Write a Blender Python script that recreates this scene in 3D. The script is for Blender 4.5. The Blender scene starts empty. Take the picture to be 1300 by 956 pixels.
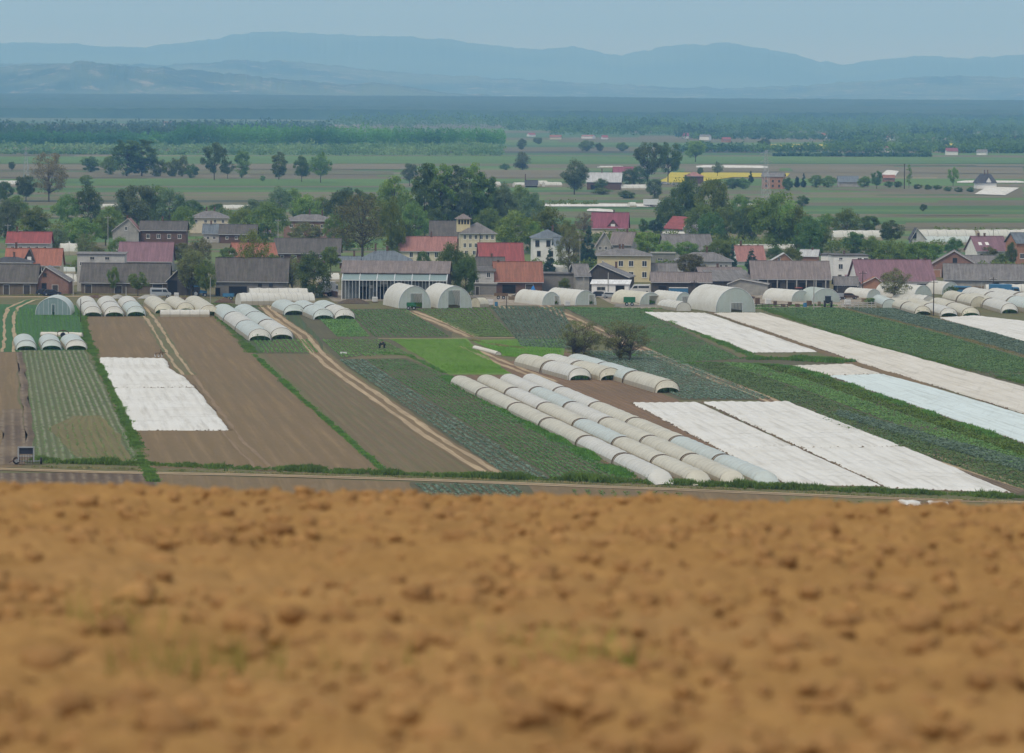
import bpy, math, random
import numpy as np
random.seed(7)
R = math.radians
sc = bpy.context.scene
COL = sc.collection
# ------------------------------------------------------------------ camera
F = 5400.0; HC = 46.0; PITCH = math.atan(353/5400.0); ROLL = R(0.4)
_f = np.array([0, math.cos(PITCH), -math.sin(PITCH)])
_u0 = np.array([0, math.sin(PITCH), math.cos(PITCH)])
_r0 = np.array([1.0, 0, 0])
_r = _r0*math.cos(ROLL) + _u0*math.sin(ROLL)
_u = _u0*math.cos(ROLL) - _r0*math.sin(ROLL)
CAM = np.array([0, 0, HC])
def ray(px, py):
    return _f + _r*((px-650)/F) + _u*((478-py)/F)
def G(px, py, z=0.0):
    """where a sight line meets the level z"""
    d = ray(px, py); t = (z-HC)/d[2]
    return CAM + d*t
def Zat(px, py, Y):
    d = ray(px, py); return HC + d[2]*Y/d[1]
def Xat(px, py, Y):
    d = ray(px, py); return d[0]*Y/d[1]
def S(P):            # pixels of the photo per metre at P
    return F/P[1]
from mathutils import Matrix, Vector
cam_d = bpy.data.cameras.new('camera'); cam = bpy.data.objects.new('camera', cam_d); COL.objects.link(cam)
cam.matrix_world = Matrix(((_r[0], _u[0], -_f[0], 0), (_r[1], _u[1], -_f[1], 0), (_r[2], _u[2], -_f[2], HC), (0, 0, 0, 1)))
cam_d.sensor_width = 36; cam_d.lens = 36*F/1300; cam_d.clip_start = 0.5; cam_d.clip_end = 100000
cam_d.dof.use_dof = True; cam_d.dof.focus_distance = 850; cam_d.dof.aperture_fstop = 4.8
sc.camera = cam

# ------------------------------------------------------------------ objects
def tag(o, label=None, cat=None, group=None, kind=None):
    if label: o['label'] = label
    if cat: o['category'] = cat
    if group: o['group'] = group
    if kind: o['kind'] = kind
    return o
def thing(name, label, cat, loc=(0, 0, 0), rotz=0, group=None):
    o = bpy.data.objects.new(name, None); COL.objects.link(o)
    o.location = tuple(float(v) for v in loc); o.rotation_euler = (0, 0, rotz)
    o.empty_display_size = 0.5
    return tag(o, label, cat, group)
def mesh_np(name, V, Fc, mats, midx=None, uv=None, smooth=False):
    """V (n,3), Fc list/array of equal-size faces or list of tuples"""
    me = bpy.data.meshes.new(name)
    V = np.asarray(V, dtype=np.float32)
    if isinstance(Fc, np.ndarray):
        n, k = Fc.shape
        me.vertices.add(len(V)); me.vertices.foreach_set('co', V.ravel())
        me.loops.add(n*k); me.loops.foreach_set('vertex_index', Fc.astype(np.int32).ravel())
        me.polygons.add(n); me.polygons.foreach_set('loop_start', np.arange(0, n*k, k, dtype=np.int32))
        me.polygons.foreach_set('loop_total', np.full(n, k, dtype=np.int32))
        me.update(calc_edges=True)
    else:
        me.from_pydata([tuple(map(float, v)) for v in V], [], Fc)
    for m in mats: me.materials.append(m)
    if midx is not None: me.polygons.foreach_set('material_index', np.asarray(midx, dtype=np.int32))
    if uv is not None:
        l = me.uv_layers.new(name='UVMap')
        li = np.empty(len(me.loops), dtype=np.int32); me.loops.foreach_get('vertex_index', li)
        l.data.foreach_set('uv', np.asarray(uv, dtype=np.float32)[li].ravel())
    if smooth: me.polygons.foreach_set('use_smooth', np.ones(len(me.polygons), dtype=bool))
    me.update()
    return me
def link(name, me, parent=None, loc=None):
    o = bpy.data.objects.new(name, me); COL.objects.link(o)
    if parent: o.parent = parent
    if loc is not None: o.location = tuple(float(v) for v in loc)
    return o

class MB:
    def __init__(s): s.v = []; s.f = []; s.m = []
    def add(s, V, Fs, mi=0):
        b = len(s.v); s.v += [tuple(map(float, v)) for v in V]
        s.f += [tuple(i+b for i in f) for f in Fs]; s.m += [mi]*len(Fs); return s
    def box(s, x0, x1, y0, y1, z0, z1, mi=0):
        return s.add([(x0,y0,z0),(x1,y0,z0),(x1,y1,z0),(x0,y1,z0),(x0,y0,z1),(x1,y0,z1),(x1,y1,z1),(x0,y1,z1)],
              [(3,2,1,0),(4,5,6,7),(0,1,5,4),(1,2,6,5),(2,3,7,6),(3,0,4,7)], mi)
    def prism_x(s, prof, x0, x1, mi=0):       # prof (y,z)
        n = len(prof)
        V = [(x0,)+tuple(p) for p in prof] + [(x1,)+tuple(p) for p in prof]
        return s.add(V, [tuple(range(n)), tuple(range(2*n-1, n-1, -1))] + [(i, i+n, (i+1) % n+n, (i+1) % n) for i in range(n)], mi)
    def prism_y(s, prof, y0, y1, mi=0):       # prof (x,z)
        n = len(prof)
        V = [(p[0], y0, p[1]) for p in prof] + [(p[0], y1, p[1]) for p in prof]
        return s.add(V, [tuple(range(n-1, -1, -1)), tuple(range(n, 2*n))] + [((i+1) % n, (i+1) % n+n, i+n, i) for i in range(n)], mi)
    def tube(s, p0, p1, r0, r1=None, n=6, mi=0):
        r1 = r0 if r1 is None else r1
        p0 = np.array(p0, float); p1 = np.array(p1, float); d = p1-p0; L = np.linalg.norm(d)
        if L < 1e-6: return s
        d /= L; a = np.cross(d, [0, 0, 1.0] if abs(d[2]) < .9 else [1.0, 0, 0]); a /= np.linalg.norm(a); b = np.cross(d, a)
        V = [p0+(a*math.cos(t)+b*math.sin(t))*r0 for t in np.linspace(0, 2*math.pi, n, endpoint=False)]
        V += [p1+(a*math.cos(t)+b*math.sin(t))*r1 for t in np.linspace(0, 2*math.pi, n, endpoint=False)]
        return s.add(V, [(i, (i+1) % n, (i+1) % n+n, i+n) for i in range(n)] + [tuple(range(n-1, -1, -1)), tuple(range(n, 2*n))], mi)
    def path(s, pts, r, n=5, mi=0):
        for a, b in zip(pts[:-1], pts[1:]): s.tube(a, b, r, r, n, mi)
        return s
    def build(s, name, mats, parent=None, smooth=False):
        if not isinstance(mats, (list, tuple)): mats = [mats]
        me = mesh_np(name, s.v, s.f, mats, s.m, smooth=smooth)
        return link(name, me, parent)

# ------------------------------------------------------------------ noise
def vnoise(x, y, seed=0):
    x = np.asarray(x, float); y = np.asarray(y, float)
    xi = np.floor(x).astype(np.int64); yi = np.floor(y).astype(np.int64)
    xf = x-xi; yf = y-yi; u = xf*xf*(3-2*xf); v = yf*yf*(3-2*yf)
    def h(a, b):
        n = (a*374761393 + b*668265263 + seed*974711) & 0xFFFFFFFF
        n = ((n ^ (n >> 13))*1274126177) & 0xFFFFFFFF
        return ((n ^ (n >> 16)) & 0xFFFF)/65535.0
    return (h(xi, yi)*(1-u)+h(xi+1, yi)*u)*(1-v) + (h(xi, yi+1)*(1-u)+h(xi+1, yi+1)*u)*v
def fbm(x, y, oct=4, seed=0, gain=.5):
    a = 0; w = 1; t = 0
    for i in range(oct):
        a = a+w*vnoise(x*2**i+i*17.3, y*2**i-i*9.1, seed+i); t += w; w *= gain
    return a/t

# ------------------------------------------------------------------ materials
def newmat(name):
    m = bpy.data.materials.new(name); m.use_nodes = True
    nt = m.node_tree; nt.nodes.clear()
    out = nt.nodes.new('ShaderNodeOutputMaterial'); b = nt.nodes.new('ShaderNodeBsdfPrincipled')
    nt.links.new(b.outputs[0], out.inputs[0]); b.inputs['Roughness'].default_value = .85
    b.inputs['Specular IOR Level'].default_value = .2
    return m, nt, b, out
def rgb(c): return (c[0], c[1], c[2], 1)
def nmix(nt, fac, a, b):
    n = nt.nodes.new('ShaderNodeMix'); n.data_type = 'RGBA'
    for i, x in ((0, fac), (6, a), (7, b)):
        if isinstance(x, (int, float)): n.inputs[i].default_value = x
        elif isinstance(x, tuple): n.inputs[i].default_value = rgb(x)
        else: nt.links.new(x, n.inputs[i])
    return n.outputs[2]
def nmath(nt, op, a, b=None, c=None, clamp=False):
    n = nt.nodes.new('ShaderNodeMath'); n.operation = op; n.use_clamp = clamp
    for i, x in enumerate((a, b, c)):
        if x is None: continue
        if isinstance(x, (int, float)): n.inputs[i].default_value = x
        else: nt.links.new(x, n.inputs[i])
    return n.outputs[0]
def nnoise(nt, vec, scale, detail=3, rough=.6):
    n = nt.nodes.new('ShaderNodeTexNoise'); n.inputs['Scale'].default_value = scale
    n.inputs['Detail'].default_value = detail; n.inputs['Roughness'].default_value = rough
    if vec is not None: nt.links.new(vec, n.inputs['Vector'])
    return n.outputs[0]
def nramp(nt, x, lo, hi):
    n = nt.nodes.new('ShaderNodeMapRange'); nt.links.new(x, n.inputs[0])
    n.inputs[1].default_value = lo; n.inputs[2].default_value = hi; return n.outputs[0]
def nmap(nt, vec, scale):
    n = nt.nodes.new('ShaderNodeMapping'); n.inputs['Scale'].default_value = scale
    nt.links.new(vec, n.inputs['Vector']); return n.outputs[0]
def worldpos(nt):
    return nt.nodes.new('ShaderNodeNewGeometry').outputs['Position']
def objpos(nt):
    return nt.nodes.new('ShaderNodeTexCoord').outputs['Object']
def nbump(nt, b, h, strength, dist):
    n = nt.nodes.new('ShaderNodeBump'); n.inputs['Strength'].default_value = strength; n.inputs['Distance'].default_value = dist
    nt.links.new(h, n.inputs['Height']); nt.links.new(n.outputs[0], b.inputs['Normal'])

def m_plain(name, c, rough=.8, var=.15, scale=.6, metal=0, c2=None):
    m, nt, b, o = newmat(name); P = objpos(nt)
    c2 = c2 or tuple(x*(1-var*1.6) for x in c)
    n = nramp(nt, nnoise(nt, P, scale, 5, .7), .3, .7)
    col = nmix(nt, n, tuple(min(1, x*(1+var*.6)) for x in c), c2)
    nt.links.new(col, b.inputs['Base Color']); b.inputs['Roughness'].default_value = rough; b.inputs['Metallic'].default_value = metal
    return m
def m_field(name, c1, c2, rows=None, rowc=None, amt=.5, patch=.03, patchc=None, fine=1.2, bump=.12, along=.0, wob=.25):
    """soil or sward; UV is in metres (across, along)"""
    m, nt, b, o = newmat(name); P = worldpos(nt)
    uvn = nt.nodes.new('ShaderNodeUVMap').outputs[0]
    sep = nt.nodes.new('ShaderNodeSeparateXYZ'); nt.links.new(uvn, sep.inputs[0])
    nf = nnoise(nt, P, fine, 5, .75)
    col = nmix(nt, nramp(nt, nf, .3, .7), c1, c2)
    np_ = nnoise(nt, P, patch, 4, .6)
    pc = patchc or tuple(.5*(a+b_)*.75 for a, b_ in zip(c1, c2))
    col = nmix(nt, nmath(nt, 'MULTIPLY', nramp(nt, np_, .42, .68), .7), col, pc)
    # long faint streaks along the rows
    st = nnoise(nt, nmap(nt, uvn, (.9, .02, 1)), 1.0, 4, .7)
    col = nmix(nt, nmath(nt, 'MULTIPLY', nramp(nt, st, .5, .72), .5), col, tuple(min(1, x*1.45) for x in c1))
    h = nf
    if rows:
        w = nmath(nt, 'MULTIPLY', nnoise(nt, nmap(nt, uvn, (.2, .06, 1)), 1, 2), wob*4)
        ph = nmath(nt, 'ADD', nmath(nt, 'MULTIPLY', sep.outputs[0], 2*math.pi/rows), w)
        s_ = nmath(nt, 'MULTIPLY_ADD', nmath(nt, 'SINE', ph), .5, .5)
        brk = nramp(nt, nnoise(nt, nmap(nt, uvn, (1/rows, .25, 1)), 1.0, 3, .7), .35, .6)
        k = nmath(nt, 'MULTIPLY', nmath(nt, 'POWER', s_, 2.0), nmath(nt, 'MULTIPLY', brk, amt))
        col = nmix(nt, k, col, rowc or c2)
        h = nmath(nt, 'ADD', nf, s_)
    nt.links.new(col, b.inputs['Base Color']); b.inputs['Roughness'].default_value = .95
    nbump(nt, b, h, .8, bump)
    return m
def m_leaf(name, c, c2=None, transl=.35, scale=7.0):
    m, nt, b, out = newmat(name); P = objpos(nt)
    c2 = c2 or (c[0]*.5, c[1]*.6, c[2]*.55)
    c = tuple(x*1.95 for x in c); c2 = tuple(x*1.95 for x in c2)
    n = nramp(nt, nnoise(nt, P, scale, 3, .6), .40, .60)
    col = nmix(nt, n, c2, c)
    oi = nt.nodes.new('ShaderNodeObjectInfo')
    hsv = nt.nodes.new('ShaderNodeHueSaturation'); nt.links.new(col, hsv.inputs['Color'])
    nt.links.new(nmath(nt, 'MULTIPLY_ADD', oi.outputs['Random'], .05, .475), hsv.inputs['Hue'])
    nt.links.new(nmath(nt, 'MULTIPLY_ADD', oi.outputs['Random'], .5, .78), hsv.inputs['Value'])
    nt.links.new(hsv.outputs[0], b.inputs['Base Color']); b.inputs['Roughness'].default_value = .7
    t = nt.nodes.new('ShaderNodeBsdfTranslucent'); nt.links.new(hsv.outputs[0], t.inputs[0])
    mx = nt.nodes.new('ShaderNodeMixShader'); mx.inputs[0].default_value = transl
    nt.links.new(b.outputs[0], mx.inputs[1]); nt.links.new(t.outputs[0], mx.inputs[2]); nt.links.new(mx.outputs[0], out.inputs[0])
    return m
def m_film(name, c, transl=.3, dirt=(.45, .40, .28), amt=.35):
    m, nt, b, out = newmat(name); P = worldpos(nt)
    n = nnoise(nt, P, .35, 5, .7); n2 = nnoise(nt, nmap(nt, P, (1.3, .35, 1.3)), 1.4, 4, .7)
    col = nmix(nt, nmath(nt, 'MULTIPLY', nramp(nt, n, .45, .75), amt), c, dirt)
    col = nmix(nt, nmath(nt, 'MULTIPLY', nramp(nt, n2, .5, .7), .22), col, tuple(x*.7 for x in c))
    uvn = nt.nodes.new('ShaderNodeUVMap').outputs[0]; sp = nt.nodes.new('ShaderNodeSeparateXYZ'); nt.links.new(uvn, sp.inputs[0])
    fr = nmath(nt, 'ABSOLUTE', nmath(nt, 'SUBTRACT', nmath(nt, 'FRACT', sp.outputs[1]), .5))
    hp = nmath(nt, 'MULTIPLY', nmath(nt, 'LESS_THAN', fr, .045), .45)  # shade of the hoops through the film, painted as darker bands
    col = nmix(nt, hp, col, tuple(x*.5 for x in c))
    nt.links.new(col, b.inputs['Base Color']); b.inputs['Roughness'].default_value = .42; b.inputs['Specular IOR Level'].default_value = .35
    nbump(nt, b, n2, .5, .12)
    t = nt.nodes.new('ShaderNodeBsdfTranslucent'); nt.links.new(col, t.inputs[0])
    mx = nt.nodes.new('ShaderNodeMixShader'); mx.inputs[0].default_value = transl
    nt.links.new(b.outputs[0], mx.inputs[1]); nt.links.new(t.outputs[0], mx.inputs[2]); nt.links.new(mx.outputs[0], out.inputs[0])
    return m
def m_fleece(name, c, dirt, amt=.4):
    m, nt, b, out = newmat(name); P = worldpos(nt)
    uvn = nt.nodes.new('ShaderNodeUVMap').outputs[0]
    st = nnoise(nt, nmap(nt, uvn, (.7, .03, 1)), 1, 5, .75)
    cr = nnoise(nt, nmap(nt, uvn, (.05, .35, 1)), 1, 5, .75)
    pt = nnoise(nt, P, .08, 4, .6)
    col = nmix(nt, nmath(nt, 'MULTIPLY', nramp(nt, pt, .4, .7), amt), c, dirt)
    col = nmix(nt, nmath(nt, 'MULTIPLY', nramp(nt, st, .48, .66), .6), col, tuple(x*.72 for x in dirt))  # lengthwise streaks: dirt and wrinkle shade, both in the colour
    col = nmix(nt, nmath(nt, 'MULTIPLY', nramp(nt, cr, .56, .70), .6), col, tuple(x*.62 for x in dirt))  # crosswise wrinkles, their shade put into the darker colour
    nt.links.new(col, b.inputs['Base Color']); b.inputs['Roughness'].default_value = .8
    nbump(nt, b, nmath(nt, 'ADD', st, nnoise(nt, P, .9, 4)), .45, .06)
    return m
def m_roof(name, c, c2=None, rib=.35, metal=False, moss=0.0, rough=.65):
    """tiles or sheets: courses and ribs as bump, weather patches as colour"""
    m, nt, b, o = newmat(name); P = objpos(nt)
    c2 = c2 or tuple(x*.5 for x in c)
    n = nramp(nt, nnoise(nt, P, .55, 6, .8), .35, .65)
    col = nmix(nt, nmath(nt, 'MULTIPLY', n, .8), c, c2)
    st = nramp(nt, nnoise(nt, nmap(nt, P, (2.2, .2, .2)), 1, 4, .7), .45, .6)
    col = nmix(nt, nmath(nt, 'MULTIPLY', st, .45), col, tuple(min(1, x*1.5) for x in c))
    if moss: col = nmix(nt, nmath(nt, 'MULTIPLY', nramp(nt, nnoise(nt, P, .8, 5, .8), .5, .65), moss), col, (.07, .085, .04))
    sep = nt.nodes.new('ShaderNodeSeparateXYZ'); nt.links.new(P, sep.inputs[0])
    sn = nmath(nt, 'SINE', nmath(nt, 'MULTIPLY', sep.outputs[0], 2*math.pi/rib))
    sz = nmath(nt, 'SINE', nmath(nt, 'MULTIPLY', sep.outputs[2], 2*math.pi/.3))
    h = sn if metal else nmath(nt, 'ADD', sn, sz)
    nt.links.new(col, b.inputs['Base Color']); b.inputs['Roughness'].default_value = rough; b.inputs['Specular IOR Level'].default_value = .35
    nbump(nt, b, h, .5, .03)
    return m
def m_planks(name, c, c2, w=.3, horiz=False):
    m, nt, b, o = newmat(name); P = objpos(nt)
    sc_ = (.4, .4, 4) if horiz else (1/w, 1/w, .25)
    n = nnoise(nt, nmap(nt, P, sc_), 1, 3, .8)
    n3 = nramp(nt, nnoise(nt, P, .5, 4, .7), .4, .7)
    col = nmix(nt, nramp(nt, n, .35, .65), c, c2)
    col = nmix(nt, nmath(nt, 'MULTIPLY', n3, .5), col, tuple(x*.6 for x in c))
    nt.links.new(col, b.inputs['Base Color']); nbump(nt, b, n, .5, .03)
    return m
def m_brick(name, c, c2, mortar=(.35, .32, .28)):
    m, nt, b, o = newmat(name); P = objpos(nt)
    br = nt.nodes.new('ShaderNodeTexBrick'); br.inputs['Scale'].default_value = 1.0
    br.inputs['Brick Width'].default_value = .5; br.inputs['Row Height'].default_value = .16; br.inputs['Mortar Size'].default_value = .02
    rot = nt.nodes.new('ShaderNodeMapping'); rot.inputs['Rotation'].default_value = (R(-90), 0, 0); nt.links.new(P, rot.inputs[0]); nt.links.new(rot.outputs[0], br.inputs['Vector'])
    br.inputs['Color1'].default_value = rgb(c); br.inputs['Color2'].default_value = rgb(c2); br.inputs['Mortar'].default_value = rgb(mortar)
    n3 = nramp(nt, nnoise(nt, P, .45, 5, .7), .4, .7)
    col = nmix(nt, nmath(nt, 'MULTIPLY', n3, .5), br.outputs[0], tuple(x*.55 for x in c))
    nt.links.new(col, b.inputs['Base Color']); return m
def m_glass(name, c=(.03, .035, .04)):
    m, nt, b, o = newmat(name); b.inputs['Base Color'].default_value = rgb(c)
    b.inputs['Roughness'].default_value = .12; b.inputs['Specular IOR Level'].default_value = .6; return m

M = {}
M['grassbase'] = m_field('verge ground', (.085, .105, .035), (.15, .13, .065), patch=.05, patchc=(.17, .125, .07))
M['farbase'] = m_field('far meadow', (.075, .12, .045), (.10, .13, .05), fine=.05, patch=.004, patchc=(.12, .12, .06), bump=.3)
M['soil'] = m_field('brown field soil', (.185, .13, .064), (.145, .102, .052), rows=2.6, rowc=(.25, .17, .10), amt=.22, patch=.02, patchc=(.14, .105, .055))
M['soil2'] = m_field('reddish field soil', (.20, .125, .07), (.15, .095, .055), rows=1.9, rowc=(.23, .16, .095), amt=.3, patch=.03, patchc=(.12, .085, .05))
M['soil_wet'] = m_field('dark wet soil', (.12, .085, .055), (.07, .05, .036), rows=1.4, rowc=(.24, .19, .13), amt=.7, patch=.05, patchc=(.2, .15, .09))
M['soil_green'] = m_field('sprouting field soil', (.165, .12, .066), (.125, .095, .05), rows=1.5, rowc=(.085, .12, .04), amt=.4, patch=.03, patchc=(.13, .105, .05))
M['path'] = m_field('dry earth track', (.42, .33, .21), (.30, .22, .13), patch=.1, patchc=(.24, .18, .11), bump=.05)
M['yard'] = m_field('gravel yard', (.33, .29, .23), (.24, .20, .16), patch=.08, patchc=(.17, .14, .09), bump=.05)
M['asphalt'] = m_field('worn lane', (.20, .185, .16), (.15, .14, .12), patch=.08, patchc=(.25, .22, .17), bump=.02)
M['crop_soil'] = m_field('soil between crops', (.085, .085, .042), (.11, .095, .052), patch=.05)
M['veg_ground'] = m_field('green bed ground', (.055, .085, .03), (.08, .085, .04), rows=1.2, rowc=(.05, .10, .035), amt=.7, patch=.03)
M['bright'] = m_field('bright young grain', (.115, .205, .026), (.095, .175, .024), rows=3.0, rowc=(.15, .24, .04), amt=.3, patch=.02, patchc=(.11, .19, .026))
M['green'] = m_field('green sward', (.045, .125, .038), (.04, .10, .03), rows=2.2, rowc=(.06, .13, .04), amt=.4, patch=.02, patchc=(.04, .09, .028))
M['rowfield'] = m_field('striped seedling rows', (.10, .115, .045), (.075, .10, .038), rows=.95, rowc=(.34, .33, .25), amt=.6, patch=.02, patchc=(.10, .115, .045), wob=.15)
M['tanpatch'] = m_field('olive tan soil', (.17, .145, .06), (.145, .125, .055), rows=1.5, rowc=(.13, .13, .05), amt=.4)
# trees and crops
M['leaf_mid'] = m_leaf('leaf mid green', (.118, .158, .038))
M['leaf_light'] = m_leaf('leaf light green', (.15, .195, .045))
M['leaf_dark'] = m_leaf('leaf dark green', (.078, .115, .034))
M['leaf_grey'] = m_leaf('leaf grey green', (.11, .14, .07))
M['leaf_brown'] = m_leaf('leaf brown green', (.15, .12, .065), (.085, .075, .04))
M['leaf_olive'] = m_leaf('leaf olive', (.125, .135, .05), (.07, .07, .03))
M['leaf_blue'] = m_leaf('needle blue green', (.04, .07, .05))
M['leaf_far'] = m_leaf('leaf far wood', (.055, .10, .035), scale=.03)
M['cabbage'] = m_leaf('cabbage leaf', (.105, .145, .11), (.065, .10, .062), scale=.35)
M['kohl'] = m_leaf('dark vegetable leaf', (.075, .12, .045), (.055, .092, .034), scale=.2)
M['lettuce'] = m_leaf('green vegetable leaf', (.09, .15, .045), (.065, .115, .034), scale=.2)
M['grass'] = m_leaf('verge grass blade', (.075, .135, .027), (.05, .09, .02), scale=.3)
M['grass_dry'] = m_leaf('dry grass blade', (.22, .19, .09), (.11, .13, .045), scale=.3)
M['grain'] = m_leaf('grain blade', (.085, .155, .02), (.07, .13, .017), scale=.1)
M['bark'] = m_plain('bark', (.12, .10, .075), .95, .3, 6)
M['twig'] = m_plain('twig bark', (.13, .105, .08), .95, .3, 6)
# films
M['film'] = m_film('white tunnel film', (.77, .765, .70))
M['film_y'] = m_film('yellowed tunnel film', (.74, .71, .58), amt=.5)
M['film_c'] = m_film('cool tunnel film', (.66, .735, .70))
M['film_g'] = m_film('greenish house film', (.58, .66, .61), transl=.4)
M['film_edge'] = m_film('soiled film edge', (.45, .40, .30), amt=.7)
M['fleece'] = m_fleece('white crop fleece', (.63, .625, .59), (.51, .485, .42))
M['fleece_b'] = m_fleece('beige crop fleece', (.585, .56, .50), (.48, .445, .37), .6)
M['fleece_c'] = m_fleece('cool white crop fleece', (.56, .64, .64), (.47, .52, .50))
# building
M['glass'] = m_glass('window glass')
M['white'] = m_plain('white paint', (.74, .73, .70), .6, .08)
M['cream'] = m_plain('cream render', (.62, .56, .42), .9, .12)
M['yellow'] = m_plain('yellow render', (.60, .52, .32), .9, .08)
M['grey_wall'] = m_plain('grey render', (.36, .35, .32), .9, .2)
M['lightgrey'] = m_plain('light grey render', (.50, .49, .46), .9, .15)
M['block'] = m_brick('concrete block', (.27, .26, .24), (.22, .21, .19), (.18, .17, .16))
M['brick'] = m_brick('red brick', (.27, .11, .07), (.20, .085, .06))
M['brick_d'] = m_brick('dark brown brick', (.16, .085, .06), (.11, .065, .05), (.14, .11, .09))
M['brick_o'] = m_brick('orange brick', (.40, .17, .08), (.33, .14, .07))
M['planks'] = m_planks('weathered planks', (.20, .165, .125), (.13, .105, .08))
M['planks_d'] = m_planks('dark planks', (.09, .08, .07), (.055, .05, .045))
M['planks_b'] = m_planks('brown planks', (.20, .13, .08), (.13, .09, .055))
M['dark'] = m_plain('painted opening shade', (.018, .018, .02), .9, .2)  # near-black colour stands for the shade inside open doorways
M['r_dark'] = m_roof('dark grey tile roof', (.10, .09, .082), moss=.35)
M['r_grey'] = m_roof('grey sheet roof', (.175, .165, .16), moss=.15)
M['r_brown'] = m_roof('brown grey sheet roof', (.18, .15, .14), (.12, .10, .092), rib=.45, metal=True)
M['r_black'] = m_roof('black roof', (.055, .055, .06))
M['r_slate'] = m_roof('blue grey roof', (.13, .155, .175))
M['r_mauve'] = m_roof('mauve tile roof', (.19, .105, .125), (.14, .08, .09), metal=True)
M['r_maroon'] = m_roof('maroon tile roof', (.21, .06, .085), (.15, .045, .06))
M['r_red'] = m_roof('red sheet roof', (.25, .062, .06), (.18, .05, .045), metal=True)
M['r_orange'] = m_roof('orange red tile roof', (.30, .115, .075), (.22, .09, .06), moss=.1)
M['r_pink'] = m_roof('faded pink red roof', (.29, .14, .12), (.23, .11, .10))
M['r_rust'] = m_roof('rust brown tile roof', (.25, .10, .065), (.18, .08, .055), moss=.12)
M['r_white'] = m_roof('white sheet roof', (.62, .63, .63), (.5, .5, .5), metal=True)
M['r_lgrey'] = m_roof('light grey roof', (.40, .41, .41), (.30, .31, .31), metal=True)
M['metal'] = m_plain('galvanised steel', (.42, .44, .45), .45, .1, metal=.5)
M['steel_w'] = m_plain('white steel', (.66, .70, .70), .5, .08)
M['concrete'] = m_plain('concrete', (.34, .33, .30), .9, .2)
M['faint'] = m_field('faint wheel rut', (.235, .17, .105), (.20, .14, .085), patch=.1, patchc=(.17, .12, .07), bump=.05)
M['screen'] = m_plain('grey mesh screen', (.17, .19, .19), .8, .3)
M['wood'] = m_planks('raw timber', (.30, .22, .13), (.20, .15, .09))
M['woodpole'] = m_plain('tarred pole', (.075, .062, .05), .9, .2)
M['conc_pole'] = m_plain('concrete pole', (.36, .35, .32), .9, .15)
M['tyre'] = m_plain('tyre rubber', (.025, .025, .025), .9, .1)
M['blue'] = m_plain('blue paint', (.06, .19, .33), .5, .15)
M['bluetarp'] = m_plain('blue tarpaulin', (.03, .19, .50), .5, .2)
M['greenp'] = m_plain('green paint', (.035, .16, .07), .5, .15)
M['carwhite'] = m_plain('white car paint', (.62, .63, .63), .3, .03)
M['cardark'] = m_plain('dark car paint', (.03, .035, .05), .3, .05)
M['redp'] = m_plain('red paint', (.36, .045, .03), .45, .1)
M['rust'] = m_plain('rusty steel', (.12, .075, .05), .8, .3, 3)
M['manure'] = m_plain('dark heap', (.11, .085, .06), 1, .3, 2)
M['tealglass'] = m_film('greenhouse glazing', (.30, .40, .40), transl=.3, dirt=(.2, .26, .26), amt=.3)
M['skin'] = m_plain('skin', (.42, .26, .19), .6, .05)
M['cloth_d'] = m_plain('dark cloth', (.03, .035, .045), .95, .2, 8)
M['cloth_b'] = m_plain('blue black cloth', (.035, .05, .085), .95, .2, 8)
HAZE_D = 1/11000.0; HAZE_C = (.23, .53, 1.0, 1); HAZE_A = (.64, .62, .5, 1)
OVER1 = (6.1, 6.5, 7.1); OVER2 = (7.1, 7.4, 7.6); OVERMIX = .88
SKY_S = .105; SUN_S = 1.5; EXPO = 0.14
# ------------------------------------------------------------------ terrain
_ys = np.arange(-100, 700, .5); _z = np.zeros_like(_ys)
def _prof():
    z = []
    cur = 45.02
    for y in _ys:
        sl = .049 if y < 18 else min(.049+.006*(y-18), .19)
        if y > -100: cur -= sl*.5
        z.append(cur)
    z = np.array(z); z += 45.0 - np.interp(0, _ys, z)
    return z
_zp = _prof()
def zhill(x, y):
    z = np.interp(y, _ys, _zp) - .0115*np.asarray(x)*np.clip((y+20)/40., 0, 1)
    z = np.where(z > 6, z, 6*np.exp((z-6)/6.0))      # eases into the plain
    return np.where(np.asarray(y) > 430, 0*z-.0, np.where(z < .25, 0, z))
def zfar(x, y):
    t = np.clip((np.asarray(y)-7600)/4600., 0, 1)
    z = 30*t*t*(3-2*t) + 4*t*(fbm(np.asarray(x)/900., np.asarray(y)/900., 3, 5)-.5)
    return z
def terrain(x, y):
    return np.where(np.asarray(y) < 470, zhill(x, y), zfar(x, y))
def build_ground():
    ys = np.concatenate([np.arange(-300, 5, 30), np.arange(5, 45, 1.), np.arange(45, 470, 12), np.arange(470, 1300, 60), np.geomspace(1300, 33000, 60)])
    xs = np.concatenate([-np.geomspace(9000, 30, 26), np.linspace(-24, 24, 25), np.geomspace(30, 9000, 26)])
    X, Y = np.meshgrid(xs, ys); Z = terrain(X, Y)
    near = (Y < 45) & (Y > -60) ; Z = Z - np.where(near, .12, 0)
    V = np.stack([X, Y, Z], -1).reshape(-1, 3); nx = len(xs); ny = len(ys)
    i = np.arange((ny-1)*(nx-1)); a = (i//(nx-1))*nx + i % (nx-1)
    Fq = np.stack([a, a+1, a+nx+1, a+nx], -1)
    yc = V[Fq[:, 0], 1]
    mi = np.where(yc < 455, 0, np.where(yc < 1250, 1, 2))
    me = mesh_np('ground', V, Fq, [M['fore'], M['grassbase'], M['farbase']], mi, uv=V[:, :2], smooth=True)
    tag(link('ground', me), kind='structure')
m, nt, b, o = newmat('loamy ploughed soil'); P = worldpos(nt)
n1 = nnoise(nt, P, 1.3, 5, .7); n2 = nnoise(nt, P, 9, 4, .7); n3 = nnoise(nt, P, .45, 3, .6)
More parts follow.
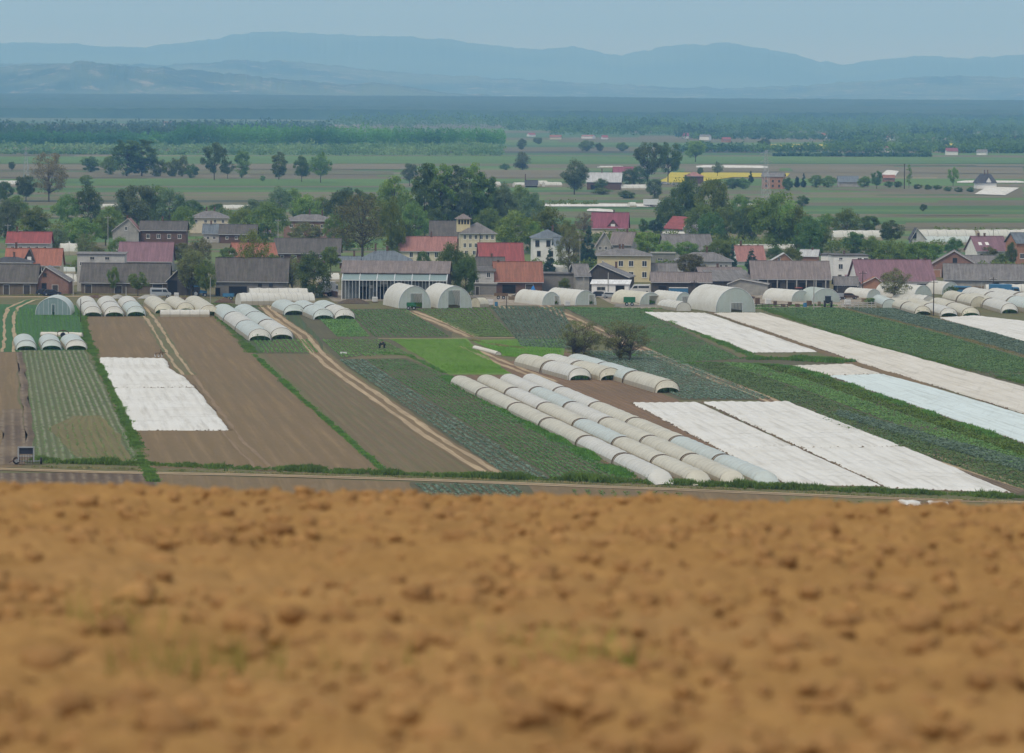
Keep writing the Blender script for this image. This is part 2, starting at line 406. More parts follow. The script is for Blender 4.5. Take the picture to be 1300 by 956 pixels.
c = nmix(nt, nramp(nt, n1, .3, .7), (.40, .23, .085), (.295, .165, .06))
c = nmix(nt, nmath(nt, 'MULTIPLY', nramp(nt, n2, .35, .7), .6), c, (.20, .105, .042))
c = nmix(nt, nmath(nt, 'MULTIPLY', nramp(nt, n3, .45, .7), .45), c, (.36, .22, .10))
nt.links.new(c, b.inputs['Base Color']); b.inputs['Roughness'].default_value = 1; b.inputs['Specular IOR Level'].default_value = 0
M['fore'] = m
m, nt, b, o = newmat('soil clod'); P = objpos(nt)
c = nmix(nt, nramp(nt, nnoise(nt, P, 2.2, 5, .8), .3, .7), (.44, .245, .095), (.22, .118, .05))
nt.links.new(c, b.inputs['Base Color']); b.inputs['Roughness'].default_value = 1; b.inputs['Specular IOR Level'].default_value = 0
M['clod'] = m
build_ground()

def foreground():
    xs = np.concatenate([np.arange(-24, -9, .2), np.arange(-9, 9, .042), np.arange(9, 24.1, .2)])
    ys = np.concatenate([np.arange(3, 7.5, .1), np.arange(7.5, 33, .04), np.arange(33, 44, .25)])
    X, Y = np.meshgrid(xs, ys)
    h = zhill(X, Y)
    r = fbm(X*1.1+3, Y*1.1, 3, 11)
    lum = fbm(X*13, Y*8, 4, 21, .6)
    pits = np.clip(fbm(X*6+9, Y*4, 3, 31)-.60, 0, 1)*1.1
    h = h + (r-.5)*.12 + (lum-.45)*.10 - pits*.28 + (fbm(X*13, Y*13, 3, 3)-.5)*.08
    edge = np.clip((44-Y)/6, 0, 1)*np.clip((24-np.abs(X))/3, 0, 1)*np.clip((Y-3)/2, 0, 1)
    h = zhill(X, Y)-.3 + (h - zhill(X, Y)+.3)*edge
    V = np.stack([X, Y, h], -1).reshape(-1, 3); nx = len(xs); ny = len(ys)
    i = np.arange((ny-1)*(nx-1)); a = (i//(nx-1))*nx + i % (nx-1)
    me = mesh_np('ploughed_field', V, np.stack([a, a+1, a+nx+1, a+nx], -1), [M['fore']], uv=V[:, :2], smooth=True)
    o = tag(link('ploughed_field', me), 'dry orange brown ploughed soil on the slope in front', kind='structure')
    # clods
    rng = np.random.default_rng(3)
    t = (1+5**.5)/2
    ico = np.array([(-1,t,0),(1,t,0),(-1,-t,0),(1,-t,0),(0,-1,t),(0,1,t),(0,-1,-t),(0,1,-t),(t,0,-1),(t,0,1),(-t,0,-1),(-t,0,1)], float); ico /= np.linalg.norm(ico[0])
    fi = np.array([(0,11,5),(0,5,1),(0,1,7),(0,7,10),(0,10,11),(1,5,9),(5,11,4),(11,10,2),(10,7,6),(7,1,8),(3,9,4),(3,4,2),(3,2,6),(3,6,8),(3,8,9),(4,9,5),(2,4,11),(6,2,10),(8,6,7),(9,8,1)])
    n = 46000
    y = rng.uniform(7, 34, n); x = rng.uniform(-1, 1, n)*(2.6+y*.24)
    keep = fbm(x*.9, y*.9, 3, 77) > rng.uniform(.25, .7, n); x = x[keep]; y = y[keep]; n = len(x)
    sz = rng.gamma(1.8, .0085, n)+.008
    V = ico[None]*(1+rng.uniform(-.35, .35, (n, 12, 1)))*sz[:, None, None]*np.array([1, 1, .7])
    lum = fbm(x*13, y*8, 4, 21, .6); pits = np.clip(fbm(x*6+9, y*4, 3, 31)-.60, 0, 1)*1.1
    z = zhill(x, y)+(fbm(x*1.1+3, y*1.1, 3, 11)-.5)*.12+(lum-.45)*.10-pits*.28+sz*.2
    V = V+np.stack([x, y, z], -1)[:, None]
    Fa = (fi[None]+np.arange(n)[:, None, None]*12).reshape(-1, 3)
    tag(link('soil_clods', mesh_np('soil_clods', V.reshape(-1, 3), Fa, [M['clod']])), 'crumbly soil clods scattered over the ploughed slope', kind='stuff')
foreground()
def blades(name, pts, h, spread, n, mat, label, seed=1, wid=.012, kind='stuff', nb=1):
    """pts (k,3): tufts of n thin triangles each"""
    rng = np.random.default_rng(seed); k = len(pts)
    pts = np.asarray(pts, float)
    b = np.repeat(pts, n, 0) + np.concatenate([rng.normal(0, spread, (k*n, 2)), np.zeros((k*n, 1))], 1)
    ang = rng.uniform(0, 2*math.pi, k*n); H = h*rng.uniform(.5, 1.15, k*n)
    w = wid*rng.uniform(.6, 1.3, k*n)
    lean = rng.normal(0, .35, (k*n, 2))*H[:, None]
    dx = np.stack([np.cos(ang)*w, np.sin(ang)*w, np.zeros(k*n)], 1)
    tip = b+np.concatenate([lean, H[:, None]], 1)
    V = np.stack([b-dx, b+dx, tip], 1).reshape(-1, 3)
    Fa = np.arange(len(V)).reshape(-1, 3)
    return tag(link(name, mesh_np(name, V, Fa, [mat])), label, kind=kind)
def fore_weeds():
    rng = np.random.default_rng(9)
    m2 = m_leaf('weed blade', (.17, .17, .035), (.14, .15, .03), scale=3)
    spots = [(740, 850, .15, 26, 'pale green weed clump low on the ploughed slope'), (160, 800, .17, 12, 'thin yellow green weed clump at the left of the slope'),
             (225, 850, .14, 14, 'yellow green weed clump left of centre on the slope'), (290, 852, .13, 9, 'sparse weed clump beside the larger left one'), (505, 762, .05, 14, 'small flat green weed patch on the slope'),
             (20, 690, .05, 6, 'tiny weed sprig near the left edge of the slope'), (435, 850, .12, 8, 'faint weed clump at the foot of the slope')]
    for (px, py, h, n, lab) in spots:
        Y = 12.
        for it in range(40):
            P = ray(px, py); z = HC+P[2]/P[1]*Y; zz = float(zhill(P[0]/P[1]*Y, Y))
            Y += (z-zz)*6; Y = min(max(Y, 6), 27)
        x0 = P[0]/P[1]*Y
        pts = [(x0+rng.normal(0, .13), Y+rng.normal(0, .2)) for _ in range(n)]
        pts = [(a, b_, float(zhill(a, b_))-.02) for a, b_ in pts]
        blades('weed_clump', pts, h, .05, 5, m2, lab, int(px), .003)
fore_weeds()

# ------------------------------------------------------------------ strips
def resamp(pl, n):
    P = np.array([G(x, y) for x, y in pl]); d = np.r_[0, np.cumsum(np.linalg.norm(np.diff(P, axis=0), axis=1))]
    t = np.linspace(0, d[-1], n)
    return np.stack([np.interp(t, d, P[:, k]) for k in range(3)], -1)
def grid_strip(L, Rr, nu=4, nv=24):
    """L, Rr: photo-pixel polylines far to near along the two long sides"""
    A = resamp(L, nv); B = resamp(Rr, nv); u = np.linspace(0, 1, nu)[None, :, None]
    Pt = A[:, None]*(1-u)+B[:, None]*u
    wid = np.linalg.norm(B-A, axis=1).mean(); ln = .5*(np.linalg.norm(np.diff(A, axis=0), axis=1).sum()+np.linalg.norm(np.diff(B, axis=0), axis=1).sum())
    uu, vv = np.meshgrid(np.linspace(0, wid, nu), np.linspace(0, ln, nv))
    return Pt, np.stack([uu, vv], -1), wid, ln
def qfaces(nv, nu):
    i = np.arange((nv-1)*(nu-1)); a = (i//(nu-1))*nu+i % (nu-1)
    return np.stack([a, a+1, a+nu+1, a+nu], -1)[:, ::-1]
_lev = [0.0]
def field(L, Rr, mat, label, z=.02, name='field', wav=.6, nu=14, nv=40):
    Pt, uv, w, l = grid_strip(L, Rr, nu, nv)
    nse = (fbm(Pt[..., 0]*.15, Pt[..., 1]*.08, 3, 8)-.5)*wav*2
    Pt[:, 0, 0] += nse[:, 0]; Pt[:, -1, 0] += nse[:, -1]; Pt[0, :, 1] += nse[0]*1.5; Pt[-1, :, 1] += nse[-1]*1.5
    _lev[0] = (_lev[0]+.0011) % .009
    Pt[..., 2] = z+_lev[0]
    me = mesh_np(name, Pt.reshape(-1, 3), qfaces(nv, nu), [M[mat] if isinstance(mat, str) else mat], uv=uv.reshape(-1, 2))
    return tag(link(name, me), label, kind='structure')
def crops(L, Rr, mat, label, row=.8, step=.6, h=.35, r=.3, nl=4, seed=1, name='vegetable_crop', rowsmix=None, gapf=.1, inset=.5):
    rng = np.random.default_rng(seed); h = h*.62
    A = resamp(L, 60); B = resamp(Rr, 60)
    w = np.linalg.norm(B-A, axis=1).mean(); ln = np.linalg.norm(np.diff(A, axis=0), axis=1).sum()
    nr = max(2, int(w/row)); ns = max(4, int(ln/step))
    u = (np.arange(nr)+.5)/nr; v = (np.arange(ns)+.5)/ns
    U, Vv = np.meshgrid(u, v); U = U.ravel(); Vv = Vv.ravel()
    Vv = Vv+rng.normal(0, .25/ns, len(Vv)); U = U+rng.normal(0, .10/nr, len(U))
    t = np.clip(Vv, 0, 1)*59; i = np.clip(t.astype(int), 0, 58); f = (t-i)[:, None]
    a = A[i]*(1-f)+A[i+1]*f; b = B[i]*(1-f)+B[i+1]*f
    P = a*(1-U[:, None])+b*U[:, None]
    vig = fbm(P[:, 0]*.07, P[:, 1]*.05, 3, seed+5); kp = (rng.random(len(P)) > gapf+.5*np.clip(.42-vig, 0, 1)*2)
    P = P[kp]; vig = vig[kp]; n = len(P)
    ss = rng.uniform(.65, 1.15, n)*(.7+.6*vig)
    V = np.zeros((n, nl, 4, 3)); 
    ang = rng.uniform(0, 2*math.pi, (n, 1))+np.arange(nl)*2*math.pi/nl+rng.normal(0, .3, (n, nl))
    c, s_ = np.cos(ang), np.sin(ang); el = rng.uniform(.35, 1.1, (n, nl))
    for k, (rr, ww, zz) in enumerate([(.05, 0, .05), (.6, -.38, .65), (1., 0, .8), (.6, .38, .65)]):
        V[..., k, 0] = (c*rr - s_*ww)*r; V[..., k, 1] = (s_*rr+c*ww)*r; V[..., k, 2] = h*zz*el*1.3
    V = V*ss[:, None, None, None]+P[:, None, None, :]+np.array([0, 0, .03])
    Fa = np.arange(n*nl*4).reshape(-1, 4)
    return tag(link(name, mesh_np(name, V.reshape(-1, 3), Fa, [M[mat]])), label, kind='stuff')
EDGES = []
def fleece(L, Rr, mat, label, h=.32, rows=1.4, seed=0, nv=130):
    Pt, uv, w, l = grid_strip(L, Rr, 3, nv); nu = int(max(12, min(90, w/.35)))
    Pt, uv, w, l = grid_strip(L, Rr, nu, nv)
    X, Y = uv[..., 0], uv[..., 1]
    e = fbm(Y*.12, X*0+seed, 3, seed+2)-.5
    sx = np.linspace(-1, 1, nu)[None, :]
    Pt[..., 0] += e*.5*np.sign(sx)*np.abs(sx)**3
    Pt[..., 1] += (fbm(X*.2, X*0, 3, seed+4)-.5)*.9*(np.abs(np.linspace(-1, 1, nv))[:, None]**6)
    z = h*(.75+.5*(fbm(X*.5, Y*.12, 3, seed)-.5)) + .05*np.sin(X*2*math.pi/rows+1.5*(fbm(X*.1, Y*.1, 2, seed+1)))
    z += .06*(fbm(X*.35, Y*.6, 3, seed+9)-.5)
    d = np.minimum(np.minimum(X, w-X)/.45, np.minimum(Y, l-Y)/1.2); z = z*np.clip(d, 0, 1)**.6+.03
    Pt[..., 2] = np.maximum(z, .035)
    me = mesh_np('crop_cover', Pt.reshape(-1, 3), qfaces(nv, nu), [M[mat]], uv=uv.reshape(-1, 2), smooth=True)
    for E in (L, Rr, [L[0], Rr[0]], [L[-1], Rr[-1]]): EDGES.append(E)
    return tag(link('crop_cover', me), label, 'crop cover')
def track(C, label, gauge=1.7, rut=.75, base=3.6, basemat='grassbase', z=.045, name='farm_track', ruts=True, rutmat='path'):
    A = resamp(C, 90); T = np.gradient(A, axis=0); N = np.stack([T[:, 1], -T[:, 0]], -1); N /= np.linalg.norm(N, axis=1)[:, None]
    dist = np.r_[0, np.cumsum(np.linalg.norm(np.diff(A, axis=0), axis=1))]
    V = []; Fs = []; mi = []; uv = []
    wob = lambda s: (fbm(dist*.12, dist*0+s, 3, s)-.5)
    bands = [(-base/2, base/2, 0, 0)]
    if ruts: bands += [(-gauge/2-rut/2, -gauge/2+rut/2, .012, 1), (gauge/2-rut/2, gauge/2+rut/2, .012, 1)]
    else: bands = [(-base/2, base/2, 0, 1)]
    for k, (a, b, dz, m_) in enumerate(bands):
        o = len(V)
        oa = a+wob(k+3)*.7; ob = b+wob(k+13)*.7
        for i in range(len(A)):
            V.append((A[i, 0]+N[i, 0]*oa[i], A[i, 1]+N[i, 1]*oa[i], z+dz)); V.append((A[i, 0]+N[i, 0]*ob[i], A[i, 1]+N[i, 1]*ob[i], z+dz))
            uv += [(a, dist[i]), (b, dist[i])]
        for i in range(len(A)-1): Fs.append((o+2*i, o+2*i+2, o+2*i+3, o+2*i+1)); mi.append(m_)
    me = mesh_np(name, V, [f[::-1] if False else f for f in Fs], [M[basemat], M[rutmat]], mi, uv=uv)
    return tag(link(name, me), label, kind='structure')
def verge(C, width, label, dens=7, h=.45, mat='grass', seed=1, n=6, name='grass_verge', wid=.05, bumps=True):
    """ragged grass along a line of photo pixels"""
    rng = np.random.default_rng(seed); h = h*.7; A = resamp(C, 200)
    L = np.linalg.norm(np.diff(A, axis=0), axis=1).sum(); k = int(L*width*dens)
    t = rng.random(k)*199; i = np.clip(t.astype(int), 0, 198); f = (t-i)[:, None]; P = A[i]*(1-f)+A[i+1]*f
    T = A[i+1]-A[i]; N = np.stack([T[:, 1], -T[:, 0]], -1); N /= np.linalg.norm(N, axis=1)[:, None]+1e-9
    off = rng.normal(0, width*.3, k); P[:, :2] += N*off[:, None]
    vg = fbm(P[:, 0]*.25, P[:, 1]*.08, 3, seed); kp = rng.random(k) < (vg*1.8-.2); P = P[kp]; vg = vg[kp]
    P[:, 2] = .02
    b = np.repeat(P, n, 0)+np.concatenate([rng.normal(0, .16, (len(P)*n, 2)), np.zeros((len(P)*n, 1))], 1)
    m_ = len(b); ang = rng.uniform(0, 2*math.pi, m_); H = np.repeat(h*(.35+1.3*np.clip(vg-.3, 0, 1)*1.6), n)*rng.uniform(.4, 1.2, m_)
    w = wid*rng.uniform(.6, 1.4, m_); dx = np.stack([np.cos(ang)*w, np.sin(ang)*w, 0*w], 1)
    tip = b+np.concatenate([rng.normal(0, .4, (m_, 2))*H[:, None], H[:, None]], 1)
    mid = (b+tip)/2+dx*1.4
    V = np.stack([b-dx, b+dx, mid, tip], 1).reshape(-1, 3)
    return tag(link(name, mesh_np(name, V, np.arange(len(V)).reshape(-1, 4), [M[mat]])), label, kind='stuff')

# ------------------------------------------------------------------ the far plain: bands of parcels
def plain():
    pal = {}
    for k, c in dict(g1=(.10,.18,.045), g2=(.075,.145,.045), g3=(.13,.18,.06), t1=(.175,.155,.092), t2=(.15,.135,.08), t3=(.22,.19,.115), o1=(.14,.14,.07), d1=(.07,.085,.05), y=(.50,.42,.035), p=(.55,.50,.42)).items():
        mm = m_field('far parcel '+k, c, tuple(x*.85 for x in c), fine=.06, patch=.006, bump=.2); pal[k] = mm
    keys = list(pal); V = []; Fs = []; mi = []; uv = []
    rng = random.Random(5)
    bands = [ (345,330,'mix'),(330,318,'mix'),(318,308,'mix'),(308,300,'g'),(300,292,'mix'),(292,286,'t'),(286,281,'g'),(281,276,'mix'),(276,272,'t'),(272,268,'g'),(268,264,'mix'),(264,261,'g'),(261,257,'t'),(257,254,'mix'),
      (254,251,'g'),(251,247,'mix'),(247,244,'t'),(244,241.5,'g'),(241.5,238,'g'),(238,236,'t'),(236,233,'mix'),(233,230.5,'g'),(230.5,227,'g'),(227,224.5,'t'),(224.5,221,'mix'),(221,217,'t'),(217,213.5,'t'),(213.5,211,'t'),(211,207,'t'),(207,204,'g'),(204,201,'g'),(201,197.5,'g'),(197.5,194.5,'g'),
      (194.5,192,'g'),(192,189.5,'mix'),(189.5,187,'g'),(187,184,'g'),(184,181,'g'),(181,178,'g'),(178,175,'mix'),(175,172,'g'),(172,169,'g'),(169,166,'mix'),(166,163,'g'),(163,160,'t'),(160,157,'g'),(157,154,'mix')]
    k = 0
    fb = []
    for (ya, yb, ty) in bands:
        q = 1 if ya-yb < 3.6 or yb < 195 else rng.choice([2, 3]) if ya-yb < 7 else rng.choice([3, 4])
        ed = [ya]+sorted([ya+(yb-ya)*rng.uniform(.15, .85) for _ in range(q-1)], reverse=True)+[yb]
        fb += [(ed[i], ed[i+1], ty if rng.random() < .6 else rng.choice(['g', 't', 'mix'])) for i in range(q)]
    for (ya, yb, ty) in fb:
        Ya = G(650, ya)[1]; Yb = G(650, yb)[1]; hw = 950; xs = [-250]
        while xs[-1] < 1550: xs.append(xs[-1]+rng.choice([90, 160, 240, 330, 480, 700]))
        sl = rng.uniform(-.35, .35)
        for a, b in zip(xs[:-1], xs[1:]):
            if ty == 'g': key = rng.choice(['g1', 'g2', 'g3', 'g1', 'g2', 'o1'])
            elif ty == 't': key = rng.choice(['t1', 't2', 't3', 't1', 'o1', 't2'])
            else: key = rng.choice(['g1', 'g2', 'g3', 't1', 't2', 'o1', 'd1'])
            q = [(a, ya), (b, ya), (b, yb), (a, yb)]
            n = 5; o = len(V)
            for j in range(n):
                for e, (yy) in enumerate((ya+.3, yb-.0)):
                    px = a+(b-a)*j/(n-1); P = G(px, yy)
                    P = G(px+(e*sl*20), yy-.3*(1-e)+math.sin(px*.01+k)*.3); V.append((P[0], P[1], .02+.0015*(k % 9)+(.15 if yy < 200 else 0))); uv.append((P[1], P[0]))
            for j in range(n-1): Fs.append((o+2*j, o+2*j+2, o+2*j+3, o+2*j+1)); mi.append(keys.index(key))
            k += 1
    # the named strips
    me = mesh_np('farmland', V, Fs, list(pal.values()), mi, uv=uv)
    tag(link('farmland', me), 'patchwork of green and tan parcels on the plain beyond the village', kind='structure')
    def strip(q, key, z, name='field', label=None, cat=None):
        V = []; 
        L = [q[0], q[3]]; R_ = [q[1], q[2]]
        A = np.array([G(*p) for p in q]); A[:, 2] = z
        n = 12; t = np.linspace(0, 1, n)[:, None]
        top = A[0]*(1-t)+A[1]*t; bot = A[3]*(1-t)+A[2]*t
        sc_ = (A[0][1]-A[3][1])*.2
        top[:, 1] += (fbm(top[:, 0]*.03, top[:, 0]*0, 3, 4)-.5)*sc_; bot[:, 1] += (fbm(bot[:, 0]*.03, bot[:, 0]*0+4, 3, 5)-.5)*sc_
        VV = np.concatenate([top, bot]); FF = [(i+n, i+n+1, i+1, i) for i in range(n-1)]
        o = link(name, mesh_np(name, VV, FF, [pal[key]], uv=VV[:, [1, 0]]))
        return tag(o, label, kind='structure')
    strip([(850, 219), (1003, 220.5), (1000, 225), (846, 226)], 'y', .3, 'rapeseed_field', 'yellow rapeseed field behind the tall pair of trees')
    strip([(846, 226), (930, 225.6), (884, 232), (832, 232.5)], 'y', .3, 'rapeseed_field', 'nearer yellow strip of the rapeseed field')
    strip([(975, 183.5), (1072, 184), (1072, 190), (978, 190)], 'y', .5, 'rapeseed_field', 'far yellow rapeseed strip below the distant hamlet')
    strip([(1195, 183), (1213, 183), (1213, 188), (1190, 188)], 'y', .5, 'rapeseed_field', 'small far yellow patch near the right edge')
    strip([(0, 210), (520, 208), (520, 215), (0, 216)], 't1', .22)
    strip([(870, 213.5), (990, 213.5), (990, 218.5), (868, 218.5)], 't1', .24)
    strip([(1000, 211), (1300, 213), (1300, 221), (1010, 219)], 't1', .22)
    strip([(640, 198), (1300, 200), (1300, 208), (640, 207)], 'g1', .21)
    strip([(0, 199), (640, 198), (640, 207), (0, 208)], 'g1', .21)
    strip([(1020, 240), (1180, 239), (1300, 240), (1300, 250), (1010, 250)][:4], 't2', .1)
    strip([(1150, 283), (1300, 283), (1300, 289), (1150, 289)], 't2', .1)
    strip([(110, 217), (500, 217), (500, 222), (110, 221)], 'o1', .23)
    strip([(0, 218), (180, 219), (190, 226), (0, 226)], 't2', .24)
    strip([(120, 229), (500, 229), (500, 236), (120, 235)], 'g1', .12)
    strip([(525, 216), (740, 216), (740, 226), (520, 225)], 't1', .22)
plain()

# ------------------------------------------------------------------ fields in front of the village (photo pixels)
def near_fields():
    field([(-60, 447), (-60, 600)], [(20, 447), (30, 592)], 'soil', 'brown bare field at the left edge')
    field([(2, 520), (0, 590)], [(28, 520), (34, 590)], 'soil_wet', 'dark wet patch of soil at the left edge', z=.035)
    field([(20, 447), (24, 480), (30, 530), (33, 585)], [(27, 447), (34, 480), (40, 530), (42, 585)], 'soil_wet', 'muddy rutted strip beside the striped field', z=.045)
    field([(-60, 385), (-60, 447)], [(103, 388), (109, 447)], 'green', 'green sward around the left greenhouse')
    field([(24, 445), (40, 588)], [(109, 445), (182, 590)], 'rowfield', 'striped field of seedling rows', z=.03)
    field([(92, 528), (60, 545), (98, 580)], [(128, 528), (150, 552), (172, 588)], 'tanpatch', 'olive patch in the striped field', z=.045)
    field([(108, 402), (112, 430), (190, 594)], [(187, 402), (222, 450), (332, 594)], 'soil', 'brown field around the white crop cover')
    field([(196, 402), (240, 470), (330, 596)], [(268, 398), (322, 452), (486, 602)], 'soil', 'broad bare brown field')
    field([(332, 449), (492, 600)], [(412, 451), (470, 500), (622, 606)], 'soil_green', 'brown field with faint green rows')
    field([(270, 388), (322, 449)], [(405, 388), (412, 449)], 'veg_ground', 'green ground between the left tunnels')
    field([(350, 430), (330, 449)], [(402, 430), (412, 449)], 'crop_soil', 'bed of low greens left of the track', z=.03)
    field([(372, 392), (428, 457)], [(575, 392), (575, 430), (500, 457)][:2], 'crop_soil', 'vegetable beds behind the track', z=.03)
    field([(428, 456), (640, 607)], [(516, 455), (568, 475), (808, 612)], 'crop_soil', 'long vegetable field beside the white tunnels', z=.03)
    field([(494, 430), (570, 476)], [(592, 430), (650, 476)], 'bright', 'bright green field of young grain', z=.04)
    field([(598, 432), (640, 452)], [(720, 430), (712, 460)], 'bright', 'bright green strip by the grey shrubs', z=.04)
    field([(525, 392), (600, 428)], [(620, 390), (655, 428)], 'crop_soil', 'green bed left of the blue cabbages', z=.035)
    field([(620, 388), (660, 440)], [(716, 390), (740, 445)], 'crop_soil', 'blue green cabbage bed by the yard', z=.035)
    field([(712, 389), (860, 462)], [(812, 392), (946, 456), (905, 470)][:2], 'crop_soil', 'green strip field right of the shrubs', z=.03)
    field([(740, 445), (762, 457), (862, 508)], [(830, 445), (872, 460), (985, 508)], 'crop_soil', 'dark cabbage field under the two grey shrubs', z=.03)
    field([(640, 462), (668, 470), (985, 614)], [(700, 440), (860, 508), (1006, 617)][:3], 'soil2', 'brown soil between tunnels and crop covers', z=.025)
    field([(560, 476), (800, 614)], [(668, 468), (985, 614)], 'soil2', 'soil under the four long tunnels', z=.022)
    field([(868, 460), (985, 508), (1300, 640)], [(955, 452), (1080, 462), (1330, 576)], 'crop_soil', 'broad green field between the covers', z=.022)
    field([(985, 508), (1000, 512), (1290, 628)], [(1000, 500), (1030, 505), (1330, 612)], 'soil_wet', 'dark rutted strip beside the crop covers', z=.04)
    field([(966, 391), (1110, 440), (1330, 500)], [(1062, 390), (1180, 420), (1330, 462)], 'crop_soil', 'green field right of the long beige cover', z=.025)
    field([(1070, 390), (1180, 418), (1330, 460)], [(1140, 391), (1210, 410), (1330, 438)], 'crop_soil', 'blue green cabbage field at the right', z=.028)
    field([(898, 396), (1040, 448), (1330, 560)], [(906, 396), (1050, 445), (1330, 540)], 'soil', 'bare strip between long crop covers', z=.03)
    # lower strip, below the verge
    field([(-60, 600), (-60, 640)], [(192, 601), (205, 640)], 'soil_wet', 'dry field with pale lines at the foot of the slope')
    field([(196, 602), (207, 645)], [(520, 612), (535, 645)], 'soil', 'brown strip at the foot of the slope')
    field([(520, 612), (540, 645)], [(670, 616), (690, 645)], 'crop_soil', 'short rows of cabbages at the foot of the slope')
    field([(670, 616), (690, 645)], [(990, 628), (1000, 650)], 'soil', 'tan strip at the foot of the slope')
    field([(990, 628), (1000, 650)], [(1350, 640), (1350, 660)], 'tanpatch', 'olive strip at the foot of the slope')
    # lanes and tracks
    track([(335, 388), (352, 404), (385, 426), (400, 446), (425, 468), (500, 520), (560, 562), (634, 606)], 'pale two rut track winding down from the village', 1.7, .8, 3.4, 'soil')
    track([(178, 388), (196, 412), (220, 452), (238, 476)], 'two rut track with a green middle over the brown field', 1.7, .5, 3, 'grassbase', z=.05)
    track([(238, 476), (262, 510), (300, 560), (338, 598)], 'faint two rut track down the brown field', 1.8, .4, 2.6, 'soil', z=.05, rutmat='faint')
    track([(60, 378), (38, 381), (16, 391), (11, 405), (12, 430), (10, 447)], 'pale two rut track at the left edge', 1.9, .6, 3, 'green')
    track([(690, 388), (760, 420), (850, 458), (900, 478), (970, 505), (1040, 535), (1180, 580), (1330, 628)], 'reddish farm track between cabbages and covers', 1.7, .7, 3.6, 'soil2')
    track([(520, 395), (560, 410), (600, 428), (560, 431)][:3], 'earth path between the vegetable beds', 1.6, .9, 4, 'soil')
    track([(480, 430), (560, 430), (720, 428)], 'narrow cross path above the bright field', 1, .7, 2, 'soil')
    track([(590, 440), (640, 462), (700, 485)], 'dark track beside the bright field', 1.7, .7, 4, 'soil2')
    track([(-60, 594), (130, 600), (300, 603), (520, 609), (700, 616), (860, 622), (1100, 632), (1350, 640)], 'pale lane along the foot of the slope', 1.7, .9, 3.2, 'soil', z=.055, name='field_lane')
    track([(-60, 377), (60, 377), (120, 376), (240, 378)], 'lane in front of the barns', 1, 1, 4, ruts=False, name='village_lane')
    field([(400, 368), (425, 383)], [(500, 370), (505, 382)], 'yard', 'gravel yard by the steel shed', z=.05, name='yard')
    field([(585, 373), (620, 388)], [(760, 373), (752, 388)], 'yard', 'gravel yard behind the small tunnels', z=.05, name='yard')
    field([(740, 368), (790, 392)], [(1200, 370), (1060, 392)], 'yard', 'pale yard before the long sheds', z=.05, name='yard')
    field([(780, 386), (780, 390)], [(890, 386), (890, 390)], 'asphalt', 'pale lane before the hoop houses', z=.06, name='lane')
    track([(610, 385), (650, 392), (590, 378)][:2], 'light path from the yard', 1, 1, 3, ruts=False)
near_fields()

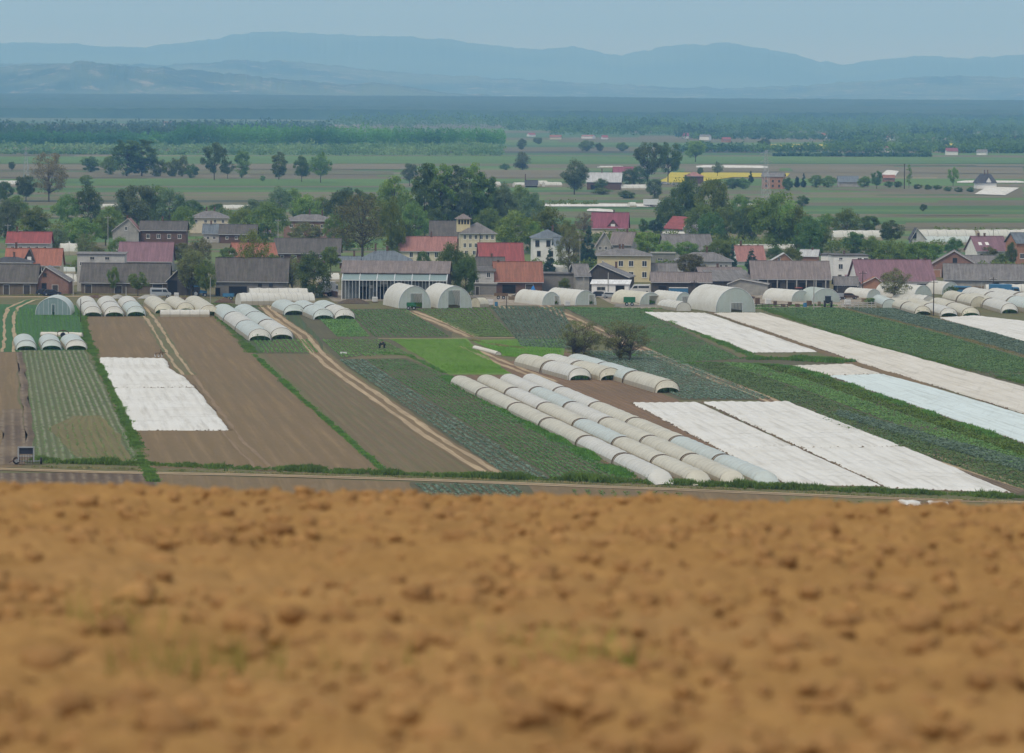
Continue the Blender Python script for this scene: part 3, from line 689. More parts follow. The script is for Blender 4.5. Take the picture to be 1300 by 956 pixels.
def near_crops():
    crops([(430, 458), (642, 605)], [(462, 457), (700, 609)], 'cabbage', 'blue green cabbages in the long field', .95, .62, .36, .36, 5, 1)
    crops([(464, 457), (702, 609)], [(514, 457), (566, 477), (800, 611)], 'kohl', 'dark leafy crop in the long field', .8, .62, .36, .30, 5, 2)
    crops([(742, 446), (764, 459), (866, 507)], [(828, 446), (870, 461), (980, 507)], 'cabbage', 'cabbages under the two grey shrubs', .85, .6, .38, .36, 5, 3)
    crops([(714, 390), (862, 461)], [(810, 393), (940, 456)], 'kohl', 'dark green crop right of the shrubs', .8, .65, .35, .34, 4, 4)
    crops([(622, 389), (662, 440)], [(714, 391), (738, 444)], 'cabbage', 'blue cabbages by the yard', .9, .8, .4, .42, 4, 5)
    crops([(527, 393), (602, 428)], [(618, 391), (652, 428)], 'lettuce', 'green crop beside the blue cabbages', .9, .8, .35, .38, 4, 6)
    crops([(404, 404), (428, 428)], [(440, 396), (470, 428)], 'lettuce', 'green bed behind the small tunnels', .9, .8, .35, .38, 4, 7)
    crops([(440, 394), (474, 428)], [(516, 393), (572, 428)], 'kohl', 'dark bed under the steel shed', .9, .8, .35, .38, 4, 8)
    crops([(408, 432), (432, 454)], [(484, 431), (520, 450)], 'lettuce', 'leafy bed beside the track', .9, .8, .35, .36, 4, 9)
    crops([(320, 432), (332, 448)], [(392, 431), (406, 448)], 'lettuce', 'low greens left of the track', .9, .8, .3, .34, 4, 10)
    crops([(872, 463), (984, 507), (1060, 540), (1310, 626)], [(916, 461), (1037, 503), (1192, 562), (1322, 607)], 'kohl', 'dark green crop between the covers', .95, .8, .4, .42, 4, 11)
    crops([(918, 461), (1039, 502), (1194, 561), (1324, 606)], [(954, 462), (1038, 488), (1168, 534), (1325, 588)], 'lettuce', 'mid green leafy crop between the covers', .95, .8, .4, .42, 4, 31)
    crops([(956, 462), (1040, 488), (1170, 534), (1325, 590)], [(1000, 467), (1052, 481), (1178, 525), (1325, 574)], 'grass', 'grassy belt beside the white cover', .9, .8, .5, .38, 4, 12)
    crops([(1060, 528), (1320, 606)], [(1065, 522), (1325, 592)], 'cabbage', 'cabbage row along the rutted strip', .7, .6, .5, .42, 5, 13)
    crops([(970, 391), (1112, 439), (1325, 492)], [(1060, 391), (1178, 420), (1325, 463)], 'kohl', 'green crop right of the beige cover', .95, .9, .38, .44, 4, 14)
    crops([(1074, 391), (1182, 418), (1325, 457)], [(1136, 392), (1206, 410), (1325, 438)], 'cabbage', 'blue cabbages at the right', .95, .85, .4, .44, 4, 15)
    crops([(525, 615), (545, 632)], [(655, 617), (675, 634)], 'cabbage', 'short cabbage rows at the foot of the slope', .9, .5, .35, .34, 5, 16)
    crops([(720, 622), (725, 630)], [(870, 627), (872, 634)], 'lettuce', 'thin green rows at the foot of the slope', 1.4, .5, .3, .3, 4, 17)
    crops([(1000, 636), (1003, 642)], [(1100, 637), (1110, 645)], 'lettuce', 'green rows by the lane at the right', 1.4, .5, .3, .3, 4, 19)
    crops([(28, 447), (44, 587)], [(108, 447), (178, 588)], 'lettuce', 'seedlings in the striped field', .95, .6, .16, .22, 3, 18, gapf=.45)
    crops([(496, 431), (570, 474)], [(590, 431), (645, 474)], 'grain', 'bright young grain', .45, .5, .22, .26, 3, 20, name='grain_crop')
    crops([(602, 434), (642, 452)], [(716, 432), (710, 458)], 'grain', 'bright young grain by the shrubs', .45, .5, .22, .26, 3, 21, name='grain_crop')
    crops([(18, 392), (20, 428)], [(102, 390), (107, 428)], 'grass', 'short green growth around the left greenhouse', .8, .8, .16, .3, 3, 22)
    # verges
    verge([(40, 586), (182, 590), (340, 596), (470, 601), (640, 607), (820, 613), (1000, 620), (1180, 627), (1340, 634)], 3.4, 'ragged green verge along the foot of the fields', 11, 1.0, 'grass', 1, 8, wid=.07)
    verge([(40, 593), (300, 600), (640, 610), (1000, 625), (1340, 640)], 1.6, 'dry grass edge of the lane', 5, .35, 'grass_dry', 2, 6)
    verge([(104, 392), (110, 430), (150, 510), (184, 590), (196, 612)], 1.1, 'green grass strip right of the striped field', 14, .42, 'grass', 3, 8, wid=.07)
    verge([(322, 450), (378, 502), (440, 556), (490, 600)], .6, 'thin green hedge line across the brown fields', 14, .4, 'grass', 4, 8, wid=.06)
    verge([(268, 390), (320, 448)], 1.6, 'green strip left of the long tunnels', 6, .4, 'grass', 5)
    verge([(566, 478), (690, 546), (806, 612)], 2.2, 'dense green edge left of the four long tunnels', 12, .6, 'grass', 6, 8, wid=.07)
    verge([(860, 462), (950, 462), (1000, 467), (1050, 481), (1176, 525), (1325, 577)], 1.8, 'rough grass along the white cover', 7, .6, 'grass', 7, 7, wid=.07)
    verge([(940, 455), (1000, 456), (1080, 460)], 6, 'rough weedy bank between covers', 7, .9, 'grass', 8, 8, wid=.08)
    verge([(815, 392), (880, 420), (955, 452)], 1.6, 'green edge of the crop cover', 8, .5, 'grass', 9, 7)
    verge([(966, 391), (1110, 440), (1325, 493)], 1.6, 'green edge along the long beige cover', 8, .45, 'grass', 10, 7)
    verge([(1066, 391), (1200, 424), (1325, 459)], 1.2, 'grass line between the right fields', 6, .4, 'grass_dry', 11)
    verge([(480, 448), (520, 452), (564, 474)], .7, 'grass edge by the bright field', 8, .5, 'grass', 12)
    verge([(108, 386), (270, 386), (335, 390)], 3, 'rough grass before the barns', 4, .4, 'grass', 13)
    verge([(-20, 376), (110, 374), (270, 378), (330, 384)], 4, 'dry weeds before the barns', 3, .45, 'grass_dry', 14)
    verge([(560, 392), (700, 392), (1060, 392)], 2.4, 'grass along the yard edge', 4, .35, 'grass', 15)
    verge([(900, 390), (1060, 388)], 7, 'rough grass before the right yard', 3, .4, 'grass', 16)
    verge([(700, 458), (760, 450), (830, 452)], 3, 'grass beneath the two grey shrubs', 7, .5, 'grass', 17)
    verge([(770, 452), (640, 440), (600, 432)], 1.6, 'grass line behind the bright strip', 5, .4, 'grass_dry', 18)
near_crops()

def covers():
    fleece([(125, 455), (143, 493)], [(210, 456), (216, 468), (232, 478), (248, 492)], 'fleece', 'upper part of the white crop cover on the brown field at the left', seed=1, nv=60)
    fleece([(143.5, 494), (168, 547)], [(249, 493), (292, 547)], 'fleece', 'lower part of the white crop cover on the brown field at the left', seed=21, nv=70)
    fleece([(816, 397), (955, 448)], [(896, 398), (1038, 447)], 'fleece', 'white crop cover below the large hoop house', seed=2)
    fleece([(906, 398), (960, 416), (1080, 457), (1330, 535)], [(966, 398), (1106, 439), (1200, 465), (1330, 501)], 'fleece_b', 'longest pale beige crop cover reaching the right edge', seed=3, nv=200)
    fleece([(1003, 465), (1052, 477)], [(1080, 463), (1118, 475)], 'fleece_b', 'short beige crop cover above the bluish white one', seed=4, nv=50)
    fleece([(1054, 478), (1180, 522), (1330, 573)], [(1120, 476), (1200, 498), (1330, 537)], 'fleece_c', 'bluish white crop cover at the right edge', seed=5)
    fleece([(801, 512), (912, 570)], [(887, 512), (1006, 566)], 'fleece', 'upper part of the white crop cover right of the four long tunnels', seed=6)
    fleece([(913, 571), (1000, 616)], [(1008, 567), (1120, 618)], 'fleece', 'lower part of the white crop cover right of the four long tunnels', seed=26)
    fleece([(892, 511), (1017, 569)], [(1002, 511), (1146, 567)], 'fleece', 'upper part of the widest white crop cover beside the rutted strip', seed=7)
    fleece([(1018, 570), (1128, 620)], [(1148, 568), (1285, 626)], 'fleece', 'lower part of the widest white crop cover beside the rutted strip', seed=27)
    fleece([(1192, 404), (1330, 443)], [(1236, 402), (1330, 412)], 'fleece', 'white crop cover at the right below the plastic tunnels', seed=8)
    fleece([(1140, 636), (1142, 642)], [(1168, 637), (1170, 643)], 'fleece', 'small white cover by the lane at the foot of the slope', seed=9, nv=20)
    fleece([(1176, 637), (1178, 643)], [(1206, 638), (1208, 644)], 'fleece', 'second small white cover by the lane, nearer the right edge', seed=10, nv=20)
    # far covers
    def farcover(q, lab):
        A = np.array([G(*p) for p in q]); n = 10; V = []
        for i in range(n):
            for j in range(n):
                u, v = i/(n-1), j/(n-1); p = (A[0]*(1-u)+A[1]*u)*(1-v)+(A[3]*(1-u)+A[2]*u)*v
                e = min(u, 1-u, v, 1-v); p[2] = .3+(.5+.3*float(vnoise(i*.7, j*.7, 2)))*min(1, e*12); V.append(p)
        o = link('crop_cover', mesh_np('crop_cover', V, qfaces(n, n), [M['fleece']], uv=np.array(V)[:, :2], smooth=True)); tag(o, lab, 'crop cover')
    farcover([(1125, 217), (1141, 218), (1137, 223.5), (1119, 222)], 'small white cover beyond the tall thin pole')
    farcover([(1252, 238.5), (1294, 239), (1276, 248.5), (1237, 247)], 'white cover below the dark hipped far house')
    farcover([(884, 211), (975, 211.5), (975, 213.8), (884, 213)], 'thin white strip cover above the rapeseed field')
    farcover([(680, 260.8), (836, 260.8), (836, 263.2), (680, 262.8)], 'thin white strip cover left of the far white lorry')
    farcover([(745, 267), (780, 268.5), (780, 270), (745, 268.6)], 'short pale strip cover above the maroon roof')
    farcover([(1215, 231), (1300, 231), (1300, 232.6), (1215, 232.4)], 'thin pale strip cover right of the dark far house')
covers()
def soil_edges():
    rng = np.random.default_rng(44); VV = []; FF = []; o = 0
    for E in EDGES:
        A = resamp(E, 2*max(10, int(np.linalg.norm(G(*E[0])-G(*E[-1]))/1.1))); n = len(A)
        k = fbm(A[:, 1]*.2, A[:, 0]*.2, 3, 4); keep = (rng.random(n) < .35+.6*(k > .5))
        for p in A[keep]:
            s_ = rng.uniform(.12, .38); a = rng.uniform(0, 6.28, 6)+0; a = np.sort(a); x = p[0]+rng.normal(0, .12); y = p[1]+rng.normal(0, .2)
            VV += [(x+math.cos(t)*s_*rng.uniform(.7, 1.3), y+math.sin(t)*s_*1.3, .02) for t in a]+[(x, y, rng.uniform(.18, .5)*s_+.08)]
            FF += [(o+i, o+(i+1) % 6, o+6) for i in range(6)]; o += 7
    tag(link('soil_clumps', mesh_np('soil_clumps', VV, FF, [M['soil_wet']])), 'dark earth shovelled along the edges of the crop covers', kind='stuff')
soil_edges()
# ------------------------------------------------------------------ plastic tunnels
def arch(w, h, n=11, p=1.0, side=.12):
    """half-round profile from left foot to right foot"""
    pts = []
    for i in range(n):
        t = math.pi*(1-i/(n-1)); c = math.cos(t); s = math.sin(t)
        pts.append((c*w/2, h*(s**.82 if s > 0 else 0)))
    return np.array(pts)
def poly_tunnel(P0, P1, w, h, nseg, label, group=None, mats=('film',), name='plastic_tunnel', gap=1.5, crop='lettuce', closed=False, seed=0, hoop_d=2.0, open_near=.8, sag=.045, breaks=None, mouth=.86, taper=.9, hem=True):
    """P0 far end, P1 near end (ground points). Film panels between hoops, part by part."""
    rng = np.random.default_rng(abs(seed)+17)
    h = h*.92
    P0 = np.array(P0, float); P1 = np.array(P1, float); P0[2] = P1[2] = 0
    L = np.linalg.norm(P1-P0); d = (P1-P0)/L; ang = math.atan2(d[1], d[0])-math.pi/2   # local +y towards P1
    t = thing(name, label, 'plastic tunnel', (P0[0], P0[1], .03), ang, group)
    if breaks is None:
        br = [i/nseg for i in range(nseg+1)]
    else: br = [0]+list(breaks)+[1]
    ns = len(br)-1
    for k in range(ns):
        y0 = br[k]*L+(gap/2 if k else 0); y1 = br[k+1]*L-(gap/2 if k < ns-1 else (open_near if not closed else 0))
        m_ = max(2, int((y1-y0)/hoop_d)); ys = []
        for i in range(m_):
            a = y0+(y1-y0)*i/m_; ys += [(a, 0), (a+(y1-y0)/m_/2, 1)]
        ys.append((y1, 0)); V = []
        na = 13
        for j, (y, sg) in enumerate(ys):
            ww = w*(1+rng.normal(0, .006)); hh = h*(1+rng.normal(0, .012)); e = min(j, len(ys)-1-j)
            f = 1-(sag if sg else 0); f *= (.955 if e == 0 else 1)
            A = arch(ww*(.985 if sg else 1), hh*f, na)
            for q in range(na): V.append((A[q, 0]+rng.normal(0, .008), y+rng.normal(0, .015)+(0), A[q, 1]))
        V = np.array(V)
        fl = qfaces(len(ys), na)
        me = mesh_np('film_panel', V, fl, [M[mats[k % len(mats)]], M['film_edge']], None, smooth=True, uv=np.stack([V[:, 0]*0, (V[:, 1]-y0)/((y1-y0)/m_)+.5], 1))
        mi = np.zeros(len(fl), np.int32); c = np.arange(len(fl)) % (na-1); mi[(c == 0) | (c == na-2)] = 1
        me.polygons.foreach_set('material_index', mi)
        o = link('film_panel', me, t)
    # hoops showing in the gaps and at the ends
    for k in range(ns+1):
        y = br[k]*L
        if k == ns and not hem: continue
        for yy in ([y-gap*.3, y+gap*.3] if 0 < k < ns else [y+.05 if k == 0 else y-open_near*.45 if not closed else y-.05]):
            A = arch(w*.97, h*.955, 11); MB().path([(a[0], yy, a[1]) for a in A], .035, 4).build('hoop', M['rust'], t)
        if 0 < k < ns:
            g = MB(); A = arch(w*.93, h*.92, 11); 
            V = [(a[0], y-gap*.55, a[1]) for a in A]+[(a[0], y+gap*.55, a[1]) for a in A]
            g.add(V, [(i, i+1, i+12, i+11) for i in range(10)]); g.build('joint_sleeve', M['film_edge'], t)
    # ends
    A = arch(w*.95, h*.94, 13)
    e = MB(); e.add([(a[0], .06, a[1]) for a in A]+[(a[0], .12, a[1]) for a in A], [tuple(range(13)), tuple(range(25, 12, -1))]); e.build('end_panel', M[mats[0]], t)
    if closed:
        e = MB(); e.add([(a[0], L-.12, a[1]) for a in A]+[(a[0], L-.06, a[1]) for a in A], [tuple(range(13)), tuple(range(25, 12, -1))]); e.build('end_panel', M[mats[-1]], t)
    else:
        # crop rows standing inside and out of the open near end, dark throat, rolled hem
        k_ = 140 if hem else 12; xs = rng.uniform(-w*.42, w*.42, k_); yy = rng.uniform(L-5.5, L-.2, k_); V = []; Fa = []
        for i in range(k_):
            hh = min(h*.55, .35+h*.5*(1-(abs(xs[i])/(w*.5))**2))*rng.uniform(.6, 1.1)
            for q in range(4):
                a = rng.uniform(0, 6.28); r = rng.uniform(.15, .3); x, y = xs[i], yy[i]; o = len(V)
                V += [(x, y, 0), (x+math.cos(a)*r-math.sin(a)*.1, y+math.sin(a)*r+math.cos(a)*.1, hh*.7), (x+math.cos(a)*r*1.5, y+math.sin(a)*r*1.5, hh), (x+math.cos(a)*r+math.sin(a)*.1, y+math.sin(a)*r-math.cos(a)*.1, hh*.7)]
                Fa.append((o, o+1, o+2, o+3))
        link('crop_rows', mesh_np('crop_rows', V, np.array(Fa), [M[crop]]), t)
        A = arch(w*.9, h*.84, 13)
        e = MB(); e.add([(a[0], L-5.6, a[1]) for a in A]+[(a[0], L-5.5, a[1]) for a in A], [tuple(range(13)), tuple(range(25, 12, -1))]); e.build('dark_throat', M['film_edge'], t)  # sheet added inside for the dark of the tunnel's throat
        # film drawn down over the mouth, leaving a low opening
        yo = L-open_near; A = arch(w*(.955 if hem else .97), h*(.95 if hem else .965), 17); B = arch(w*mouth, h*.40 if hem else .12, 17); fd = MB()
        fd.add([(a[0], yo-.02, a[1]) for a in A]+[(b_[0], yo+taper, b_[1]) for b_ in B], [(i, i+1, i+18, i+17) for i in range(16)]); fd.build('front_film', M[mats[-1]], t, smooth=True)
        A = arch(w*.99, h*.96, 13); hm = MB(); hm.path([(a[0], L-open_near, a[1]) for a in A], .04, 5)
        if hem: hm.build('film_hem', M[mats[-1]], t)
    return t
def Gt(a): return G(*a)
# the four long ones
g4 = 'four long tunnels of white film in the middle field'
poly_tunnel(Gt((584, 488)), Gt((838, 612)), 3.15, 1.65, 6, 'leftmost of the four long white tunnels, along the dark vegetable field', g4, ('film_y', 'film_y', 'film_y', 'film_y', 'film', 'film'), seed=1, open_near=.3, mouth=.8, taper=4.5, hem=False, breaks=(.165, .35, .52, .70, .86))
poly_tunnel(Gt((617, 487)), Gt((886, 613)), 3.15, 1.65, 6, 'second from the left of the four long white tunnels', g4, ('film_y', 'film', 'film_y', 'film_c', 'film_y', 'film_y'), seed=2, open_near=.3, mouth=.8, taper=4.5, hem=False, breaks=(.17, .35, .53, .71, .87))
poly_tunnel(Gt((646, 486)), Gt((930, 613)), 3.15, 1.65, 6, 'third from the left of the four long white tunnels', g4, ('film', 'film_c', 'film', 'film_y', 'film_y', 'film_y'), seed=3, open_near=.3, mouth=.8, taper=4.5, hem=False, breaks=(.17, .35, .52, .70, .86))
poly_tunnel(Gt((674, 486)), Gt((972, 614)), 3.15, 1.65, 6, 'rightmost of the four long white tunnels, beside bare brown soil', g4, ('film', 'film', 'film_y', 'film_y', 'film_c', 'film_c'), seed=4, open_near=.3, mouth=.8, taper=4.5, hem=False, breaks=(.17, .35, .52, .70, .86))
g3 = 'open ended tunnels behind the four long ones'
poly_tunnel(Gt((667, 464)), Gt((737, 483)), 4.1, 2.3, 2, 'left one of the three open ended tunnels behind the long tunnels', g3, ('film_y', 'film'), seed=5)
poly_tunnel(Gt((699, 464)), Gt((776, 483)), 4.1, 2.3, 2, 'middle one of the three open ended tunnels behind the long tunnels', g3, ('film', 'film_y'), seed=6)
poly_tunnel(Gt((732, 464)), Gt((848, 499)), 4.2, 2.3, 3, 'longest of the three open ended tunnels, beside dark cabbages', g3, ('film_c', 'film_c', 'film_y'), seed=7)
# left middle
gl = 'white tunnels left of the winding track'
poly_tunnel(Gt((283, 399)), Gt((330, 432.5)), 4.6, 2.5, 3, 'left one of two long pale tunnels below the dark barn with arches', gl, ('film_c', 'film'), seed=8)
poly_tunnel(Gt((309, 399)), Gt((358, 431)), 4.6, 2.5, 3, 'right one of two long pale tunnels below the dark barn with arches', gl, ('film_c', 'film_c', 'film'), seed=9)
gm = 'three short tunnels right of the winding track'
poly_tunnel(Gt((358, 393)), Gt((374, 400)), 4.8, 2.5, 1, 'shortest pale tunnel, just right of where the winding track begins', gm, ('film_c',), seed=10)
poly_tunnel(Gt((383, 394)), Gt((411, 406)), 4.6, 2.5, 2, 'middle one of the three short pale tunnels right of the winding track', gm, ('film_c',), seed=11)
poly_tunnel(Gt((409, 394)), Gt((438, 406)), 4.6, 2.5, 2, 'right one of the three short pale tunnels right of the winding track', gm, ('film_c', 'film'), seed=12)
# side-on one
poly_tunnel(G(396, 386), G(302, 387), 5.0, 2.9, 1, 'white tunnel seen side on behind the two long pale tunnels', None, ('film',), closed=True, seed=13, hoop_d=1.3)
poly_tunnel(G(390, 382.5), G(316, 382.5), 4.6, 3.3, 1, 'white tunnel seen side on, partly hidden by the one in front of it', None, ('film',), closed=True, seed=14)
# left group
gk = 'three grey white tunnels at the left brown field'
poly_tunnel(Gt((109, 388)), Gt((118, 402)), 4.2, 2.4, 2, 'leftmost tunnel of the row above the brown field, beside a pole', gk, ('film',), seed=15)
poly_tunnel(Gt((135, 388)), Gt((145, 402)), 4.3, 2.4, 2, 'middle tunnel of three above the brown field at the left', gk, ('film',), seed=16)
poly_tunnel(Gt((161, 388)), Gt((173, 401.5)), 4.3, 2.4, 2, 'right tunnel of three above the brown field, left of the faint track', gk, ('film', 'film_c'), seed=17)
gj = 'tunnels behind the white lying tunnel'
poly_tunnel(Gt((194, 388)), Gt((208, 398)), 4.2, 2.4, 1, 'left tunnel behind the low lying white one', gj, ('film_y',), seed=18)
poly_tunnel(Gt((220, 388)), Gt((236, 397)), 4.2, 2.4, 1, 'middle tunnel behind the low lying white one', gj, ('film_y',), seed=19)
poly_tunnel(Gt((246, 388)), Gt((266, 401)), 4.4, 2.5, 1, 'right tunnel at the end of the low lying white one', gj, ('film_y',), seed=20)
poly_tunnel(G(266, 402), G(203, 402), 1.9, 1.6, 1, 'low white tunnel lying crosswise in front of three tunnels', None, ('film',), closed=True, seed=21)
gi = 'three short tunnels at the head of the striped field'
poly_tunnel(Gt((30, 436)), Gt((33.5, 444.5)), 3.9, 2.05, 1, 'left one of three short tunnels heading the striped field', gi, ('film_c',), seed=22, open_near=.3)
poly_tunnel(Gt((62, 436)), Gt((65.5, 444)), 3.9, 2.05, 1, 'middle one of three short tunnels heading the striped field', gi, ('film_c',), seed=23, open_near=.3)
poly_tunnel(Gt((90, 436)), Gt((97, 444)), 4.1, 2.05, 1, 'right one of three short tunnels heading the striped field', gi, ('film_c', 'film'), seed=24, open_near=.3)
poly_tunnel(G(105, 428), G(52, 427), 1.2, .95, 1, 'thin white roll of film lying behind three short tunnels', None, ('fleece_b',), closed=True, seed=25)
# bundle in the middle
poly_tunnel(G(603, 443), G(633, 451), 1.1, .7, 1, 'narrow roll of white fleece by the dark track', None, ('fleece_b',), closed=True, seed=26, name='fleece_roll')['category'] = 'fleece roll'
poly_tunnel(G(603, 390), G(614, 389.5), 3.2, 2.3, 1, 'small yellowish tunnel right of the two large hoop houses', None, ('film_y',), closed=True, seed=27)
poly_tunnel(G(844, 391), G(868, 395), 3.6, 2.2, 1, 'small rounded white tunnel left of the large hoop house', None, ('film',), seed=28, closed=True)
# right front group
gr = 'tunnels beyond the right cabbage field'
poly_tunnel(Gt((1116, 385)), Gt((1130, 391)), 3.6, 2.2, 1, 'greenish sided small tunnel at the left of the right group', gr, ('film_c',), seed=29, closed=True)
poly_tunnel(Gt((1136, 389)), Gt((1172, 400)), 3.8, 2.2, 2, 'yellowish tunnel nearest the big cabbage field at the right', gr, ('film_y',), seed=30)
poly_tunnel(Gt((1160, 389)), Gt((1205, 402)), 4.0, 2.1, 2, 'second tunnel of the right group with an open green mouth', gr, ('film_y', 'film'), seed=31)
poly_tunnel(Gt((1190, 389)), Gt((1233, 402)), 4.2, 2.2, 2, 'third tunnel of the right group, above the white cover', gr, ('film_y',), seed=32)
poly_tunnel(Gt((1140, 384)), Gt((1180, 387)), 4.0, 2.3, 1, 'white tunnel seen behind the yellowish ones at the right', gr, ('film',), seed=33, closed=True)
poly_tunnel(Gt((1206, 382)), Gt((1243, 390)), 4.0, 2.7, 2, 'beige tunnel running to the right behind a pole', gr, ('film_y',), seed=34, closed=True)
poly_tunnel(Gt((1235, 384)), Gt((1282, 398)), 4.0, 2.5, 2, 'beige white tunnel beside the white cover at the right', gr, ('film_y', 'film'), seed=35)
poly_tunnel(Gt((1232, 380)), Gt((1320, 398)), 5.0, 3.2, 3, 'largest white tunnel at the right edge', gr, ('film', 'film', 'film_c'), seed=36)
poly_tunnel(Gt((1262, 380)), Gt((1330, 392)), 4.6, 3.0, 2, 'white tunnel behind the largest one at the right edge', gr, ('film',), seed=37)
poly_tunnel(G(1250, 374), G(1330, 374.5), 4, 2.8, 1, 'white tunnel lying crosswise at the right below the long grey barn', None, ('film',), seed=38, closed=True)
# between houses and beyond
gb = 'white tunnels behind the village'
def side(x0, x1, yb, yt, lab, mats=('film',), w=5, n=1):
    P = G(x0, yb); h = Zat(x0, yt, P[1]); poly_tunnel(G(x1, yb), P, w, max(1.2, h), n, lab, gb, mats, closed=True, seed=int(x0), hoop_d=3)
side(1055, 1118, 305, 291, 'white tunnel behind the white flat roofed house at the right', w=6)
side(1163, 1312, 304, 290, 'long white tunnel behind the mauve roofed house with skylights', w=7, n=2)
side(1170, 1236, 311, 299, 'white tunnel between the small grey gable and the skylight house', ('film_c',), w=6)
side(129, 149, 263.5, 258.5, 'tiny white tunnel behind the round dark tree at the left')
side(-20, 24, 236, 228.5, 'white tunnel beyond the big brown tree at the far left', w=7)
side(275, 333, 266.5, 259.5, 'long white far tunnel above the dark grey roof', w=6)
side(839, 868, 301, 293, 'white tunnel under the red roof with a grey gable', w=5)
side(838, 869, 289, 283, 'second white tunnel hidden by the red roofed grey gable house', w=5)
side(625, 634, 237, 230, 'small white far tunnel right of the tall poplars')
side(652, 668, 237, 231, 'white far tunnel left of the dark tent like roof')
side(683, 694, 236, 228.5, 'white far tunnel right of the dark tent like roof')
side(690, 712, 237, 230.5, 'longer white far tunnel near the lone round tree')
side(786, 824, 241, 233.5, 'white far tunnels below the twin tall trees', w=7)
side(760, 790, 213, 210.5, 'thin white far tunnel above the small mauve roof')
side(798, 806, 263, 256, 'short white tunnel left of the far lorry')
side(922, 958, 262, 257, 'low white far tunnel left of the big green tree', w=7)
side(402, 430, 358, 345, 'pale low tunnel behind the dark tree by the steel shed')
side(935, 1010, 318, 309, 'white tunnel glimpsed under the trees behind the salmon roof', w=7)
side(840, 880, 312, 303, 'white tunnel between trees behind the dark grey roof', w=6)
side(72, 95, 347, 338, 'greenish white tunnel between the brick gable and grey block', ('film_c',))
side(76, 98, 324, 307, 'tall white tunnel right of the orange red roof')
side(76, 97, 362, 346, 'stacked white plastic tunnel beside the brick gable')
side(75, 89, 318, 305, 'round topped white tunnel behind the conifers by the red roof')
side(148, 168, 322, 311, 'white tunnel left of the pale mauve roof')
side(700, 738, 349, 335, 'white tunnel behind the block wall by the spruce', w=7)
side(690, 706, 347, 334, 'small white tunnel left of the dark conifer')
side(960, 1008, 345, 329, 'white tunnel behind the long brown roof', w=6)
side(1000, 1040, 345, 330, 'second white tunnel behind the right end of the long brown roof', w=6)

# ------------------------------------------------------------------ hoop houses (with framed end walls)
def hoop_house(x0, x1, yb, yt, length, yaw, label, door=None, mats=('film',), open_mouth=False, group=None, wall='film_g', bench=True, ribs=9, doorh=.72, seed=0, backd=0):
    """front arch spans x0..x1 on the ground line yb, top at yt; yaw turns the axis"""
    P = G((x0+x1)/2, yb); w = (x1-x0)/S(P)/math.cos(yaw); h = Zat((x0+x1)/2, yt, P[1])
    t = thing('hoop_house', label, 'greenhouse', (P[0], P[1], .03), yaw, group)
    rng = np.random.default_rng(seed+3)
    A = arch(w, h, 17); A[:, 1] = A[:, 1]*.93+h*.07*(1-np.abs(A[:, 0])/(w/2))
    V = []; ny = ribs*2+1
    for j in range(ny):
        f = 1-.02*(j % 2)
        for a in A: V.append((a[0]*f+rng.normal(0, .012), length*j/(ny-1), a[1]*f+rng.normal(0, .012)))
    me = mesh_np('film_cover', V, qfaces(ny, 17)[:, ::-1], [M[mats[0]]], smooth=True); link('film_cover', me, t)
    fr = MB()
    for j in range(ribs+1):
        A2 = A[::2]*.985; fr.path([(a[0], length*j/ribs, a[1]) for a in A2], .04, 4)
    fr.tube((0, 0, h*.96), (0, length, h*.96), .05)
    fr.build('rib_frame', M['metal'], t)
    # front end wall around the opening
    ew = MB(); dw = 0
    if door: dx0, dx1 = (door[0]-(x0+x1)/2)/S(P)/math.cos(yaw), (door[1]-(x0+x1)/2)/S(P)/math.cos(yaw); dh = h*doorh
    else: dx0 = dx1 = 0; dh = 0
    xs = sorted(set(list(np.linspace(-w/2*.995, w/2*.995, 21))+([dx0, dx1] if door else [])))
    prof = lambda x: float(np.interp(x, A[:, 0]*.99, A[:, 1]*.985))
    if not open_mouth:
        for a, b in zip(xs[:-1], xs[1:]):
            lo = dh if (door and a >= dx0-1e-6 and b <= dx1+1e-6) else 0
            za, zb = max(lo, prof(a)), max(lo, prof(b))
            ew.add([(a, .02, lo), (b, .02, lo), (b, .02, zb), (a, .02, za)], [(0, 1, 2, 3)])
        ew.build('end_wall', M[wall], t)
        st = MB()
        for x in np.linspace(-w/2*.8, w/2*.8, 7):
            if door and dx0 < x < dx1: continue
            st.tube((x, 0, 0), (x, 0, prof(x)), .035, n=4)
        st.tube((-w*.47, 0, h*.35), (-w*.47+.01, 0, h*.36), .03)
        st.path([(a[0]*.995, -.02, a[1]*.995) for a in A], .06, 5)
        st.build('end_frame', M['steel_w'], t)
    if door:
        df = MB(); df.box(dx0-.08, dx0, -.03, .06, 0, dh); df.box(dx1, dx1+.08, -.03, .06, 0, dh); df.box(dx0-.08, dx1+.08, -.03, .06, dh, dh+.09); df.build('door_frame', M['steel_w'], t)
    # far end
    fe = MB(); fe.add([(a[0]*.99, length-.05, a[1]*.99) for a in A], [tuple(range(17))]); fe.build('back_wall', M[wall], t)
    if bench:
        rows = MB(); V = []; Fa = []
        for i in range(260):
            x = rng.uniform(-w*.42, w*.42); y = rng.uniform(.8, min(length-1, 9)); o = len(V); a = rng.uniform(0, 6.28); r = .3
            for q in range(3):
                a += 2; o = len(V); hh = rng.uniform(.5, 1.0)
                V += [(x, y, .1), (x+math.cos(a)*r-.1, y+math.sin(a)*r, hh*.7), (x+math.cos(a)*r*1.3, y+math.sin(a)*r*1.3, hh), (x+math.cos(a)*r+.1, y+math.sin(a)*r, hh*.7)]; Fa.append((o, o+1, o+2, o+3))
        link('crop_rows', mesh_np('crop_rows', V, np.array(Fa), [M['grain']]), t)
    return t
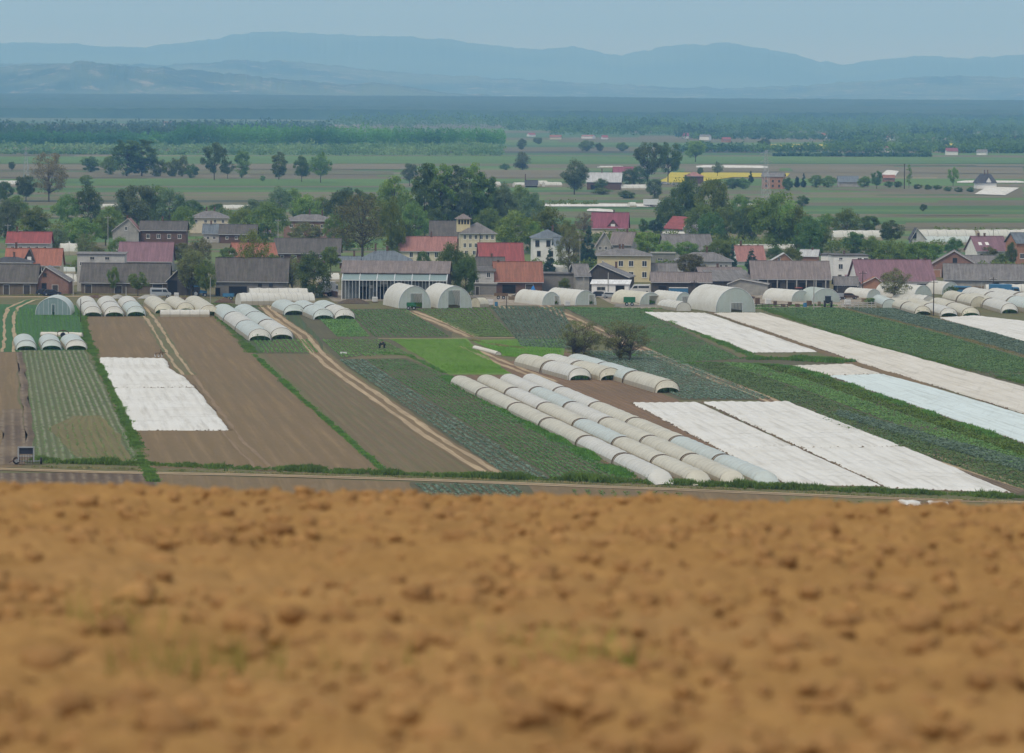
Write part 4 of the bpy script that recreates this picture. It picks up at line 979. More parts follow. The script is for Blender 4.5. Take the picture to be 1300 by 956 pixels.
hoop_house(45, 90, 400, 377.5, 12, R(2), 'rounded greenhouse with pale blue end walls on the green field at the left', door=(66, 69.5), mats=('film_c',), wall='tealglass', bench=False, doorh=.6)
hoop_house(506, 547, 391.5, 363, 16, R(14), 'left of two large hoop houses, with bright green plants in its doorway', door=(521, 536), group='two large hoop houses by the steel shed', doorh=.66)
hoop_house(556, 599, 391.5, 363, 16, R(14), 'right of two large hoop houses, with a wide framed doorway', door=(569, 584), group='two large hoop houses by the steel shed', bench=False, doorh=.8)
hoop_house(688, 712, 387.5, 370.5, 14, R(26), 'low white hoop house with a dark green doorway left of its twin', door=(704, 710), doorh=.7)
hoop_house(730, 757, 387.5, 368.5, 15, R(26), 'white hoop house right of the low one, with a green doorway', door=(748, 755), doorh=.7)
hoop_house(812, 840, 387, 371, 14, R(26), 'yellowish hoop house with plants in its doorway beside the green trailer', door=(824, 838), mats=('film_y',), doorh=.72)
hoop_house(857, 880, 389, 371, 12, R(26), 'small hoop house behind the rounded tunnel', door=(866, 876), doorh=.7, bench=False)
hoop_house(908, 959, 396.5, 365, 18, R(18), 'largest hoop house with a shelf seen in its doorway, above the crop covers', door=(928, 942.5), doorh=.38, bench=False)
hoop_house(1004, 1030, 383, 368.5, 12, R(30), 'white hoop house on the yard right of the long brown roof', mats=('film',), bench=False)
hoop_house(1030, 1067, 384, 366, 8, R(20), 'bare greyish hoop greenhouse with pallets beside it', mats=('film_g',), bench=False)
hoop_house(1100, 1119, 378.5, 367, 10, R(28), 'small bright white hoop house left of the budding tree', mats=('film',), bench=False)
hoop_house(1160, 1184, 379, 362, 16, R(30), 'white hoop house right of the budding tree before the long mauve roof', mats=('film',), bench=False)
hoop_house(1195, 1219, 374, 358, 12, R(24), 'narrow white hoop house left of the timber stack', mats=('film',), bench=False)
# ------------------------------------------------------------------ houses
class House:
    def __init__(s, label, x0, x1, yb, ye, dep=8, yaw=0, name='house', cat='house', group=None):
        s.x0, s.x1, s.yb, s.ye, s.dep, s.yaw = x0, x1, yb, ye, dep, yaw
        s.xm = (x0+x1)/2; s.P = G(s.xm, yb); s.Y = s.P[1]; s.s = S(s.P); s.w = (x1-x0)/s.s/math.cos(yaw)
        s.ze = Zat(s.xm, ye, s.Y)
        s.t = thing(name, label, cat, (s.P[0], s.P[1], 0), yaw, group)
        s.i = 0
    def lx(s, px): return (px-s.xm)/s.s/math.cos(s.yaw)
    def lz(s, py): return Zat(s.xm, py, s.Y)
    def gable(s, yr, wall, roof, oh=.45, rk=None):
        w, d, ze = s.w, s.dep, s.ze; zr = Zat(s.xm, yr, s.Y+d/2) if rk is None else rk; s.zr = zr
        MB().prism_x([(0, 0), (d, 0), (d, ze), (d/2, zr), (0, ze)], -w/2, w/2).build('wall', M[wall], s.t)
        k = (zr-ze)/(d/2); th = .16; o = .03
        rb = MB()
        rb.prism_x([(-oh, ze-oh*k+o), (d/2, zr+o), (d/2, zr+o+th), (-oh, ze-oh*k+o+th)], -w/2-oh, w/2+oh)
        rb.prism_x([(d/2+.001, zr+o), (d+oh, ze-oh*k+o), (d+oh, ze-oh*k+o+th), (d/2+.001, zr+o+th)], -w/2-oh, w/2+oh)
        s.roof = rb.build('roof', M[roof], s.t)
        rc = MB(); rc.box(-w/2-oh-.02, w/2+oh+.02, d/2-.14, d/2+.14, zr+th-.02, zr+th+.1); rc.build('ridge_cap', M[roof], s.roof)
        gt = MB(); gt.tube((-w/2-oh, -oh-.07, ze-oh*k+.05), (w/2+oh, -oh-.07, ze-oh*k+.05), .07, n=5); gt.build('gutter', M['metal'], s.roof)
        s.rz = lambda y: (ze+k*y if y < d/2 else ze+k*(d-y))+th
        return s
    def gable_end(s, yr, wall, roof, oh=.4, apex=.5):
        """ridge runs away from the viewer"""
        w, d, ze = s.w, s.dep, s.ze; zr = Zat(s.xm, yr, s.Y); ax = -w/2+w*apex; s.zr = zr
        MB().prism_y([(-w/2, 0), (w/2, 0), (w/2, ze), (ax, zr), (-w/2, ze)], 0, d).build('wall', M[wall], s.t)
        th = .16; o = .03; rb = MB(); kl = (zr-ze)/(w*apex); kr = (zr-ze)/(w*(1-apex))
        rb.prism_y([(-w/2-oh, ze-oh*kl+o), (ax, zr+o), (ax, zr+o+th), (-w/2-oh, ze-oh*kl+o+th)], -oh, d+oh)
        rb.prism_y([(ax+.001, zr+o), (w/2+oh, ze-oh*kr+o), (w/2+oh, ze-oh*kr+o+th), (ax+.001, zr+o+th)], -oh, d+oh)
        s.roof = rb.build('roof', M[roof], s.t)
        bb = MB(); bb.tube((-w/2-oh, -oh-.03, ze-oh*kl+o+.08), (ax, -oh-.03, zr+o+.08), .09, n=4); bb.tube((ax, -oh-.03, zr+o+.08), (w/2+oh, -oh-.03, ze-oh*kr+o+.08), .09, n=4); bb.build('barge_board', M['lightgrey'], s.roof)
        s.rz = lambda y: zr+th-.5
        return s
    def hip(s, yr, wall, roof, oh=.55, rl=None):
        w, d, ze = s.w, s.dep, s.ze; zr = Zat(s.xm, yr, s.Y+d/2); s.zr = zr
        MB().box(-w/2, w/2, 0, d, 0, ze).build('wall', M[wall], s.t)
        hl = max(.05, (w-d)/2) if rl is None else rl
        V = [(-w/2-oh, -oh, ze+.02), (w/2+oh, -oh, ze+.02), (w/2+oh, d+oh, ze+.02), (-w/2-oh, d+oh, ze+.02),
             (-w/2-oh, -oh, ze+.16), (w/2+oh, -oh, ze+.16), (w/2+oh, d+oh, ze+.16), (-w/2-oh, d+oh, ze+.16), (-hl, d/2, zr), (hl, d/2, zr)]
        rb = MB().add(V, [(3, 2, 1, 0), (0, 1, 5, 4), (1, 2, 6, 5), (2, 3, 7, 6), (3, 0, 4, 7), (4, 5, 9, 8), (6, 7, 8, 9), (5, 6, 9), (7, 4, 8)])
        s.roof = rb.build('roof', M[roof], s.t)
        gt = MB(); gt.tube((-w/2-oh, -oh-.06, ze+.06), (w/2+oh, -oh-.06, ze+.06), .07, n=5); gt.build('gutter', M['metal'], s.roof)
        k = (zr-ze)/(d/2); s.rz = lambda y: ze+k*min(y, d-y)+.1
        return s
    def mono(s, yr, wall, roof, oh=.35):
        """roof rises to the back"""
        w, d, ze = s.w, s.dep, s.ze; zb = Zat(s.xm, yr, s.Y+d)
        MB().prism_x([(0, 0), (d, 0), (d, zb), (0, ze)], -w/2, w/2).build('wall', M[wall], s.t)
        k = (zb-ze)/d; th = .14
        s.roof = MB().prism_x([(-oh, ze-oh*k+.03), (d+oh, zb+oh*k+.03), (d+oh, zb+oh*k+.03+th), (-oh, ze-oh*k+.03+th)], -w/2-oh, w/2+oh).build('roof', M[roof], s.t)
        s.rz = lambda y: ze+k*y+th; return s
    def flat(s, wall, roof, oh=.25):
        w, d, ze = s.w, s.dep, s.ze
        MB().box(-w/2, w/2, 0, d, 0, ze).build('wall', M[wall], s.t)
        s.roof = MB().box(-w/2-oh, w/2+oh, -oh, d+oh, ze+.02, ze+.3).build('roof', M[roof], s.t); s.rz = lambda y: ze+.3; return s
    def win(s, px, py, wp, hp, frame='white', depth=0):
        x = s.lx(px); z = s.lz(py); w = wp/s.s/2/math.cos(s.yaw); h = hp/s.s/2
        f = MB(); e = .09; y0, y1 = -.07+depth, -.005+depth
        f.box(x-w-e, x-w, y0, y1, z-h-e, z+h+e); f.box(x+w, x+w+e, y0, y1, z-h-e, z+h+e)
        f.box(x-w, x+w, y0, y1, z+h, z+h+e); f.box(x-w, x+w, y0, y1, z-h-e, z-h); f.box(x-.03, x+.03, y0+.01, y1-.02, z-h, z+h)
        f.box(x-w-e-.05, x+w+e+.05, y0-.08, y0+.0, z-h-e-.06, z-h-e+.0)
        o = f.build('window', M[frame], s.t)
        MB().box(x-w, x+w, -.04+depth, -.01+depth, z-h, z+h).build('pane', M['glass'], o)
        return s
    def wins(s, xs, pys, wp, hp, frame='white'):
        for py in pys:
            for x in xs: s.win(x, py, wp, hp, frame)
        return s
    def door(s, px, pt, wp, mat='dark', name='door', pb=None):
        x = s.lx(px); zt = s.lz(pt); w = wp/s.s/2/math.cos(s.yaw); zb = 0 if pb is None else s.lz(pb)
        d = MB(); d.box(x-w, x+w, -.05, -.012, zb, zt); o = d.build(name, M[mat], s.t)  # in the near-black material this flat panel is painted shade of an opening
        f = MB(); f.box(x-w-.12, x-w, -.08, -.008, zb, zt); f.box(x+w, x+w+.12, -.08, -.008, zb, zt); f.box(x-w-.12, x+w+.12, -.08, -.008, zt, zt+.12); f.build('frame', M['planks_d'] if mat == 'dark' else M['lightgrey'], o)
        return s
    def side_win(s, side, n, z0, z1, ww=1.0):
        x = -s.w/2 if side < 0 else s.w/2
        for k in range(n):
            y = s.dep*(k+.5)/n
            o = MB().box(min(x, x+side*.06)-.0, max(x, x+side*.06), y-ww/2-.08, y+ww/2+.08, z0-.08, z1+.08).build('window', M['white'], s.t)
            MB().box(min(x+side*.061, x+side*.075), max(x+side*.061, x+side*.075), y-ww/2, y+ww/2, z0, z1).build('pane', M['glass'], o)
        return s
    def chim(s, px, h=1.3, y=None, w=.5, mat='brick_d'):
        y = s.dep*.5 if y is None else y; x = s.lx(px); z = s.rz(y)
        c = MB().box(x-w/2, x+w/2, y-w/2, y+w/2, z-.6, z+h).box(x-w/2-.06, x+w/2+.06, y-w/2-.06, y+w/2+.06, z+h, z+h+.1).build('chimney', M[mat], s.roof)
        return s
    def dormer(s, px, yt, yb_, wp, wall='dark', roof='r_dark', win=True):
        """small gabled dormer on the front slope"""
        x = s.lx(px); w = wp/s.s/2; 
        za = s.lz(yt); zb = s.lz(yb_); ze = zb+(za-zb)*.35
        y0 = .3
        d = MB().prism_y([(x-w, zb), (x+w, zb), (x+w, ze), (x, za), (x-w, ze)], y0, s.dep/2).build('dormer', M[wall], s.roof)
        k = (za-ze)/w
        r = MB(); r.prism_y([(x-w-.3, ze-.3*k+.02), (x, za+.02), (x, za+.15), (x-w-.3, ze-.3*k+.15)], y0-.3, s.dep/2); r.prism_y([(x+.001, za+.02), (x+w+.3, ze-.3*k+.02), (x+w+.3, ze-.3*k+.15), (x+.001, za+.15)], y0-.3, s.dep/2)
        r.build('dormer_roof', M[roof], s.roof)
        if win: MB().box(x-w*.4, x+w*.4, y0-.05, y0-.01, zb+.4*(za-zb)*.5, zb+.55*(za-zb)).build('dormer_window', M['white'], s.roof)
        return s
def lin(a, b, n): return list(np.linspace(a, b, n))

# ---- left of the village
h = House('long red metal roof house at the far left above the conifers', 9, 63, 336, 308, 7).gable(295, 'lightgrey', 'r_red').wins(lin(16, 57, 5), [315], 3.5, 4).chim(20)
h = House('orange red roof house with a dark front gable at the left', 7, 76, 354, 336, 9).gable(316, 'cream', 'r_orange').dormer(37, 317, 337, 13, 'planks_d', 'r_dark').wins([18, 55, 66], [342], 4, 4).chim(18, 1.4)
h = House('house with dark hipped roof and white wall at the far left', -14, 38, 356, 334, 7).hip(326, 'white', 'r_black').wins(lin(-6, 32, 5), [339], 4, 4).chim(16, 1.0)
h = House('low barn with mossy dark roof and grey plank wall at the left edge', -14, 46, 374, 357.5, 9, name='barn', cat='barn').gable(336, 'planks', 'r_dark').door(8, 362, 7, 'planks_d').door(34, 362, 8, 'planks_d')
h = House('small red brick barn with its gable facing, left of the pole', 47, 87, 374, 357, 9, name='barn', cat='barn').gable_end(339.5, 'brick', 'r_grey', apex=.28).win(57, 349, 3.5, 3.5, 'planks_d').door(56, 360, 5).door(70, 362, 7, 'planks_d', 'gate')
h = House('narrow two storey light grey block with two small windows', 98, 158, 370, 323, 6).mono(320.5, 'lightgrey', 'r_grey').wins([117, 136], [328], 5, 3.2, 'lightgrey').win(103, 335, 3, 4)
h = House('wide pale mauve roof behind the long dark barn', 151, 217, 345, 331, 11, name='barn', cat='barn').gable(308, 'grey_wall', 'r_mauve').wins(lin(160, 210, 4), [336], 4, 3)
h = House('long dark mossy barn behind two small trees', 103, 213, 372.5, 358, 10, name='barn', cat='barn').gable(335, 'planks', 'r_dark').door(112, 362, 8, 'planks_d').door(150, 363, 9, 'planks_d').door(200, 361, 12, 'planks_d').win(178, 364, 4, 3, 'planks_d')
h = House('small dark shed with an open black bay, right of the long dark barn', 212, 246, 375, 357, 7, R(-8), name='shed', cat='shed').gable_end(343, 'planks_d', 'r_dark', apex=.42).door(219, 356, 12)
h = House('grey gabled house left of centre behind the mauve roof', 143, 176, 314, 293, 9).gable_end(278, 'grey_wall', 'r_rust', apex=.6).win(160, 290, 3, 4).chim(160, 1.2)
h = House('brown brick house with low dark roof behind the mauve roof', 178, 236, 314, 292, 8).gable(281, 'brick_d', 'r_dark').wins(lin(188, 228, 4), [300], 4, 5).chim(205)
h = House('cream house with shallow grey pyramid roof at the back left', 240, 289, 296, 277, 10).hip(267.5, 'cream', 'r_grey').wins([249, 261, 273, 283], [281], 3, 3.5).chim(261, 1.2).chim(271, 1.2)
h = House('small blue grey roof left of the long dark brick shed', 258, 278, 308, 296, 7).gable(285, 'lightgrey', 'r_slate').wins([264, 272], [302], 3, 3).chim(267, 1)
h = House('brick shed with long dark grey roof behind the white house', 279, 325, 309, 297, 8, name='shed', cat='shed').gable(285.5, 'brick_d', 'r_dark').wins([288, 300, 314], [302], 3, 3)
h = House('white house with orange red roof behind the sparse tree', 300, 351, 336, 326, 9, R(16)).gable(309, 'white', 'r_orange').wins([306, 320, 338], [330], 3, 3)
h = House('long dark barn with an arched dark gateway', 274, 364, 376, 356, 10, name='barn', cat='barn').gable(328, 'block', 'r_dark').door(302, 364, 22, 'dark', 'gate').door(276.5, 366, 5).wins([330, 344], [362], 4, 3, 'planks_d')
h = House('dark grey roofed barn behind the dark round tree', 349, 431, 334, 321, 10, name='barn', cat='barn').gable(303, 'brick_d', 'r_dark').wins(lin(358, 424, 5), [326], 4, 3)
h = House('red brick house with wide shallow hipped roof and two chimneys', 360, 425, 303, 281, 11).hip(272, 'brick', 'r_grey').wins([370, 383, 396, 409, 419], [287, 297], 3.5, 4).chim(392, 1.5).chim(408, 1.2)
h = House('tiny mauve roofed hut before the brick hipped house', 335, 343, 303, 294, 3, name='hut', cat='hut').gable(290, 'cream', 'r_mauve').door(339, 297, 2)
h = House('blue grey roofed house above the steel shed, with two chimneys', 455, 521, 340, 332, 9).hip(318, 'lightgrey', 'r_slate').chim(476, 1.6).chim(491, 1).wins(lin(463, 515, 5), [336], 3, 3)
h = House('low slate roof left of the blue grey hipped roof', 431, 456, 341, 333, 7, name='shed', cat='shed').gable(326, 'brick_d', 'r_slate').chim(449, 1.4).door(440, 336, 4)
h = House('cream house with long faded pink red roof above the steel shed', 507, 578, 334.5, 318, 9).gable(301, 'cream', 'r_pink').wins([522, 543, 554], [323.5], 4, 6).door(532, 320, 4, 'planks_b').chim(547)
h = House('wide dark grey roof left of the small tower', 546, 594, 325, 301, 13).gable(281, 'brick_d', 'r_dark').wins(lin(552, 588, 4), [308], 3, 4)
# house with cupola
h = House('cream two storey house with little yellow tower on the roof', 585, 629, 328, 297, 11, R(4)).hip(282, 'cream', 'r_grey').wins(lin(590, 625, 6), [301, 311.5], 3, 5).wins(lin(592, 622, 4), [321], 3.5, 5)
P = h; cx = h.lx(589); z0 = h.lz(286); z1 = h.lz(278.5); zt = h.lz(271.5)
tw = MB().box(cx-1.9, cx+1.9, 2.5, 6, z0-2, z1).build('tower', M['yellow'], h.t)
for k in range(4): MB().box(cx-1.55+k*.85, cx-1.0+k*.85, 2.44, 2.48, z0+.2, z1-.25).build('window', M['glass'], tw)
MB().add([(cx-2.5, 1.9, z1+.02), (cx+2.5, 1.9, z1+.02), (cx+2.5, 6.6, z1+.02), (cx-2.5, 6.6, z1+.02), (cx, 4.25, zt)], [(3, 2, 1, 0), (0, 1, 4), (1, 2, 4), (2, 3, 4), (3, 0, 4)]).build('tower_roof', M['r_brown'], h.t)
h = House('bright red roof behind the dark tree in the village centre', 610, 664, 348, 333, 11, R(5), name='barn', cat='barn').gable(309, 'cream', 'r_red')
h = House('dark low roof before the bright red roof', 606, 640, 352, 341, 9, R(3), name='shed', cat='shed').gable(327, 'grey_wall', 'r_dark').chim(625, .8)
h = House('grey house with two white windows left of the rust red barn', 597, 627, 373, 345, 7).mono(339, 'lightgrey', 'r_dark').wins([601.5, 606], [355.5], 3.2, 7).win(620, 349, 4, 6)
h = House('low grey block annex before the grey house', 599, 630, 374.5, 361, 3, name='shed', cat='shed').flat('block', 'concrete').door(606, 364, 4, 'planks_d')
h = House('barn with rust red tile roof and dark wall, blue tarpaulin in front', 629, 688, 373, 357, 10, R(4), name='barn', cat='barn').gable(333, 'brick_d', 'r_rust').door(646, 362, 16).door(672, 361, 9, 'planks_d').chim(634, .3)
h = House('white modern house with grey hipped roof and dark balcony windows', 677, 716, 334, 303, 10, R(4)).hip(291, 'white', 'r_slate').wins([682, 696, 708], [309], 4.5, 7, 'planks_d').wins([684, 700, 711], [322], 4, 6, 'planks_d').chim(703, 1)
h = House('white wing of the modern house beside the spruce', 705, 727, 336, 312, 8, R(4)).gable(302, 'white', 'r_slate').wins([710, 720], [318], 4, 5)
h = House('long windowless block wall shed in the village centre', 688, 731, 371, 348, 5, name='shed', cat='shed').mono(346, 'block', 'r_dark')
h = House('dark planked barn with black gable behind the white workshop', 742, 797, 372, 352, 10, R(-10), name='barn', cat='barn').gable_end(336, 'planks_d', 'r_grey', apex=.3).chim(778, .8)
h = House('dark grey roofed shed left of the white workshop', 731, 748, 372, 350, 9, R(8), name='shed', cat='shed').gable(336, 'grey_wall', 'r_grey')
h = House('white workshop with white flat roof and a black doorway', 751, 798, 376, 361, 8, R(-4), name='workshop', cat='workshop').mono(356, 'white', 'r_white').door(787, 363, 10).win(763, 366.5, 10, 4, 'lightgrey')
h = House('yellow two storey house with grey hipped roof', 759, 826, 358, 325, 10).hip(315.5, 'yellow', 'r_grey', rl=2.4).wins([788, 801, 818], [334.5, 348.5], 5.5, 6.5).wins([765], [334], 1.2, 5).chim(787, .9).chim(791, .9)
h = House('maroon roofed house with a gabled dormer at the back', 751, 796, 297, 289, 10, R(-5)).gable(270.5, 'cream', 'r_maroon').dormer(778, 279, 291, 13, 'brick_d', 'r_maroon').chim(778, .9)
h = House('grey house with brown roof, its gable to the left, above the yellow house', 775, 801, 324, 310, 9, R(-14)).gable(295, 'grey_wall', 'r_brown').chim(792, .9)
h = House('grey gabled wing left of the brown roof above the yellow house', 757, 776, 325, 311, 7, 0).gable_end(295, 'grey_wall', 'r_brown', apex=.55).wins([762, 769], [315], 3, 4)
h = House('grey house with bright red roof slope and its gable to the right', 866, 892, 297, 290, 11, R(32)).gable_end(276, 'grey_wall', 'r_red', apex=.45).wins([878], [296], 7, 2.5, 'brick_d').win(884, 287, 2, 3)
h = House('wide low dark grey roof among the trees right of the yellow house', 845, 905, 330, 317, 10, R(10), name='barn', cat='barn').gable(298, 'grey_wall', 'r_grey')
h = House('grey house with hipped roof behind the yellow green tree', 859, 929, 352, 332, 9).hip(320, 'lightgrey', 'r_grey').door(869, 336, 2, 'dark', 'window', 350).wins([915, 922], [338], 3, 4).chim(898, 1.2)
h = House('low hipped roof shed right of the yellow house', 826, 858, 358, 345, 6, name='shed', cat='shed').gable(335, 'planks_d', 'r_grey')
h = House('grey concrete block shed above the low shed by the yellow house', 827, 857, 338, 322, 5, name='shed', cat='shed').flat('block', 'concrete').win(838, 329, 6, 2, 'lightgrey')
h = House('long low shed with grey roof and dark wall behind the blue container', 828, 902, 376, 358, 9, name='shed', cat='shed').gable(346.5, 'planks_d', 'r_brown').door(888, 363, 8).door(841, 363, 10)
h = House('shed with brown roof joining the long low sheds', 890, 944, 368, 351, 11, R(6), name='shed', cat='shed').gable(340, 'planks_d', 'r_brown').chim(915, .8).door(899, 356, 6)
h = House('slanting roofed dark shed before the long brown roof', 904, 956, 371, 357, 8, R(12), name='shed', cat='shed').mono(344, 'planks_d', 'r_grey').win(932, 362, 16, 5, 'lightgrey')
h = House('raw concrete shed with slanting top beside the largest hoop house', 925, 974, 375, 361, 5, R(-6), name='shed', cat='shed').gable_end(355, 'concrete', 'r_grey', apex=.3)
h = House('longest shed with brown grey sheet roof and open front', 955, 1053, 373, 354, 14, name='shed', cat='shed').gable(332, 'planks_d', 'r_brown')
for px in lin(962, 1048, 8):
    x = h.lx(px); MB().box(x-.14, x+.14, -.5, -.2, 0, h.ze-.1).build('post', M['concrete'], h.t)
for px in (970, 985, 1003, 1020, 1038): h.door(px, 359, 11, 'dark', 'bay')  # flat dark panels, the shade of the open front as colour
h = House('salmon red roof among trees above the long shed', 937, 971, 337, 331, 9, R(8)).gable(312.5, 'white', 'r_pink').chim(944)
h = House('tiny orange brick shed behind the long brown roof', 980, 1006, 342, 331, 5, name='shed', cat='shed').gable_end(322, 'brick_o', 'r_lgrey', apex=.6).win(989, 329, 2.5, 4, 'white')
h = House('small shed with pale grey roof and pink wall, left of the white flat house', 1016, 1037, 334, 325, 6, R(-10), name='shed', cat='shed').gable(317.5, 'brick_o', 'r_lgrey').chim(1030, .5)
h = House('white two storey house with flat dark roof', 1058, 1102, 356, 325, 10, R(4)).flat('white', 'r_dark').wins([1067, 1094], [338.5], 5, 6).wins([1067], [328.5], 4, 2.5).wins([1091, 1099], [328.5], 5, 2).door(1066, 349, 4, 'planks_d').chim(1075, .8)
h = House('white side wing of the flat roofed house', 1042, 1057, 353, 324, 8, R(-10)).flat('white', 'r_dark').wins([1048], [338], 2, 4)
h = House('barn with long mauve roof and white gable on its left', 1090, 1187, 372, 356.5, 13, R(7), name='barn', cat='barn').gable(330.5, 'white', 'r_mauve').door(1170, 361, 10).door(1183, 361, 4).chim(1182, .3)
h = House('small orange brown brick shed before the mauve roof', 1096, 1121, 374, 360, 5, name='shed', cat='shed').gable_end(352.5, 'brick_o', 'r_rust', apex=.6)
h = House('low mauve roofed lean to left of the long mauve roof', 1076, 1095, 366, 356, 5, name='shed', cat='shed').mono(350, 'white', 'r_mauve')
h = House('glass and timber lean to sheds beside the white flat house', 1060, 1088, 373, 361, 5, name='shed', cat='shed').gable(352, 'planks_d', 'r_grey').wins([1066, 1075, 1083], [366], 6, 6, 'lightgrey')
h = House('brick and grey house with its gable facing, right of the mauve barn', 1181, 1241, 352, 337, 12, R(-6)).gable_end(319.5, 'brick', 'r_brown', apex=.5).win(1212, 330.5, 5, 5.5, 'planks_d').door(1190, 343, 8, 'brick_o', 'brick_panel')
h = House('small pale gabled house under the long white tunnels', 1157, 1175, 312, 303, 9, 0).gable_end(290.5, 'lightgrey', 'r_black', apex=.4).win(1161, 299, 4, 6, 'planks_d')
h = House('white house with mauve roof and two skylights', 1240, 1280, 332, 318, 10, R(14)).gable(300.5, 'white', 'r_mauve').wins([1246, 1258, 1270], [324], 4, 4).chim(1249, .8).chim(1257, .8)
for px in (1247, 1256):
    x = h.lx(px); k = (h.zr-h.ze)/(h.dep/2); y = 2.2; z = h.ze+k*y+.16+.04
    MB().add([(x-.5, y-.5, z-.5*k), (x+.5, y-.5, z-.5*k), (x+.5, y+.5, z+.5*k), (x-.5, y+.5, z+.5*k), (x-.5, y-.5, z-.5*k+.06), (x+.5, y-.5, z-.5*k+.06), (x+.5, y+.5, z+.5*k+.06), (x-.5, y+.5, z+.5*k+.06)], [(3,2,1,0),(4,5,6,7),(0,1,5,4),(1,2,6,5),(2,3,7,6),(3,0,4,7)]).build('skylight', M['white'], h.roof)
h = House('house with white gable and blue grey roof at the right edge', 1290, 1325, 335, 308, 9, R(14)).gable(296, 'brick_o', 'r_slate').wins([1297], [325], 5, 6)
h = House('low grey roof shed before the skylight house', 1226, 1269, 341, 334, 7, name='shed', cat='shed').gable(325, 'grey_wall', 'r_grey').wins([1237, 1250, 1261], [337.5], 3, 3)
h = House('long grey sheet roofed barn at the right edge with sawn timber stacked before it', 1200, 1325, 370, 355, 12, R(-4), name='barn', cat='barn').gable(336, 'grey_wall', 'r_grey').door(1290, 360, 14).door(1264, 359, 7)
# far ones
h = House('far long farm building with pale grey sheet roof', 745, 788, 241, 231, 16, R(-4), name='barn', cat='barn').gable(219.5, 'brick_d', 'r_lgrey').chim(763, 2).door(755, 235, 10)
h = House('far small mauve roofed house left of the twin tall trees', 779, 804, 224, 219, 14).gable(212, 'cream', 'r_maroon')
h = House('far house with faded pink pyramid roof by the rapeseed field', 870, 893, 233, 224, 12).hip(218, 'brick_d', 'r_pink')
h = House('far unfinished brick house with grey roof beside a pylon', 967, 994, 240, 224, 14, R(-8)).gable(219.5, 'brick_o', 'r_grey').wins([973, 981, 989], [230, 236], 2.5, 3, 'brick_o')
h = House('far low barn with blue grey roof among hedges at the right', 1065, 1090, 237, 231, 14, name='barn', cat='barn').gable(224, 'grey_wall', 'r_slate')
h = House('far house with dark steep hipped roof and white gable at the right', 1241, 1265, 240, 233, 18).hip(221, 'white', 'r_black', rl=3).dormer(1255, 225, 234, 7, 'white', 'r_black').chim(1252, 2).chim(1256, 2)
h = House('far small red brick shed below the small white cover', 1122, 1136, 231, 226, 10, name='shed', cat='shed').gable(222.5, 'brick', 'r_rust')
h = House('far dark tent shaped roof between white tunnels', 667, 682, 238, 235, 10, name='shed', cat='shed').gable(229, 'planks_d', 'r_black').chim(667, 3)
# hamlet on the horizon plain
far = [(866,874,176,172.5,169,'white','r_maroon','far small house with a dark red roof at the left end of the hamlet'), (888,900,178,173,171,'white','r_grey','far bright white house in the hamlet beyond the fields'), (918,928,181,177,174.5,'brick_o','r_red','far red roofed house by the long nursery shed'),
 (940,966,192,188,184.5,'brick_d','r_slate','far long low shed with blue grey roof in the green plain'), (1044,1050,177,173,169,'white','r_orange','far tiny white house with orange roof in the trees'), (1087,1096,186,183,180,'brick_o','r_pink','far pinkish roofed house left in the tree belt'),
 (1115,1130,194,189,186,'white','r_mauve','far house with pale mauve roof in the tree belt'), (1202,1216,197,192,188,'white','r_maroon','far white gabled house with dark red roof at the right'), (1178,1210,171,167.5,165.5,'brick','r_rust','far long reddish shed on the edge of the hamlet'), (1216,1230,169.5,167,164.5,'white','r_white','far bright white hall at the right'),
 (1122,1132,178,174,171,'white','r_red','far tiny house with red roof in the middle of the tree belt'), (738,752,176,173,171.5,'white','r_pink','far pair like pink roofed house right of the long wood'), (698,712,177,174,171.5,'cream','r_rust','far small house right of the long wood'), (672,680,173.5,171,169,'white','r_red','far tiny red roofed house at the end of the long wood'),
 (205,218,160,157.5,154.5,'white','r_orange','far tiny orange roof above the left wood'), (1240,1252,197,193,190,'white','r_grey','far grey roofed house at the right end of the belt'), (765,772,177,174.5,172,'white','r_red','far tiny red roofed house left of the twin trees'), (1292,1304,180,176,173,'brick_o','r_red','far red roofed house at the right edge')]
for a in far:
    H_ = House(a[7], a[0], a[1], a[2], a[3], 14, R(random.uniform(-20, 20))).gable(a[4], a[5], a[6])

# ---- steel shed with glass front canopy
h = House('steel shed with grey brown roof and glazed white framed porch', 433, 568, 381, 352, 15, R(-2), name='greenhouse_shed', cat='shed')
h.Y += 0
zr = Zat(500, 332, h.Y+9); ze = Zat(500, 346.5, h.Y+3)
w = h.w
MB().prism_x([(3, 0), (15, 0), (15, ze), (9, zr), (3, ze)], -w/2, w/2).build('wall', M['planks_d'], h.t)
k = (zr-ze)/6
rb = MB(); rb.prism_x([(2.6, ze-.4*k+.03), (9, zr+.03), (9, zr+.2), (2.6, ze-.4*k+.2)], -w/2-.4, w/2+.4); rb.prism_x([(9.001, zr+.03), (15.4, ze-.4*k+.03), (15.4, ze-.4*k+.2), (9.001, zr+.2)], -w/2-.4, w/2+.4)
rf = rb.build('roof', M['r_brown'], h.t)
zf = Zat(500, 356, h.Y); zb = Zat(500, 348.5, h.Y+2.9)
MB().prism_x([(0, zf), (2.9, zb), (2.9, zb+.05), (0, zf+.05)], -w/2+.1, w/2-.1).build('glass_canopy', M['tealglass'], h.t)
n = 6
for i in range(n+1):
    x = -w/2+.15+(w-.3)*i/n
    f = MB(); f.box(x-.08, x+.08, -.12, .05, 0, zf+.1); f.tube((x, -.05, zf+.12), (x, 2.95, zb+.14), .12, n=4); f.build('post', M['steel_w'], h.t)
for i in range(n):
    for q in (.2, .4, .6, .8):
        x = -w/2+.15+(w-.3)*(i+q)/n; MB().box(x-.03, x+.03, -.04, .04, 0, zf).build('mullion', M['steel_w'], h.t)
